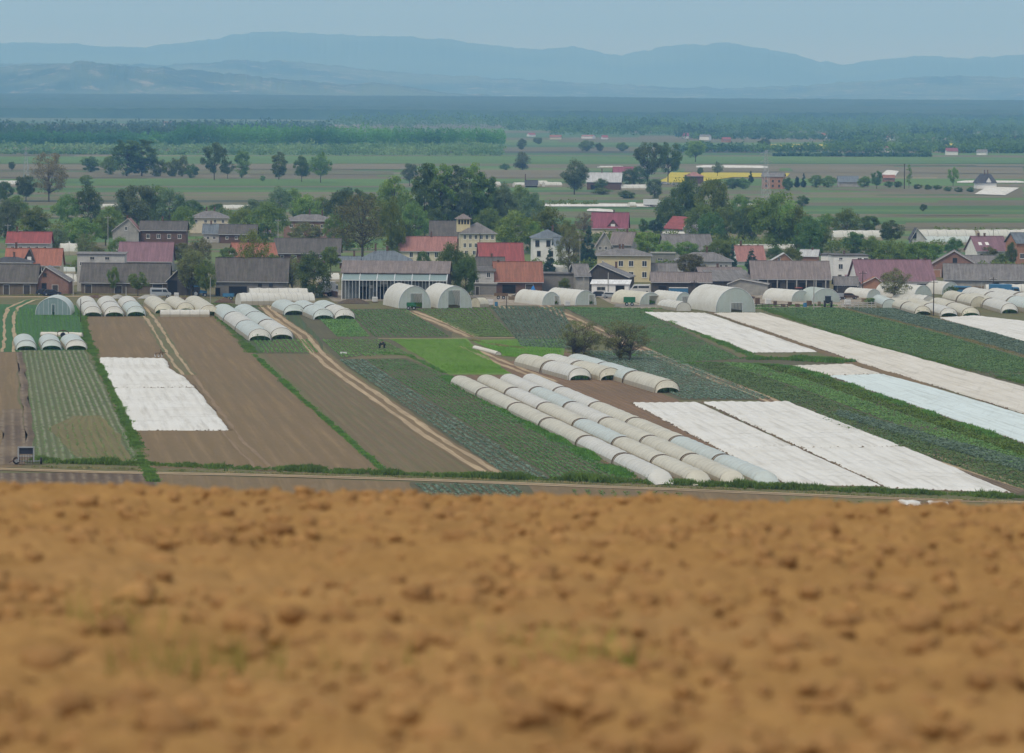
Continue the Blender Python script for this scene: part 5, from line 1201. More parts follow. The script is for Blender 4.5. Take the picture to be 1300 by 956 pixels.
MB().box(-w/2, w/2, -.08, .02, zf-.1, zf+.06).build('gutter', M['steel_w'], h.t)
pn = MB().box(-w/2+.3, w/2-.3, 2.9, 2.96, .0, zf-.6); pn.build('inner_screen', M['screen'], h.t)
for px, ww in ((461, 10), (484, 13), (520, 10), (548, 9)):
    x = h.lx(px); MB().box(x-ww/11., x+ww/11., 2.8, 2.88, 0, 2.9).build('door', M['dark'], h.t)
for px, py in ((484, 359), (489, 359), (470, 364)):
    x = h.lx(px); z = Zat(px, py, h.Y+2.5); MB().box(x-.35, x+.35, 2.5, 2.78, z-.35, z+.35).build('wall_fan', M['lightgrey'], h.t)
# ------------------------------------------------------------------ trees
def crown_cloud(rng, K, n, rx, rz, zc, cr, leaf, shape='round', shell=.55):
    """K clumps inside an ellipsoid; returns triangle soup (unit height tree) and clump centres"""
    C = []
    while len(C) < K:
        p = rng.uniform(-1, 1, 3); r = np.linalg.norm(p)
        if r > 1 or (r < shell and rng.random() < .65): continue
        if shape == 'cone' and np.hypot(p[0], p[1]) > (1-p[2])/2+.04: continue
        if shape == 'fan' and np.hypot(p[0], p[1]) > .35+.65*(p[2]+1)/2: continue
        C.append(p)
    C = np.array(C)*np.array([rx, rx, rz])+np.array([0, 0, zc])
    w = rng.uniform(.4, 1.4, K); w /= w.sum(); ci = rng.choice(K, n, p=w)
    rad = cr*rng.uniform(.6, 1.3, K)
    q = rng.normal(0, 1, (n, 3)); q /= np.linalg.norm(q, axis=1)[:, None]; q *= (rng.random(n)**.4)[:, None]
    pos = C[ci]+q*rad[ci][:, None]*np.array([1, 1, .75])
    a = rng.normal(0, 1, (n, 3)); a /= np.linalg.norm(a, axis=1)[:, None]
    b = np.cross(a, rng.normal(0, 1, (n, 3))); b /= np.linalg.norm(b, axis=1)[:, None]
    s = leaf*rng.uniform(.6, 1.5, n)[:, None]
    V = np.stack([pos-a*s*.6, pos+a*s*.6+b*s*.2, pos+b*s*1.1], 1).reshape(-1, 3)
    return V, C
PROTO = {}
def make_proto(key, seed, K, n, rx, rz, zc, cr, leaf, shape='round', trunk_r=.022, limbs=8, fork=.28, twigs=0, shell=.55, multi=1):
    rng = np.random.default_rng(seed)
    V, C = crown_cloud(rng, K, n, rx, rz, zc, cr, leaf, shape, shell)
    V[:, 2] = np.maximum(V[:, 2], .01)
    cm = mesh_np('crown', V, np.arange(len(V)).reshape(-1, 3), [M['leaf_mid']])
    t = MB()
    for k in range(multi):
        bx = 0 if multi == 1 else rng.normal(0, .06); by = 0 if multi == 1 else rng.normal(0, .06)
        top = (bx*1.5, by*1.5, fork*1.0)
        t.tube((bx, by, -.01), top, trunk_r, trunk_r*.7, 7)
        pz = max(.55, zc+rz*.5) if shape != 'fan' else zc
        t.tube(top, (bx*2+rng.normal(0, .02), by*2, pz), trunk_r*.7, trunk_r*.15, 6)
        idx = rng.choice(len(C), min(limbs//multi+1, len(C)), replace=False)
        for i in idx:
            zz = rng.uniform(fork*.7, max(fork*.8, min(C[i][2]*.75, pz))); p = np.array([bx*1.5, by*1.5, zz]); m_ = p*.45+C[i]*.55+np.array([0, 0, -.02])
            t.tube(p, m_, trunk_r*.42, trunk_r*.25, 5); t.tube(m_, C[i], trunk_r*.25, trunk_r*.08, 4)
            for _ in range(twigs):
                e = C[i]+rng.normal(0, .08, 3); t.tube(m_*.5+C[i]*.5, e, trunk_r*.12, trunk_r*.04, 3)
    tm = mesh_np('trunk', t.v, t.f, [M['bark']])
    PROTO.setdefault(key, []).append((cm, tm))
for s in range(5): make_proto('round', 100+s, 60, 11000, .42, .38, .58, .125, .023, limbs=10, fork=.25)
for s in range(3): make_proto('bushy', 200+s, 70, 12000, .46, .46, .50, .13, .023, limbs=8, fork=.15)
for s in range(5): make_proto('tall', 300+s, 80, 9000, .23, .46, .53, .07, .019, limbs=16, fork=.12, trunk_r=.016)
for s in range(4): make_proto('sparse', 400+s, 75, 7000, .44, .40, .58, .11, .018, limbs=30, fork=.22, twigs=2, shell=.3)
for s in range(2): make_proto('bare', 500+s, 130, 9500, .47, .46, .50, .085, .016, 'round', limbs=70, fork=.06, twigs=3, shell=.2, multi=3)
for s in range(3): make_proto('conifer', 600+s, 110, 8500, .32, .52, .50, .07, .024, 'cone', limbs=20, fork=.1, trunk_r=.02, shell=.2)
for s in range(4): make_proto('shrub', 700+s, 36, 5000, .48, .44, .46, .18, .036, limbs=6, fork=.1, multi=2)
for s in range(3): make_proto('open', 800+s, 48, 8000, .42, .38, .60, .11, .022, limbs=16, fork=.3, twigs=1, trunk_r=.02, shell=.6)
for s in range(2): make_proto('column', 900+s, 34, 3000, .10, .46, .52, .055, .013, limbs=10, fork=.1, trunk_r=.01)
_tc = [0]
def tree(kind, px, yb, yt, wpx, leaf, label, group=None, name='tree', cat='tree'):
    P = G(px, yb); _tc[0] += 1; k = _tc[0]
    h = (Zat(px, yt, P[1])); W = wpx/S(P)
    pr = PROTO[kind][k % len(PROTO[kind])]
    cr = {'round': .92, 'bushy': 1.0, 'tall': .50, 'sparse': .96, 'bare': 1.0, 'conifer': .62, 'shrub': 1.08, 'open': .9, 'column': .28}[kind]
    t = thing(name, label, cat, (P[0], P[1], 0), (k*2.399) % 6.28, group)
    sx = W/cr; t.scale = (sx, sx, h*1.0)
    for me, nm, mat in ((pr[0], 'crown', leaf), (pr[1], 'trunk', 'bark')):
        o = link(nm, me, t)
        if nm == 'crown': o.material_slots[0].link = 'OBJECT'; o.material_slots[0].material = M[mat]
    return t
T = tree
# left and back rows
T('sparse', 62, 256, 193, 50, 'leaf_brown', 'big brownish budding tree at the far left')
T('round', 33, 256, 222, 28, 'leaf_dark', 'dark green tree left of the big brownish one')
T('bushy', 6, 258, 228, 24, 'leaf_dark', 'dark tree cut by the left edge below the brownish tree')
T('bushy', 112, 284, 236, 36, 'leaf_dark', 'round dark green tree with a full crown, right of the brownish tree')
T('open', 109, 243, 221, 18, 'leaf_mid', 'small tree just above the round dark green tree')
T('bushy', 174, 292, 231, 58, 'leaf_grey', 'broad grey green tree behind the tiny white tunnel')
T('bushy', 215, 292, 240, 46, 'leaf_grey', 'grey green tree right of the broad one at the left')
T('bushy', 246, 276, 253, 30, 'leaf_dark', 'low dark tree behind the cream house at the back')
T('bushy', 276, 277, 257, 26, 'leaf_dark', 'low dark tree right of the cream back house roof')
T('bushy', 10, 303, 254, 44, 'leaf_grey', 'wide grey green tree at the left edge above the red roofs')
T('bushy', 45, 304, 261, 46, 'leaf_mid', 'grey green round tree above the long red roof')
T('shrub', 75, 273, 257, 26, 'leaf_light', 'bright shrub below the big brownish tree', name='shrub', cat='shrub')
T('bushy', 104, 316, 277, 56, 'leaf_mid', 'wide tree behind the tall white tunnel at the left')
T('sparse', 108, 328, 297, 30, 'leaf_olive', 'olive small tree before the tall white tunnel at the left')
T('round', 134, 312, 272, 32, 'leaf_mid', 'tree left of the grey gabled house at the left')
T('bushy', 86, 284, 246, 30, 'leaf_mid', 'tree between the brownish tree and the round dark one')
T('conifer', 45, 318, 301, 9, 'leaf_blue', 'left one of two small dark conifers before the long red roof')
T('conifer', 60, 318, 299, 12, 'leaf_blue', 'right one of two small dark conifers before the long red roof')
T('open', 56, 342, 322, 16, 'leaf_olive', 'small bare twigged tree before the orange red roof')
T('open', 144, 373, 337, 16, 'leaf_mid', 'slender small tree before the long dark barn')
T('open', 175, 376, 344, 28, 'leaf_mid', 'wider small tree before the long dark barn')
T('round', 243, 376, 314, 38, 'leaf_olive', 'tall olive green tree right of the small dark shed')
T('round', 262, 377, 330, 30, 'leaf_mid', 'green tree left of the barn with the arched gateway')
T('sparse', 252, 352, 300, 36, 'leaf_olive', 'thin crowned tree behind the tall olive one')
T('sparse', 321, 374, 291, 46, 'leaf_light', 'tall light green thin tree before the white orange roofed house')
T('bushy', 398, 378, 318, 46, 'leaf_dark', 'dark green round tree left of the steel shed')
T('sparse', 371, 374, 324, 32, 'leaf_olive', 'thin olive tree left of the dark round tree')
T('bushy', 388, 318, 283, 46, 'leaf_olive', 'yellow green round tree before the brick hipped house')
T('round', 420, 345, 312, 26, 'leaf_mid', 'tree above the dark round tree by the barn')
T('sparse', 460, 328, 248, 82, 'leaf_olive', 'largest brown green tree in the middle of the village')
T('bushy', 355, 280, 238, 38, 'leaf_grey', 'grey green tree above the brick hipped house')
T('bushy', 388, 288, 246, 42, 'leaf_light', 'bright green tree behind the chimneys of the brick hipped house')
T('bushy', 433, 290, 238, 44, 'leaf_dark', 'dark tree behind the largest brown green tree')
T('bushy', 340, 306, 257, 52, 'leaf_mid', 'wide tree left of the brick hipped house')
T('bushy', 306, 298, 262, 34, 'leaf_light', 'light green tree right of the cream back house')
T('round', 410, 284, 250, 34, 'leaf_mid', 'middle tree in the row behind the brick hipped house')
T('shrub', 441, 250, 236, 16, 'leaf_dark', 'small shrub at the top of the row behind the brown green tree', name='shrub', cat='shrub')
T('round', 500, 296, 223, 46, 'leaf_light', 'tall light green tree left of the poplars')
T('round', 470, 285, 244, 36, 'leaf_mid', 'green tree left of the tall light green one')
T('bushy', 497, 334, 252, 34, 'leaf_mid', 'green tree before the tall light green one')
T('bushy', 512, 322, 280, 30, 'leaf_dark', 'dark tree between the pink red roof and the poplars')
gp = 'tall dark poplars in a clump'
T('tall', 539, 300, 209, 40, 'leaf_dark', 'leftmost of the tall dark poplars', gp, 'poplar_tree')
T('tall', 558, 298, 203, 42, 'leaf_mid', 'second of the tall dark poplars from the left', gp, 'poplar_tree')
T('tall', 577, 298, 206, 42, 'leaf_grey', 'middle one of the tall dark poplars', gp, 'poplar_tree')
T('tall', 596, 297, 204, 42, 'leaf_mid', 'second of the tall dark poplars from the right', gp, 'poplar_tree')
T('tall', 613, 297, 214, 36, 'leaf_dark', 'rightmost of the tall dark poplars', gp, 'poplar_tree')
T('bushy', 527, 306, 254, 36, 'leaf_mid', 'lower tree at the left foot of the poplars')
T('bushy', 549, 303, 262, 34, 'leaf_dark', 'lower tree under the left poplars')
T('round', 520, 236, 207, 22, 'leaf_grey', 'pale tree just left of the poplar tops')
T('bushy', 640, 296, 231, 42, 'leaf_grey', 'grey green tree right of the poplars')
T('bushy', 676, 290, 241, 38, 'leaf_grey', 'lower grey green tree left of the lone far round tree')
T('bushy', 655, 322, 268, 54, 'leaf_light', 'bright green round tree above the bright red roof')
T('bushy', 694, 318, 261, 52, 'leaf_mid', 'rich green round tree behind the white modern house')
T('bushy', 620, 300, 262, 36, 'leaf_mid', 'tree at the right foot of the poplars')
T('bushy', 572, 376, 309, 40, 'leaf_dark', 'dark tree at the right end of the steel shed')
T('bushy', 591, 378, 320, 32, 'leaf_dark', 'dark tree right of the other, before the cream tower house')
T('sparse', 722, 350, 284, 36, 'leaf_olive', 'thin olive tree before the white modern house')
T('sparse', 741, 300, 270, 26, 'leaf_brown', 'brownish thin tree left of the maroon roof')
T('conifer', 746, 340, 284, 26, 'leaf_blue', 'dark blue spruce left of the brown gabled house', None, 'spruce_tree')
T('conifer', 698, 350, 315, 20, 'leaf_blue', 'dark conifer before the white modern house', None, 'spruce_tree')
T('round', 729, 247, 203, 38, 'leaf_grey', 'lone round tree beyond the village, left of the far grey roof')
T('bushy', 763, 243, 226, 20, 'leaf_dark', 'small dark tree before the far grey roofed building')
T('shrub', 662, 216, 192, 24, 'leaf_grey', 'tall far shrub clump above the lone tree, at the left', name='shrub', cat='shrub')
T('shrub', 641, 216, 207, 14, 'leaf_dark', 'tiny dark far shrub left of the tall far clump', name='shrub', cat='shrub')
T('open', 822, 234, 178, 38, 'leaf_dark', 'left one of the tall twin trees by the rapeseed field')
T('open', 848, 234, 178, 36, 'leaf_dark', 'right one of the tall twin trees by the rapeseed field')
T('bushy', 799, 236, 214, 22, 'leaf_dark', 'dark tree at the foot of the tall twin trees')
T('bushy', 812, 234, 210, 24, 'leaf_dark', 'dark low crown between the small mauve roof and the twin trees')
T('bushy', 831, 252, 225, 24, 'leaf_grey', 'round tree below the tall twin trees')
T('shrub', 796, 252, 241, 26, 'leaf_dark', 'dark low shrub left of the round tree below the twins', name='shrub', cat='shrub')
T('shrub', 763, 247, 238, 30, 'leaf_mid', 'flat shrub before the far grey roofed building', name='shrub', cat='shrub')
T('round', 889, 224, 212, 8, 'leaf_dark', 'tiny dark tree behind the pink pyramid roof')
T('open', 911, 224, 205, 15, 'leaf_grey', 'small open tree over the rapeseed field')
T('bushy', 870, 292, 222, 48, 'leaf_dark', 'wide dark tree in the middle of the green mass right of centre')
T('bushy', 905, 296, 222, 46, 'leaf_mid', 'wide tree right of the wide dark one in the green mass')
T('bushy', 848, 294, 250, 34, 'leaf_dark', 'dark tree left in the green mass above the small red roof')
T('bushy', 888, 304, 256, 40, 'leaf_mid', 'lower tree in the green mass behind the grey gable')
T('bushy', 922, 304, 260, 40, 'leaf_mid', 'lower tree right in the green mass')
T('bushy', 945, 306, 264, 34, 'leaf_dark', 'dark low tree left of the big rounded tree')
T('shrub', 944, 262, 248, 26, 'leaf_dark', 'shrub above the green mass, left of the big rounded tree', name='shrub', cat='shrub')
T('round', 985, 322, 244, 70, 'leaf_mid', 'biggest rounded tree right of centre')
T('bushy', 1011, 322, 262, 40, 'leaf_mid', 'tree leaning on the right of the biggest rounded tree')
T('bushy', 1028, 332, 272, 44, 'leaf_dark', 'dark tree above the small pale grey roof')
T('shrub', 1018, 262, 247, 20, 'leaf_dark', 'low dark shrub at the right shoulder of the biggest rounded tree', name='shrub', cat='shrub')
T('bushy', 1075, 302, 265, 36, 'leaf_mid', 'tree behind the white flat roofed house')
T('bushy', 1052, 300, 270, 28, 'leaf_mid', 'tree left behind the white flat roofed house')
T('bushy', 1104, 300, 272, 26, 'leaf_dark', 'dark tree behind the white tunnel at the right')
T('round', 1132, 312, 279, 32, 'leaf_dark', 'dark tree right of the white tunnel behind the flat roofed house')
T('bushy', 1128, 342, 306, 40, 'leaf_mid', 'tree above the long mauve roof, at its left part')
T('bushy', 1166, 342, 304, 42, 'leaf_mid', 'tree above the long mauve roof, below the small pale gable')
T('bushy', 1211, 326, 302, 26, 'leaf_dark', 'small tree before the right white tunnels')
T('shrub', 1254, 332, 311, 24, 'leaf_olive', 'round shrub before the skylight house', name='shrub', cat='shrub')
T('bushy', 1284, 340, 305, 16, 'leaf_dark', 'dark tree left of the orange gable at the right edge')
T('bushy', 1272, 344, 322, 22, 'leaf_dark', 'low dark shrub mass below the skylight house')
T('sparse', 1136, 384, 341, 46, 'leaf_olive', 'budding olive green tree before the long mauve roof')
T('bushy', 876, 354, 320, 40, 'leaf_olive', 'yellow green round tree before the grey hipped house')
T('round', 872, 334, 306, 34, 'leaf_mid', 'tree right of the wide dark grey roof')
T('bushy', 912, 334, 303, 44, 'leaf_mid', 'tree above the grey hipped house at its right')
T('bushy', 822, 326, 292, 40, 'leaf_light', 'bright green tree right of the brown gabled house')
T('sparse', 802, 322, 290, 20, 'leaf_light', 'thin bright tree beside the brown gabled house roof')
T('round', 817, 300, 278, 14, 'leaf_dark', 'left small dark round tree below the green mass')
T('round', 832, 301, 278, 20, 'leaf_blue', 'right small dark round tree below the green mass')
T('round', 918, 322, 296, 16, 'leaf_dark', 'dark narrow tree over the grey hipped house')
T('conifer', 930, 342, 308, 14, 'leaf_blue', 'dark conifer left of the salmon roof', None, 'spruce_tree')
T('conifer', 954, 342, 316, 20, 'leaf_blue', 'dark conifer before the salmon roof', None, 'spruce_tree')
T('bushy', 985, 336, 312, 24, 'leaf_dark', 'low tree right of the salmon roof')
T('bushy', 1006, 340, 312, 26, 'leaf_mid', 'low tree above the right end of the longest shed')
T('shrub', 1208, 376, 362, 18, 'leaf_dark', 'shrub before the long grey barn at the right', name='shrub', cat='shrub')
T('shrub', 1108, 386, 377, 22, 'leaf_mid', 'low shrub under the budding tree', name='shrub', cat='shrub')
T('bushy', 538, 345, 318, 20, 'leaf_dark', 'low dark tree by the pink red roofed house')
T('bushy', 230, 336, 306, 26, 'leaf_olive', 'olive tree at the right end of the mauve roof')
T('bushy', 346, 346, 322, 22, 'leaf_mid', 'tree at the right of the white orange roofed house')
T('bushy', 440, 318, 290, 30, 'leaf_mid', 'tree under the largest brown green tree, left')

# more of the green mass behind and between the houses
T('bushy', 20, 280, 246, 36, 'leaf_mid', 'low green tree under the dark tree left of the brownish one')
T('bushy', 140, 296, 262, 34, 'leaf_mid', 'mid green tree between the round dark tree and the broad grey one')
T('bushy', 160, 268, 244, 26, 'leaf_grey', 'small grey green tree above the broad grey green one, left shoulder')
T('round', 196, 284, 234, 36, 'leaf_mid', 'tree squeezed between the two broad grey green ones')
T('bushy', 232, 300, 262, 30, 'leaf_mid', 'tree at the left wall of the cream back house')
T('bushy', 150, 326, 300, 28, 'leaf_mid', 'low tree before the grey gabled house, left')
T('bushy', 20, 326, 296, 34, 'leaf_mid', 'low tree behind the left end of the long red roof')
T('bushy', 72, 322, 290, 34, 'leaf_grey', 'low tree behind the right end of the long red roof')
T('bushy', 122, 338, 312, 26, 'leaf_olive', 'low olive tree beside the tall white tunnel, right')
T('bushy', 322, 284, 250, 34, 'leaf_grey', 'grey green tree in the gap left of the wide middle tree')
T('bushy', 372, 276, 240, 30, 'leaf_mid', 'tree in the row behind the brick hipped house, second from left')
T('round', 450, 272, 240, 30, 'leaf_dark', 'dark tree peeping over the largest brown green tree')
T('bushy', 486, 300, 250, 34, 'leaf_mid', 'tree filling the gap left of the tall light green tree')
T('bushy', 425, 312, 272, 30, 'leaf_mid', 'tree at the right wall of the brick hipped house')
T('bushy', 404, 330, 300, 24, 'leaf_olive', 'small olive tree before the dark grey roofed barn')
T('bushy', 290, 340, 312, 24, 'leaf_mid', 'tree left of the white house with the orange red roof')
T('sparse', 286, 374, 332, 26, 'leaf_olive', 'thin olive tree before the left end of the arched barn')
T('bushy', 352, 372, 342, 22, 'leaf_dark', 'dark bushy tree before the right end of the arched barn')
T('bushy', 626, 286, 240, 32, 'leaf_grey', 'grey tree filling in right of the rightmost poplar')
T('bushy', 660, 286, 236, 34, 'leaf_mid', 'tree between the two grey green ones right of the poplars')
T('bushy', 640, 310, 276, 30, 'leaf_mid', 'low tree left under the bright green round tree')
T('bushy', 676, 322, 278, 32, 'leaf_light', 'light green tree between the bright and the rich green ones')
T('bushy', 720, 316, 280, 26, 'leaf_mid', 'low tree right of the rich green round tree')
T('bushy', 716, 372, 352, 16, 'leaf_mid', 'small bush at the corner of the block wall shed', name='shrub', cat='shrub')
T('bushy', 856, 289, 258, 34, 'leaf_mid', 'tree behind the bright red roof slope')
T('bushy', 902, 310, 270, 36, 'leaf_dark', 'dark lower tree right of the grey gable')
T('bushy', 936, 292, 246, 34, 'leaf_mid', 'tree between the green mass and the biggest rounded tree')
T('bushy', 958, 306, 256, 36, 'leaf_mid', 'tree at the left foot of the biggest rounded tree')
T('bushy', 1000, 308, 256, 44, 'leaf_light', 'lighter tree over the right half of the biggest rounded tree')
T('bushy', 1040, 318, 284, 34, 'leaf_mid', 'low tree left of the white flat roofed house')
T('bushy', 1084, 322, 292, 34, 'leaf_dark', 'dark low tree over the flat dark roof')
T('bushy', 1106, 330, 300, 28, 'leaf_mid', 'tree between the flat roofed house and the mauve roof')
T('bushy', 1148, 334, 308, 26, 'leaf_mid', 'low tree in the middle above the long mauve roof')
T('bushy', 1185, 330, 308, 24, 'leaf_mid', 'low tree at the right end above the long mauve roof')
T('bushy', 845, 334, 306, 26, 'leaf_light', 'light tree at the left end of the wide low grey roof')
T('bushy', 790, 316, 292, 24, 'leaf_mid', 'low tree behind the brown roof above the yellow house')
T('bushy', 735, 326, 296, 26, 'leaf_olive', 'olive tree left of the blue spruce')
# two grey shrubs in the field
T('bare', 738, 453, 403, 62, 'leaf_olive', 'left one of two big twiggy shrubs in the fields', None, 'field_shrub', 'shrub')
T('bare', 793, 457, 404, 66, 'leaf_olive', 'right one of two big twiggy shrubs in the fields', None, 'field_shrub', 'shrub')
# lone trees on the plain
T('tall', 161, 224, 175, 38, 'leaf_dark', 'tall dark far tree, left of a touching pair on the plain')
T('tall', 180, 224, 175, 40, 'leaf_dark', 'tall dark far tree, right of a touching pair on the plain')
T('bushy', 115, 219, 198, 28, 'leaf_dark', 'round far tree left of the dark touching pair')
T('bushy', 140, 222, 196, 26, 'leaf_mid', 'round paler far tree touching the dark pair')
T('shrub', 201, 224, 200, 24, 'leaf_mid', 'far shrub right of the dark pair, first of four', name='shrub', cat='shrub')
T('shrub', 219, 224, 199, 20, 'leaf_mid', 'far shrub right of the dark pair, second of four', name='shrub', cat='shrub')
T('shrub', 232, 224, 196, 22, 'leaf_mid', 'far shrub right of the dark pair, tallest of four', name='shrub', cat='shrub')
T('shrub', 243, 226, 207, 20, 'leaf_dark', 'far shrub right of the dark pair, last of four', name='shrub', cat='shrub')
T('open', 272, 229, 179, 36, 'leaf_dark', 'large open far tree with a visible trunk')
T('open', 289, 227, 203, 20, 'leaf_dark', 'smaller far tree at the foot of the large open one')
T('tall', 307, 226, 189, 22, 'leaf_mid', 'slim far tree right of the large open one')
T('tall', 354, 228, 191, 22, 'leaf_mid', 'slim egg shaped far tree standing alone')
T('round', 383, 231, 198, 24, 'leaf_dark', 'left one of two round far trees side by side')
T('open', 407, 232, 193, 30, 'leaf_mid', 'right one of two round far trees side by side')
T('round', 15, 217, 205, 9, 'leaf_dark', 'tiny dark far tree at the left edge')
T('shrub', 333, 230, 222, 8, 'leaf_mid', 'tiny far bush between slim trees', name='shrub', cat='shrub')
T('round', 883, 206, 178, 28, 'leaf_light', 'yellow green far tree above the rapeseed field')
T('round', 970, 190, 176, 18, 'leaf_dark', 'small dark far tree by the far yellow strip')
T('conifer', 953, 232, 217, 9, 'leaf_blue', 'dark narrow far conifer left of the unfinished brick house')
T('bushy', 930, 240, 226, 22, 'leaf_dark', 'far shrub left of the narrow conifer, left', name='shrub', cat='shrub')
T('bushy', 943, 240, 225, 22, 'leaf_mid', 'far shrub touching the narrow conifer', name='shrub', cat='shrub')
T('bushy', 1000, 242, 224, 16, 'leaf_dark', 'far shrub right of the unfinished brick house', name='shrub', cat='shrub')
T('conifer', 1012, 238, 220, 9, 'leaf_blue', 'left one of two narrow far conifers')
T('conifer', 1020, 238, 219, 9, 'leaf_blue', 'right one of two narrow far conifers')
T('bushy', 1036, 238, 221, 20, 'leaf_mid', 'far hedge shrub right of the two narrow conifers', name='shrub', cat='shrub')
T('bushy', 1052, 238, 223, 20, 'leaf_mid', 'far hedge shrub left of the blue grey barn', name='shrub', cat='shrub')
T('bushy', 1097, 238, 223, 18, 'leaf_mid', 'far hedge shrub right of the blue grey barn', name='shrub', cat='shrub')
T('round', 1113, 240, 217, 15, 'leaf_dark', 'far dark tree left of the small red brick shed')
T('column', 1154, 239, 208, 9, 'leaf_mid', 'thin columnar far tree beside a tall pole', name='poplar_tree')
T('open', 1210, 237, 211, 15, 'leaf_light', 'pale small far tree left of the dark hipped house')
T('bushy', 1172, 268, 258.5, 11, 'leaf_dark', 'lone tiny dark bush in the middle of the right fields', name='shrub', cat='shrub')
for i, (x, y, lab) in enumerate([(1128, 238, 'low far shrub below the small red brick shed'), (1140, 238, 'low far shrub left of the columnar tree'), (1165, 240, 'low far shrub just right of the columnar tree'), (1178, 241, 'low far shrub second right of the columnar tree'),
      (1190, 241, 'low far shrub third right of the columnar tree'), (1203, 243, 'low far shrub under the pale small tree'), (1217, 244, 'low far shrub left of the dark hipped house front'), (1232, 244, 'low far shrub at the corner of the dark hipped house')]):
    T('shrub', x, y, y-(9 if i < 2 else 7), 12, 'leaf_dark', lab, 'low shrubs along the far right hedge', 'shrub', 'shrub')
T('bushy', 683, 183, 174, 14, 'leaf_mid', 'far small tree at the right end of the long wood')
T('bushy', 745, 192, 178, 22, 'leaf_mid', 'pale far tree group right of the long wood, left part')
T('bushy', 761, 192, 181, 12, 'leaf_dark', 'far dark tree right of that pale group')
T('bushy', 790, 192, 180, 18, 'leaf_mid', 'far tree below left of the twin trees')
T('bushy', 663, 190, 176, 14, 'leaf_dark', 'far dark tree touching the right end of the long wood')

# ---- masses one cannot count
def wood(name, label, rows, mat, leaf=.9, n=70, seed=1, hvar=.25):
    """rows: (px0, px1, ybase0, ybase1, height m, crown m, rows deep, row gap m)"""
    rng = np.random.default_rng(seed); VV = []
    tri = None
    for (a, b, ya, yb, H, Cw, deep, gap) in rows:
        A = G(a, ya); B = G(b, yb); L = np.linalg.norm(B-A)
        for r in range(deep):
            k = max(1, int(L/(Cw*.72))); f = (np.arange(k)+rng.uniform(.1, .9, k))/k
            P = A[None]*(1-f[:, None])+B[None]*f[:, None]; P[:, 1] += r*gap+rng.uniform(-.4, .4, k)*gap
            P[:, 2] = terrain(P[:, 0], P[:, 1])
            hh = H*(1+hvar*rng.normal(0, 1, k)*.6)*(1+.15*(fbm(P[:, 0]/60, P[:, 0]*0+r, 2, seed)-.5)*2); ww = Cw*rng.uniform(.75, 1.3, k)
            m_ = n; q = rng.normal(0, 1, (k, m_, 3)); q /= np.linalg.norm(q, axis=2)[..., None]; q *= (rng.random((k, m_, 1))**.33)
            lump = 1+.22*np.sin(q[..., :1]*5+rng.uniform(0, 6, (k, 1, 1)))*np.cos(q[..., 2:]*4)
            pos = q*lump*np.stack([ww/2, ww/2, hh*.47], 1)[:, None]+P[:, None]; pos[..., 2] += (hh*.5)[:, None]
            u = rng.normal(0, 1, (k, m_, 3)); u /= np.linalg.norm(u, axis=2)[..., None]; v = np.cross(u, rng.normal(0, 1, (k, m_, 3))); v /= np.linalg.norm(v, axis=2)[..., None]
            s = leaf*rng.uniform(.6, 1.5, (k, m_, 1))
            VV.append(np.stack([pos-u*s, pos+u*s, pos+v*s*1.3], 2).reshape(-1, 3))
    V = np.concatenate(VV); me = mesh_np(name, V, np.arange(len(V)).reshape(-1, 3), [M[mat]])
    return tag(link(name, me), label, kind='stuff')
m_leafA = m_leaf('wood leaf spring', (.075, .15, .03), (.035, .085, .025), scale=.02); M['wA'] = m_leafA
M['wB'] = m_leaf('wood leaf dark', (.045, .085, .035), (.03, .06, .03), scale=.02)
M['wC'] = m_leaf('wood leaf pale', (.12, .17, .07), (.07, .12, .045), scale=.02)
wood('woodland', 'long straight edged wood with dark trunks on the plain', [(222, 430, 187, 187.5, 21, 9, 4, 9), (420, 640, 187.5, 188, 19, 9, 4, 9), (-10, 230, 186, 186.5, 14, 9, 3, 9)], 'wA', .7, 240, 1, .12)
wood('woodland', 'bluish tree belts behind the long wood', [(-20, 240, 176, 177, 15, 13, 3, 30), (-20, 140, 168, 168, 14, 16, 2, 60), (100, 330, 170, 171, 14, 16, 2, 60), (160, 420, 165, 165, 14, 18, 2, 100)], 'wB', 1.4, 90, 2)
wood('shrub_belt', 'pale scrub belt before the long wood', [(240, 640, 197, 198, 7.5, 9, 2, 12), (300, 625, 194, 195, 9, 10, 2, 12), (0, 240, 196, 196.5, 4, 7, 2, 14), (0, 640, 191, 191.5, 6, 9, 2, 18), (560, 640, 193, 194, 10, 10, 1, 12)], 'wC', .8, 70, 3)
wood('tree_belt', 'hazy tree belts around the far hamlet', [(860, 1320, 193, 195, 8, 11, 2, 20), (1050, 1200, 188, 189, 9, 13, 2, 20), (1215, 1320, 188, 190, 10, 13, 2, 20), (1080, 1320, 181, 182, 11, 14, 2, 40), (700, 1320, 172, 173, 15, 16, 2, 60), (880, 1100, 177, 178, 9, 13, 2, 30), (640, 1320, 166, 167, 13, 20, 3, 80), (420, 1320, 162, 162.5, 20, 24, 3, 120)], 'wA', 1.15, 100, 4)
wood('tree_belt', 'dark clumps in the far tree belts', [(860, 920, 176, 176, 14, 12, 2, 30), (1060, 1110, 181, 181, 13, 14, 2, 30), (940, 990, 171, 171, 18, 16, 2, 40), (1240, 1320, 184, 185, 11, 15, 2, 30), (700, 760, 168, 168, 18, 16, 2, 60), (790, 860, 170, 170, 20, 18, 2, 60), (1160, 1230, 175, 175, 14, 15, 2, 40), (-20, 60, 181, 181, 18, 12, 2, 30), (100, 160, 180, 180, 15, 12, 2, 30), (985, 1180, 198.6, 199.3, 2.6, 8, 1, 10)], 'wB', 1.6, 60, 5)
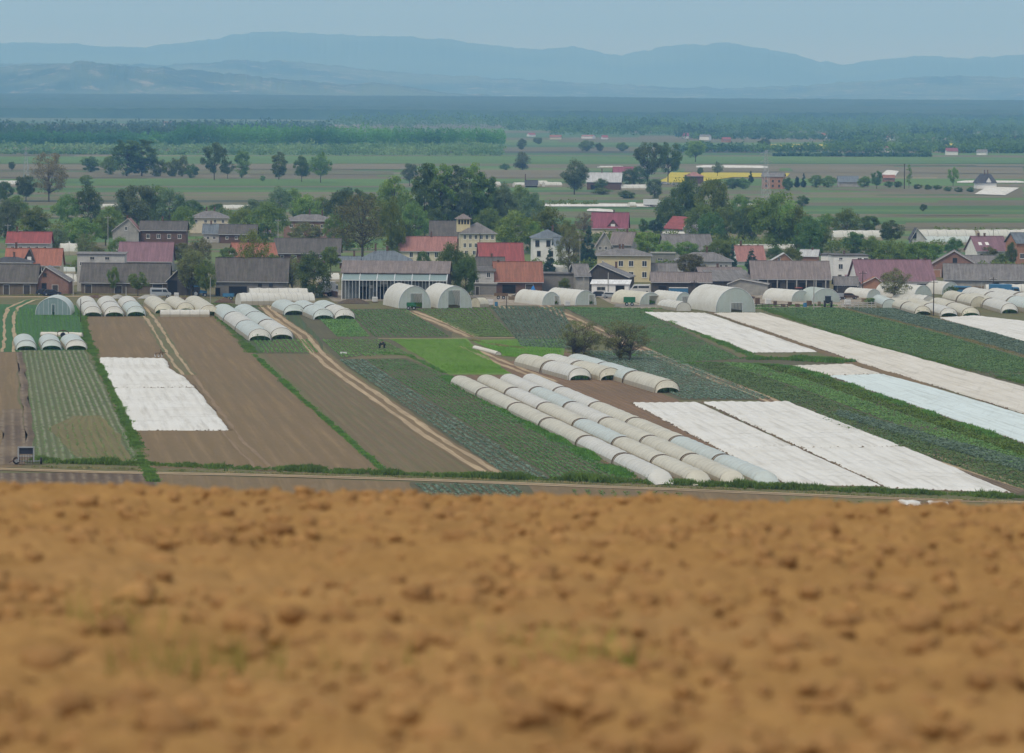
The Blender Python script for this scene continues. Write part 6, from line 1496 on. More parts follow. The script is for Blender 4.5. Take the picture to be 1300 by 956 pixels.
wood('hedgerow', 'low field hedges behind the village', [(0, 120, 300, 300, 5, 5, 2, 6), (120, 300, 283, 282, 4.5, 5, 2, 6), (560, 760, 262, 262, 2.5, 4, 1, 6), (900, 1060, 318, 318, 5, 6, 2, 6), (300, 500, 300, 300, 5, 6, 2, 6), (690, 900, 308, 310, 4, 5, 2, 6), (1050, 1200, 322, 322, 4, 5, 2, 6), (1180, 1310, 346, 347, 3, 4, 2, 5), (0, 100, 345, 345, 3, 4, 1, 5), (560, 760, 340, 342, 3, 4, 1, 5), (1190, 1300, 298, 298, 2.5, 4, 1, 5), (800, 870, 342, 342, 3, 4, 1, 4)], 'leaf_mid', .3, 150, 6)

# the forest belt on rising ground and the hills
def forest():
    xs = np.linspace(-1900, 1900, 620); ys = np.concatenate([np.linspace(8200, 8600, 24), np.linspace(8620, 12600, 110)])
    X, Y = np.meshgrid(xs, ys); Z = zfar(X, Y)
    edge = np.clip((Y-8200-160*fbm(X/300., X*0, 3, 3))/12., 0, 1)
    edge = np.where(Y > 12450, 0, edge)
    crowns = 17+6*fbm(X/260, Y/500, 3, 9)+5.5*(fbm(X/13., Y/30., 3, 6, .6)-.4)
    gaps = np.clip((fbm(X/420., Y/260., 3, 15)-.60)*14, 0, 1)*(Y < 10500)
    Z = Z+crowns*edge*(1-gaps)-.5
    V = np.stack([X, Y, Z], -1).reshape(-1, 3)
    m, nt, b, o = newmat('distant forest canopy'); P = worldpos(nt)
    n1 = nnoise(nt, P, .004, 4, .6); n2 = nnoise(nt, P, .05, 4, .7)
    c = nmix(nt, nramp(nt, n1, .35, .65), (.018, .045, .022), (.035, .075, .03)); c = nmix(nt, nmath(nt, 'MULTIPLY', nramp(nt, n2, .4, .7), .6), c, (.05, .09, .035))
    nt.links.new(c, b.inputs['Base Color']); M['canopy'] = m
    tag(link('forest', mesh_np('forest', V, qfaces(len(ys), len(xs))[:, ::-1], [m], uv=V[:, :2], smooth=False)), 'wide blue green forest belt across the horizon plain', kind='stuff')
forest()
def hills(name, label, D, prof, depth, seed, amp, mat, rough=10):
    px = np.array([p[0] for p in prof]); py = np.array([p[1] for p in prof])
    xs = np.linspace(-90, 1390, 900); n = 48
    top = np.array([Zat(a, float(np.interp(a, px, py)), D) for a in xs]); top = top+(fbm(xs/14., xs*0, 4, seed+40, .7)-.5)*D*.0009; X0 = np.array([Xat(a, 110, D) for a in xs])
    V = []
    for j in range(n):
        t = j/(n-1); y = D-depth+t*depth*1.6; s = min(1, t/.62)
        prf = s*s*(3-2*s) if t < .62 else 1-.5*((t-.62)/.38)**2
        rid = fbm(X0/(depth*.22), np.full_like(X0, t*5), 4, seed)
        z = top*prf*(1+amp*(rid-.5)*(1-abs(prf)**6)*2)
        if abs(t-.62) < .5/n: z = top+0
        z = np.minimum(z, np.array(top)+.0)+ (vnoise(X0/60., np.full_like(X0, y/90.), seed)-.5)*10*(prf)
        V.append(np.stack([X0*y/D, np.full_like(X0, y), z-8*(t < .02)], -1))
    V = np.array(V).reshape(-1, 3)
    tag(link(name, mesh_np(name, V, qfaces(n, len(xs))[:, ::-1], [M[mat]], uv=V[:, :2], smooth=True)), label, kind='structure')
m, nt, b, o = newmat('wooded hillside'); P = worldpos(nt)
c = nmix(nt, nramp(nt, nnoise(nt, P, .0016, 6, .65), .42, .6), (.03, .065, .03), (.10, .14, .065)); c = nmix(nt, nmath(nt, 'MULTIPLY', nramp(nt, nnoise(nt, P, .009, 5, .75), .55, .66), .8), c, (.30, .28, .22))
nt.links.new(c, b.inputs['Base Color']); M['hill'] = m
m, nt, b, o = newmat('mountain forest'); P = worldpos(nt)
c = nmix(nt, nramp(nt, nnoise(nt, P, .0009, 5, .6), .4, .65), (.06, .10, .06), (.10, .15, .08)); nt.links.new(c, b.inputs['Base Color']); M['mount'] = m
hills('hill', 'nearest bluish hill with scattered clearings at the left', 14800, [(-90,90),(0,86),(60,82),(100,79),(150,83),(250,90),(330,98),(400,105),(440,108),(470,106),(500,107),(540,114),(600,122),(700,124),(900,126),(1390,130)], 2200, 3, .5, 'hill')
hills('hill', 'middle ridge fading into blue', 20500, [(-90,84),(0,82),(100,80),(220,83),(300,77),(360,78),(430,84),(500,92),(600,98),(700,103),(860,112),(930,112),(1000,110),(1100,104),(1150,99),(1220,97),(1300,100),(1390,103)], 4000, 7, .45, 'hill')
hills('mountain', 'farthest long mountain ridge under the grey sky', 30000, [(-90,56),(0,55),(50,54),(100,56),(130,60),(180,60),(230,55),(270,50),(310,42),(340,40),(380,43),(430,45),(520,47),(560,50),(600,55),(640,60),(690,63),(720,60),(740,61),(765,68),(790,70),(830,62),(870,57),(930,56),(970,62),(1010,70),(1040,78),(1070,82),(1100,77),(1140,74),(1170,71),(1220,74),(1300,70),(1390,72)], 6500, 11, .3, 'mount')
# ------------------------------------------------------------------ poles, masts
def pole(px, yb, yt, label, mat='woodpole', arm=True, r=.13, group=None, lamp=False):
    P = G(px, yb); h = Zat(px, yt, P[1]); t = thing('utility_pole', label, 'pole', (P[0], P[1], 0), 0, group)
    MB().tube((0, 0, -.2), (0, 0, h), r, r*.7, 8).build('mast', M[mat], t)
    if arm:
        MB().box(-.9, .9, -.06, .06, h-.6, h-.48).build('crossarm', M[mat], t)
        for x in (-.8, 0, .8): MB().tube((x, 0, h-.48), (x, 0, h-.25), .05, .04, 6).build('insulator', M['white'], t)
    return t
pole(102.5, 409, 379, 'thin dark pole beside the leftmost grey white tunnel', arm=False, r=.09)
pole(93, 376, 346, 'pale pole left of the grey two storey block', 'conc_pole', r=.12)
pole(137, 318, 274, 'pale pole before the grey gabled house at the left', 'conc_pole')
pole(10, 320, 284, 'pale pole at the left edge above the red roof', 'conc_pole')
pole(160, 380, 364, 'short pale post before the long dark barn', 'conc_pole', arm=False)
pole(267, 385, 352, 'pale pole left of the arched gateway', 'conc_pole', arm=False, r=.1)
pole(353, 312, 278, 'pale pole left of the brick hipped house', 'conc_pole')
pole(340, 305, 281, 'short pole above the white orange roofed house', 'conc_pole', arm=False)
pole(594, 376, 350, 'pale pole left of the grey block annex', 'conc_pole')
pole(609, 345, 296, 'dark pole before the cream tower house')
pole(643, 392, 375, 'dark thin post on the yard edge in the middle', arm=False, r=.09)
pole(736, 345, 302, 'pale pole beside the blue spruce', 'conc_pole')
pole(741, 374, 352, 'pole left of the dark planked barn', 'conc_pole', arm=False)
pole(881, 391, 356, 'dark pole standing before the long low sheds')
pole(772, 376, 346, 'thin pole before the white workshop', 'conc_pole', arm=False)
pole(1033, 394, 355, 'dark pole left of the bare greyish greenhouse', 'conc_pole', arm=False)
pole(1095, 376, 344, 'dark pole at the left gable of the long mauve roof')
pole(1185, 401, 355, 'dark slim pole before the tunnels at the right')
pole(1261, 372, 352, 'pole before the long grey barn at the right')
pole(1246, 376, 358, 'short pole left of the doorway of the long grey barn', 'conc_pole', arm=False)
pole(1148, 240, 208, 'tall dark pole beside the columnar far tree', r=.3)
pole(1261, 308, 290, 'thin pole over the white tunnels at the right', 'conc_pole')
def pylon(px, yb, yt, lab):
    P = G(px, yb); h = Zat(px, yt, P[1]); w = h*.075; t = thing('pylon', lab, 'pylon', (P[0], P[1], 0), .3)
    b = MB(); n = 8
    f = lambda z: w*(1-.8*z/h)
    for sx, sy in ((1, 1), (1, -1), (-1, -1), (-1, 1)): b.tube((sx*f(0), sy*f(0), 0), (sx*f(h), sy*f(h), h), .09, .05, 4)
    for i in range(n):
        z0, z1 = h*i/n, h*(i+1)/n
        for (a, c) in (((1, 1), (1, -1)), ((1, -1), (-1, -1)), ((-1, -1), (-1, 1)), ((-1, 1), (1, 1))):
            b.tube((a[0]*f(z0), a[1]*f(z0), z0), (c[0]*f(z1), c[1]*f(z1), z1), .035, n=4); b.tube((c[0]*f(z0), c[1]*f(z0), z0), (a[0]*f(z1), a[1]*f(z1), z1), .035, n=4)
    b.build('lattice_tower', M['metal'], t)
    for k, z in enumerate((h*.78, h*.92)):
        a = MB(); a.tube((-w*1.6, 0, z), (w*1.6, 0, z), .1, n=4); a.tube((-w*1.6, 0, z), (0, 0, z+h*.05), .06, n=4); a.tube((w*1.6, 0, z), (0, 0, z+h*.05), .06, n=4); a.build('crossarm', M['metal'], t)
pylon(972, 262, 190, 'pale lattice pylon before the unfinished brick house')
pylon(33, 232, 186, 'faint lattice pylon left of the big brownish tree')

# ------------------------------------------------------------------ vehicles
def wheel(t, x, y, r, w=.22):
    o = MB().tube((x, y-w/2, r), (x, y+w/2, r), r, r, 14).build('wheel', M['tyre'], t)
    MB().tube((x, y-w/2-.012, r), (x, y+w/2+.012, r), r*.55, r*.55, 10).build('rim', M['metal'], o)
def bev(o, w=.05):
    m_ = o.modifiers.new('edge', 'BEVEL'); m_.width = w; m_.segments = 2; m_.limit_method = 'ANGLE'; return o
def vehicle(kind, px, yb, L, label, mat, yaw=0, group=None):
    P = G(px, yb); cat = {'car': 'car', 'van': 'van', 'truck': 'truck', 'tractor': 'tractor'}[kind]
    t = thing({'car': 'parked_car', 'van': 'parked_van', 'truck': 'truck', 'tractor': 'tractor'}[kind], label, cat, (P[0], P[1], .055), yaw, group)
    if kind == 'car':
        pr = [(-L/2, .35), (L/2, .35), (L/2, .75), (L*.30, .9), (L*.12, 1.38), (-L*.30, 1.42), (-L*.44, .95), (-L/2, .85)]; W = 1.7
        bev(MB().prism_y(pr, -W/2, W/2).build('body', M[mat], t))
        g = MB()
        for s_ in (-1, 1): g.prism_y([(-L*.36, .98), (L*.24, .95), (L*.11, 1.3), (-L*.29, 1.33)], s_*W/2-.0+(.0 if s_ > 0 else -.012), s_*W/2+(.012 if s_ > 0 else 0))
        g.build('side_window', M['glass'], t)
        for x in (-L*.31, L*.31):
            for y in (-W/2+.08, W/2-.08): wheel(t, x, y, .32)
        for s_ in (-.6, .6): MB().box(L/2-.02, L/2+.02, s_-.15, s_+.15, .6, .74).build('headlight', M['lightgrey'], t)
    elif kind == 'van':
        pr = [(-L/2, .4), (L/2, .4), (L/2, 1.0), (L*.38, 1.2), (L*.27, 2.1), (-L*.48, 2.2), (-L/2, 2.0)]; W = 1.95
        bev(MB().prism_y(pr, -W/2, W/2).build('body', M[mat], t), .07)
        for s_ in (-1, 1):
            y0 = s_*W/2 + (-.012 if s_ < 0 else 0)
            MB().prism_y([(L*.10, 1.3), (L*.34, 1.25), (L*.25, 1.85), (L*.10, 1.9)], y0, y0+.012).build('side_window', M['glass'], t)
            MB().prism_y([(-L*.42, 1.35), (L*.06, 1.35), (L*.06, 1.85), (-L*.42, 1.85)], y0, y0+.012).build('side_window', M['glass'], t)
        for x in (-L*.33, L*.33):
            for y in (-W/2+.1, W/2-.1): wheel(t, x, y, .34)
    elif kind == 'truck':
        W = 2.4
        bev(MB().box(-L/2, L*.22, -W/2, W/2, .95, 3.3).build('cargo_box', M[mat], t))
        bev(MB().prism_y([(L*.25, .5), (L/2, .5), (L/2, 1.5), (L*.46, 2.6), (L*.25, 2.65)], -W/2+.05, W/2-.05).build('cab', M[mat], t))
        for s_ in (-1, 1):
            y0 = s_*(W/2-.05)+(-.015 if s_ < 0 else 0); MB().prism_y([(L*.29, 1.55), (L*.46, 1.5), (L*.44, 2.3), (L*.29, 2.35)], y0, y0+.015).build('side_window', M['glass'], t)
        MB().box(-L/2+.1, L*.45, -.5, .5, .6, .93).build('chassis', M['rust'], t)
        for x in (-L*.36, -L*.22, L*.36):
            for y in (-W/2+.15, W/2-.15): wheel(t, x, y, .48, .3)
    elif kind == 'tractor':
        bev(MB().prism_y([(-.3, .8), (1.9, .8), (1.9, 1.35), (.3, 1.55), (-.3, 1.5)], -.4, .4).build('engine_hood', M[mat], t))
        c = MB(); 
        for x in (-1.0, .2):
            for y in (-.6, .6): c.tube((x, y, 1.0), (x*.9, y*.95, 2.4), .05)
        c.build('cab_frame', M['cardark'], t); MB().box(-1.1, .3, -.7, .7, 2.4, 2.5).build('cab_roof', M[mat], t)
        MB().box(-.95, .15, -.55, .55, 1.1, 2.35).build('cab_glass', M['glass'], t)
        for y in (-.75, .75): wheel(t, -.7, y, .75, .4); wheel(t, 1.4, y, .42, .28)
    return t
vehicle('car', 66, 375.5, 4.3, 'dark car parked before the small red brick barn', 'cardark', R(8))
vehicle('car', 58, 375, 4.2, 'dark low car at the left, by the brick gable', 'cardark', R(-15))
vehicle('tractor', 252, 377, 3, 'small blue tractor at the corner of the dark shed', 'blue', R(10))
vehicle('car', 383, 377, 4.6, 'dark blue car beside the side on white tunnel', 'cloth_b', R(-6))
vehicle('truck', 417, 376, 6.5, 'white box truck left of the steel shed', 'carwhite', R(70))
vehicle('van', 812, 373, 5.2, 'white van parked under the yellow house', 'carwhite', R(180))
vehicle('car', 762, 378, 4.3, 'dark car before the white workshop', 'cardark', R(5))
vehicle('car', 776, 379, 4.2, 'grey car right of the dark car by the workshop', 'metal', R(-12))
vehicle('tractor', 1051, 390, 3, 'dark tractor on the yard edge below the greyish greenhouse', 'cardark', R(90))
vehicle('car', 946, 381, 4.2, 'dark red machine like car right of the largest hoop house', 'rust', R(20))
vehicle('van', 1225, 375, 5, 'blue grey van by the tunnels at the right', 'blue', R(5))
vehicle('truck', 830, 263, 9, 'far white lorry on the field lane', 'carwhite', 0)
vehicle('car', 844, 234, 5, 'far white car left of the pink pyramid roof', 'carwhite', 0)
vehicle('car', 858, 235, 5, 'far pale car by the rapeseed field', 'metal', 0)
vehicle('van', 906, 236, 6, 'far white van by the shrubs below the rapeseed field', 'carwhite', R(80))
vehicle('truck', 1275, 379, 7, 'blue truck between the right tunnels', 'blue', R(4))
def trailer(px, yb, label, mat, L=3.0, W=1.8, H=1.0, yaw=0):
    P = G(px, yb); t = thing('farm_trailer', label, 'trailer', (P[0], P[1], .055), yaw)
    b = MB(); b.box(-L/2, L/2, -W/2, W/2, .75, .83)
    for (x0, x1, y0, y1) in ((-L/2, L/2, -W/2, -W/2+.06), (-L/2, L/2, W/2-.06, W/2), (-L/2, -L/2+.06, -W/2, W/2), (L/2-.06, L/2, -W/2, W/2)): b.box(x0, x1, y0, y1, .84, .84+H)
    for x in np.linspace(-L/2+.2, L/2-.2, 5): b.box(x-.04, x+.04, -W/2-.05, -W/2-.001, .84, .84+H)
    b.build('cargo_bed', M[mat], t); MB().tube((L/2, 0, .7), (L/2+1, 0, .5), .06).build('drawbar', M['rust'], t)
    for x in (-.6, .6):
        for y in (-W/2+.05, W/2-.05): wheel(t, x, y, .38)
trailer(799, 388.5, 'green slatted trailer left of the yellowish hoop house', 'greenp', 2.6, 1.7, 1.1)
trailer(748, 385, 'pale blue crate trailer before the white hoop house', 'blue', 1.6, 1.3, .5)
# long blue container
P = G(861, 377); t = thing('shipping_container', 'long blue container under the low shed roof', 'container', (P[0], P[1], .05), 0)
w = 24/S(P); b = MB(); b.box(-w/2, w/2, -2.4, 0, .1, 2.1)
b.build('shell', M['blue'], t)
for k in range(14): MB().box(-w/2+w*(k+.3)/14, -w/2+w*(k+.7)/14, -2.45, -2.401, .2, 2.0).build('rib', M['blue'], t)
MB().box(-w/2, w/2, -2.5, .1, 2.1, 2.2).build('lid', M['lightgrey'], t)
# tarpaulin heap
def heap(px, yb, wpx, hpx, label, mat, name, cat, seed=1, dep=None):
    P = G(px, yb); rng = np.random.default_rng(seed); w = wpx/S(P); h = hpx/S(P); n = 22; dep = dep or w*.8
    u = np.linspace(-1, 1, n); X, Y = np.meshgrid(u, u); r = np.sqrt(X**2+Y**2)
    Z = h*np.clip(1-r**1.7, 0, 1)*(.7+.7*fbm(X*2.2+seed, Y*2.2, 3, seed))+.02
    V = np.stack([X*w/2, Y*dep/2, Z], -1).reshape(-1, 3)
    o = link(name, mesh_np(name, V, qfaces(n, n)[:, ::-1], [M[mat]], smooth=False)); o.location = (P[0], P[1], .05); return tag(o, label, cat)
heap(677, 376, 11, 12, 'bright blue tarpaulin heap at the corner of the rust red barn', 'bluetarp', 'tarpaulin', 'tarpaulin', 1)
heap(449, 385, 40, 6, 'low dark earth heap before the steel shed', 'manure', 'earth_heap', 'heap', 2)
heap(702, 382, 26, 7, 'heap of straw and brushwood before the block wall', 'wood', 'brush_heap', 'heap', 3)
heap(655, 379, 20, 5, 'low brown heap before the rust red barn', 'manure', 'earth_heap', 'heap', 4)
heap(640, 385, 14, 2.5, 'flat light gravel heap on the middle yard', 'yard', 'gravel_heap', 'heap', 5)
heap(935, 384, 20, 3, 'flat heap on the yard before the concrete shed', 'manure', 'earth_heap', 'heap', 6)
heap(150, 379, 24, 4, 'rubble heap before the left part of the long dark barn', 'concrete', 'rubble_heap', 'heap', 7)
heap(190, 379, 30, 5, 'rubble heap before the right part of the long dark barn', 'concrete', 'rubble_heap', 'heap', 8)
heap(120, 378, 24, 3, 'firewood and rubble heap under the grey block', 'rust', 'rubble_heap', 'heap', 9)
heap(285, 384, 26, 5, 'junk heap left of the side on white tunnel', 'rust', 'junk_heap', 'heap', 10)
heap(234, 382, 20, 4, 'weedy heap behind the lying white tunnel', 'manure', 'earth_heap', 'heap', 11)
# timber stack, pallets, crates
def stack(px, yb, wpx, hpx, label, mat, layers=5, n=7, name='timber_stack', cat='timber stack'):
    P = G(px, yb); w = wpx/S(P); h = hpx/S(P); t = thing(name, label, cat, (P[0], P[1], .05), R(random.uniform(-6, 6)))
    for k in range(layers):
        b = MB(); z0 = h*k/layers; z1 = h*(k+.78)/layers
        for i in range(n):
            x = -w/2+w*i/n; b.box(x+.02, x+w/n-.03, random.uniform(-.06, .0), 1.6, z0, z1)
        b.build('plank_layer', M[mat], t)
stack(1236, 371, 32, 7.5, 'long stack of raw timber before the long grey barn', 'wood', 6, 14)
for (x, y, a, b_, lab) in [(1003, 389, 5, 5.5, 'small pallet stack right of the large hoop house yard, left one'), (1013, 390, 5, 4, 'low pallet stack in the yard, middle one'), (1028, 389, 6, 7, 'tallest pallet stack before the greyish greenhouse'), (1040, 389, 4, 6, 'narrow crate stack before the greyish greenhouse'), (995, 390, 4, 3.5, 'lone low pallet at the left of the yard'),
    (962, 386, 6, 8, 'crate stack right beside the largest hoop house'), (955, 372, 8, 6, 'crate stack under the slanting concrete shed'), (1090, 372, 6, 7, 'pallet stack by the lean to sheds'), (724, 384, 4, 4, 'small crate stack between the hoop houses')]:
    stack(x, y, a, b_, lab, 'planks_b', 5, 3, 'pallet_stack', 'pallets')
# clutter of the yards
def barrel(px, yb, label, mat, r=.35, h=.95):
    P = G(px, yb); t = thing('barrel', label, 'barrel', (P[0], P[1], .055)); b = MB(); b.tube((0, 0, 0), (0, 0, h), r, r, 12); b.build('drum', M[mat], t)
    for z in (.02, h*.5, h-.05): MB().tube((0, 0, z), (0, 0, z+.05), r*1.05, r*1.05, 12).build('hoop_band', M[mat], t)
def tank(px, yb, label, s=1.0):
    P = G(px, yb); t = thing('water_tank', label, 'tank', (P[0], P[1], .055), .2); o = MB().box(-.5*s, .5*s, -.5*s, .5*s, .15, 1.1*s).build('cube_tank', M['white'], t); bev(o, .08)
    for z in (.15, .5*s, .8*s, 1.12*s):
        MB().box(-.55*s, .55*s, -.56*s, -.52*s, z, z+.04).build('cage_bar', M['metal'], t)
    MB().box(-.55*s, .55*s, -.55*s, .55*s, 0, .13).build('pallet_base', M['planks_b'], t)
tank(622, 388, 'white caged water tank beside the small yellowish tunnel', 1.2)
tank(720, 389, 'white caged water tank between the two white hoop houses', 1.1)
tank(975, 387, 'white caged water tank right of the crate stack by the largest hoop house', 1.2)
tank(1076, 388, 'white caged water tank by the grey board fence', 1.2)
tank(476, 384, 'white caged water tank before the steel shed', 1.1)
tank(224, 378, 'white caged water tank before the black open bay', 1.0)
barrel(630, 389, 'blue barrel beside the caged tank in the middle yard', 'blue')
barrel(668, 379, 'blue barrel left of the bright blue tarpaulin', 'blue')
barrel(984, 388, 'rusty barrel by the caged tank on the right yard', 'rust', .4)
barrel(1022, 390, 'blue barrel left of the tallest pallet stack', 'blue', .4)
vehicle('car', 664, 378, 4.3, 'grey car before the rust red barn', 'metal', R(170))
vehicle('car', 898, 379, 4.2, 'white car before the brown roofed shed', 'carwhite', R(10))
vehicle('car', 990, 380, 4.3, 'dark car before the open front of the longest shed', 'cardark', R(-5))
vehicle('tractor', 1016, 379, 3, 'red tractor in the yard of the longest shed', 'redp', R(15))
vehicle('car', 1078, 380, 4.2, 'red brown car by the lean to sheds', 'rust', R(10))
vehicle('van', 204, 378, 4.8, 'pale van before the right end of the long dark barn', 'metal', R(4))
trailer(636, 380, 'brown flat trailer before the grey block annex', 'planks_b', 3.2, 1.8, .5)
trailer(1062, 381, 'grey trailer before the white flat house', 'metal', 3.0, 1.8, .7, R(10))
trailer(290, 381, 'blue trailer left of the side on white tunnel', 'blue', 2.6, 1.6, .6)
trailer(522, 393.5, 'green trailer parked in the doorway of the left large hoop house', 'greenp', 2.0, 1.5, .7)
for (x, y, a, b_, lab) in [(650, 381, 8, 4, 'low crate stack beside the brown heap in the middle'), (716, 382, 6, 5, 'crate stack before the block wall shed'), (870, 382, 8, 4, 'low crate stack under the blue container'), (1098, 384, 6, 5, 'crate stack under the small bright hoop house'),
    (500, 385, 7, 3, 'low crate stack before the right half of the steel shed'), (128, 380, 7, 4, 'timber pallet stack under the grey two storey block'), (1150, 379, 8, 4, 'pallet stack right of the budding tree'), (1288, 382, 7, 5, 'pallet stack behind the tunnels at the right')]:
    stack(x, y, a, b_, lab, 'wood', 4, 3, 'pallet_stack', 'pallets')
# fences
def fence(a, b, hm, label, mat='planks_d', n=12, rails=2, mesh=False):
    A = G(*a); B = G(*b); d = B-A; L = np.linalg.norm(d[:2]); t = thing('fence', label, 'fence', (A[0], A[1], 0), math.atan2(d[1], d[0]))
    for i in range(n+1): MB().box(L*i/n-.06, L*i/n+.06, -.06, .06, -.1, hm).build('post', M[mat], t)
    for k in range(rails): z = hm*(.35+.5*k/(max(1, rails-1))); MB().box(0, L, -.11, -.07, z-.06, z+.06).build('rail', M[mat], t)
    if mesh: MB().box(0, L, .07, .12, .1, hm-.1).build('fence_panel', M[mat], t)
fence((1068, 392), (1112, 392), 1.6, 'grey board fence at the right yard', 'lightgrey', 8, 3)
fence((1064, 374), (1090, 374), 2.0, 'dark board fence below the white flat house', 'planks_d', 6, 2, True)
fence((400, 372), (428, 378), 1.5, 'brick red fence left of the steel shed', 'brick', 5, 2, True)
fence((1120, 374), (1166, 376), 1.2, 'reddish low fence under the budding tree', 'brick', 8, 2, True)
fence((1222, 384), (1262, 382), 1.4, 'rail fence between the tunnels at the right', 'metal', 8, 3)
fence((905, 389), (1000, 391), .9, 'low wire fence along the rough grass before the yard', 'woodpole', 12, 2)
fence((740, 366), (752, 374), 1.5, 'short board fence left of the white workshop', 'planks_d', 4, 2, True)
fence((716, 334), (742, 336), 1.3, 'dark hedge like fence before the white modern house', 'planks_d', 6, 2, True)
# machine on the lane
P = G(33, 590); t = thing('farm_implement', 'dark farm implement with frame and wheels standing by the lane', 'farm implement', (P[0], P[1], .08), R(8))
b = MB()
for x in (-.95, .95):
    b.box(x-.08, x+.08, -.5, -.34, .4, 2.1); b.box(x-.08, x+.08, .5, .66, .4, 1.9); b.box(x-.08, x+.08, -.5, .66, .3, .42)
b.box(-1.05, 1.05, -.52, -.36, 2.1, 2.22); b.box(-1.05, 1.05, -.52, -.36, 1.0, 1.1); b.box(-1.4, 1.9, .1, .25, .3, .42)
b.build('frame', M['metal'], t)
MB().prism_x([(-.35, 1.3), (.5, 1.2), (.6, 2.0), (-.3, 2.05)], -.85, .85).build('hopper', M['cardark'], t)
for x in np.linspace(-.8, .8, 6): MB().tube((x, -.2, 1.2), (x*1.05, -.4, .1), .04).build('tine', M['rust'], t)
wheel(t, -1.2, -.1, .45, .25)
o = MB().tube((1.75, -.1, .42), (2.0, -.1, .42), .42, .42, 14).build('wheel', M['tyre'], t); MB().tube((1.73, -.1, .42), (2.02, -.1, .42), .22, .22, 10).build('rim', M['metal'], o)
MB().tube((-.9, -.3, .9), (-2.1, -.6, .25), .06).build('drawbar', M['rust'], t)
# irrigation reel beside the tunnels
P = G(80, 431); t = thing('hose_reel', 'dark bowed hose reel frame between two short tunnels', 'hose reel', (P[0], P[1], .04), 0)
b = MB(); pts = [(1.1*math.cos(a), 0, 1.0+.7*math.sin(a)) for a in np.linspace(.2, 2.9, 9)]; b.path(pts, .09); b.tube((0, 0, .4), (0, 0, 1.6), .08); b.tube((-.8, 0, .1), (.8, 0, .1), .08); b.tube((-1.0, 0, .1), (-1.0, 0, 1.1), .06); b.build('frame', M['rust'], t)
MB().tube((0, -.25, .8), (0, .25, .8), .5, .5, 14).build('reel', M['cardark'], t)
P = G(204, 453); t = thing('plough', 'small dark plough lying at the head of the white crop cover', 'plough', (P[0], P[1], .04), 0)
b = MB(); b.tube((-1, 0, .6), (1, 0, .7), .07); b.tube((0, 0, .6), (0, 0, 1.3), .06); b.tube((.3, 0, .7), (.2, -.6, 1.1), .05)
for x in (-.8, -.2, .4): b.tube((x, 0, .6), (x-.2, -.1, .1), .06)
b.build('frame', M['rust'], t)
for x in (-.8, -.2, .4): MB().prism_x([(-.2, .02), (.1, .02), (.05, .35)], x-.3, x-.05).build('share', M['metal'], t)

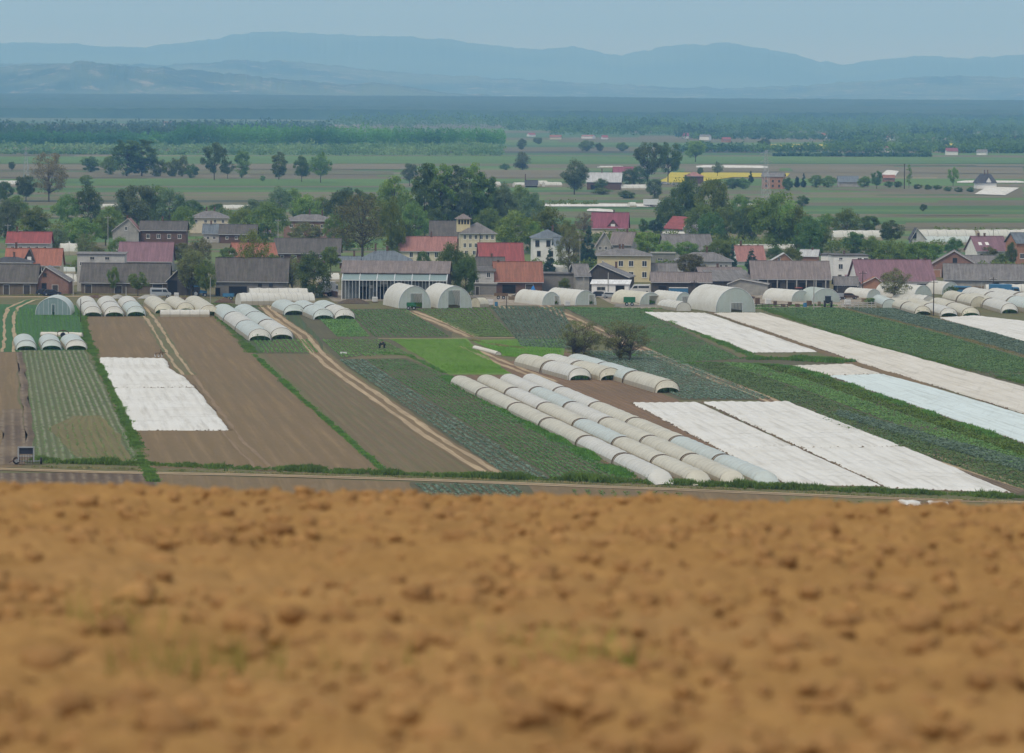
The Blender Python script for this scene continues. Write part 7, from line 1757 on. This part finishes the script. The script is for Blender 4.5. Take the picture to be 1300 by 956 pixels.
# ------------------------------------------------------------------ two field workers
def skin_obj(name, pts, edges, rad, mat, parent, lvl=2):
    me = bpy.data.meshes.new(name); me.from_pydata(pts, edges, []); o = link(name, me, parent)
    me.materials.append(M[mat])
    md = o.modifiers.new('skin', 'SKIN'); md.use_smooth_shade = True
    for i, r in enumerate(rad): me.skin_vertices[0].data[i].radius = (r, r)
    me.skin_vertices[0].data[0].use_root = True
    s = o.modifiers.new('sub', 'SUBSURF'); s.levels = 1; s.render_levels = lvl
    return o
def worker(px, yb, label, cloth, yaw, bend):
    P = G(px, yb); t = thing('person', label, 'person', (P[0], P[1], .05), yaw)
    sb, cb = math.sin(bend), math.cos(bend)
    hip = (0, 0, .92)
    def up(x, l, y=0): return (x, hip[1]-sb*l+y, hip[2]+cb*l)
    chest = up(0, .38); neck = up(0, .52); head = up(0, .66); crown_ = up(0, .77)
    pts = [hip, up(0, .2), chest, neck, head, crown_]; e = [(0, 1), (1, 2), (2, 3), (3, 4), (4, 5)]; r = [.15, .14, .17, .06, .10, .075]
    for s_ in (-1, 1):
        i = len(pts); sh = up(s_*.18, .44)
        el = (s_*.24, sh[1]-.08, sh[2]-.29); wr = (s_*.17, sh[1]-.2, sh[2]-.52); hd = (s_*.15, sh[1]-.24, sh[2]-.6)
        pts += [sh, el, wr, hd]; e += [(2, i), (i, i+1), (i+1, i+2), (i+2, i+3)]; r += [.075, .05, .035, .04]
        for f in range(5):
            k = len(pts); dx = (f-2)*.018; ln = (.05, .075, .08, .075, .06)[f] if f else .05
            pts.append((hd[0]+dx*1.3, hd[1]-.02-(.02 if f else .0), hd[2]-ln)); e.append((i+3, k)); r.append(.010)
        i = len(pts); pts += [(s_*.10, .02, .86), (s_*.13, -.05, .48), (s_*.14, .04, .09), (s_*.15, -.12, .045)]; e += [(0, i), (i, i+1), (i+1, i+2), (i+2, i+3)]; r += [.10, .07, .05, .045]
    skin_obj('body', pts, e, r, 'skin', t)
    # jacket and trousers just outside the body
    jp = [(0, hip[1], .90), up(0, .2), up(0, .40), up(0, .49)]; je = [(0, 1), (1, 2), (2, 3)]; jr = [.175, .165, .195, .09]
    for s_ in (-1, 1):
        i = len(jp); sh = up(s_*.18, .44); jp += [sh, (s_*.24, sh[1]-.08, sh[2]-.29), (s_*.175, sh[1]-.19, sh[2]-.50)]; je += [(2, i), (i, i+1), (i+1, i+2)]; jr += [.095, .07, .055]
    skin_obj('jacket', jp, je, jr, cloth, t)
    tp = [(0, 0, .93)]; te = []; tr = [.17]
    for s_ in (-1, 1):
        i = len(tp); tp += [(s_*.10, .02, .85), (s_*.13, -.05, .48), (s_*.14, .04, .12)]; te += [(0, i), (i, i+1), (i+1, i+2)]; tr += [.12, .09, .075]
    skin_obj('trousers', tp, te, tr, 'cloth_d', t)
    hb = [up(0, .71), up(0, .80)]; skin_obj('hair', hb, [(0, 1)], [.108, .08], 'cardark', t)
    # face
    fx = head; f = MB()
    for s_ in (-1, 1): f.box(s_*.035-.012, s_*.035+.012, fx[1]-.105, fx[1]-.09, fx[2]-.0, fx[2]+.015)
    f.box(-.015, .015, fx[1]-.125, fx[1]-.085, fx[2]-.04, fx[2]-.01); f.box(-.025, .025, fx[1]-.105, fx[1]-.085, fx[2]-.065, fx[2]-.055); f.build('face', M['brick_d'], t)
worker(482, 443.5, 'left field worker in dark clothes stooping over the green bed', 'cloth_d', R(60), .95)
worker(488, 443.5, 'right field worker in blue black clothes bending over the green bed', 'cloth_b', R(-50), .75)
# crates near workers
for (x, y, lab) in [(434, 449.5, 'left small white crate at the track bend'), (438, 449.5, 'right small white crate at the track bend')]:
    P = G(x, y); t = thing('harvest_crate', lab, 'crate', (P[0], P[1], .05), .2); b = MB()
    b.box(-.3, .3, -.2, .2, 0, .04); b.box(-.3, .3, -.2, -.17, .05, .32); b.box(-.3, .3, .17, .2, .05, .32); b.box(-.3, -.27, -.17, .17, .05, .32); b.box(.27, .3, -.17, .17, .05, .32); b.build('crate_shell', M['white'], t)

# ------------------------------------------------------------------ air, sky, sun
b = MB().box(-9500, 9500, -320, 33500, -1.5, 760); hz = b.build('haze', None or [])
hm = bpy.data.materials.new('air'); hm.use_nodes = True; nt = hm.node_tree; nt.nodes.clear()
out = nt.nodes.new('ShaderNodeOutputMaterial'); pv = nt.nodes.new('ShaderNodeVolumePrincipled'); nt.links.new(pv.outputs[0], out.inputs['Volume'])
pv.inputs['Color'].default_value = HAZE_C; pv.inputs['Absorption Color'].default_value = HAZE_A; pv.inputs['Density'].default_value = HAZE_D; pv.inputs['Anisotropy'].default_value = .0
hz.data.materials.append(hm); tag(hz, kind='stuff')
w = bpy.data.worlds.new('World'); sc.world = w; w.use_nodes = True; nt = w.node_tree; bg = nt.nodes['Background']
sk = nt.nodes.new('ShaderNodeTexSky'); sk.sky_type = 'NISHITA'; sk.sun_disc = False
SE, SR = R(52), R(215)
sk.sun_elevation = SE; sk.sun_rotation = SR; sk.altitude = 200; sk.dust_density = 3; sk.air_density = 1.2
tc = nt.nodes.new('ShaderNodeTexCoord')
cl = nnoise(nt, nmap(nt, tc.outputs['Generated'], (2, 2, 14)), 1.4, 5, .6)
cloud = nmix(nt, nramp(nt, cl, .35, .65), OVER1, OVER2)
sz_ = nt.nodes.new('ShaderNodeSeparateXYZ'); nt.links.new(tc.outputs['Generated'], sz_.inputs[0])
bank = nmix(nt, nramp(nt, sz_.outputs[2], .004, .017), (4.5, 5.4, 7.4), (3.1, 4.7, 8.3))
cloud = nmix(nt, nramp(nt, sz_.outputs[2], .05, .35), bank, cloud)
mix = nmix(nt, OVERMIX, sk.outputs[0], cloud)
nt.links.new(mix, bg.inputs['Color']); bg.inputs['Strength'].default_value = SKY_S
sl = bpy.data.lights.new('sun', 'SUN'); so = bpy.data.objects.new('sun', sl); COL.objects.link(so)
sl.energy = SUN_S; sl.angle = R(12); sl.color = (1, .93, .82)
# direction towards the sun: rotation 0 of the sky is +Y, turning clockwise seen from above
sd = Vector((math.sin(SR)*math.cos(SE), math.cos(SR)*math.cos(SE), math.sin(SE)))
so.rotation_euler = sd.to_track_quat('Z', 'Y').to_euler()
sc.view_settings.view_transform = 'Standard'; sc.view_settings.look = 'None'; sc.view_settings.exposure = EXPO; sc.view_settings.gamma = 1
cy = sc.cycles
cy.use_denoising = True; cy.max_bounces = 6; cy.volume_bounces = 2; cy.diffuse_bounces = 3; cy.transparent_max_bounces = 8
sc.render.film_transparent = False
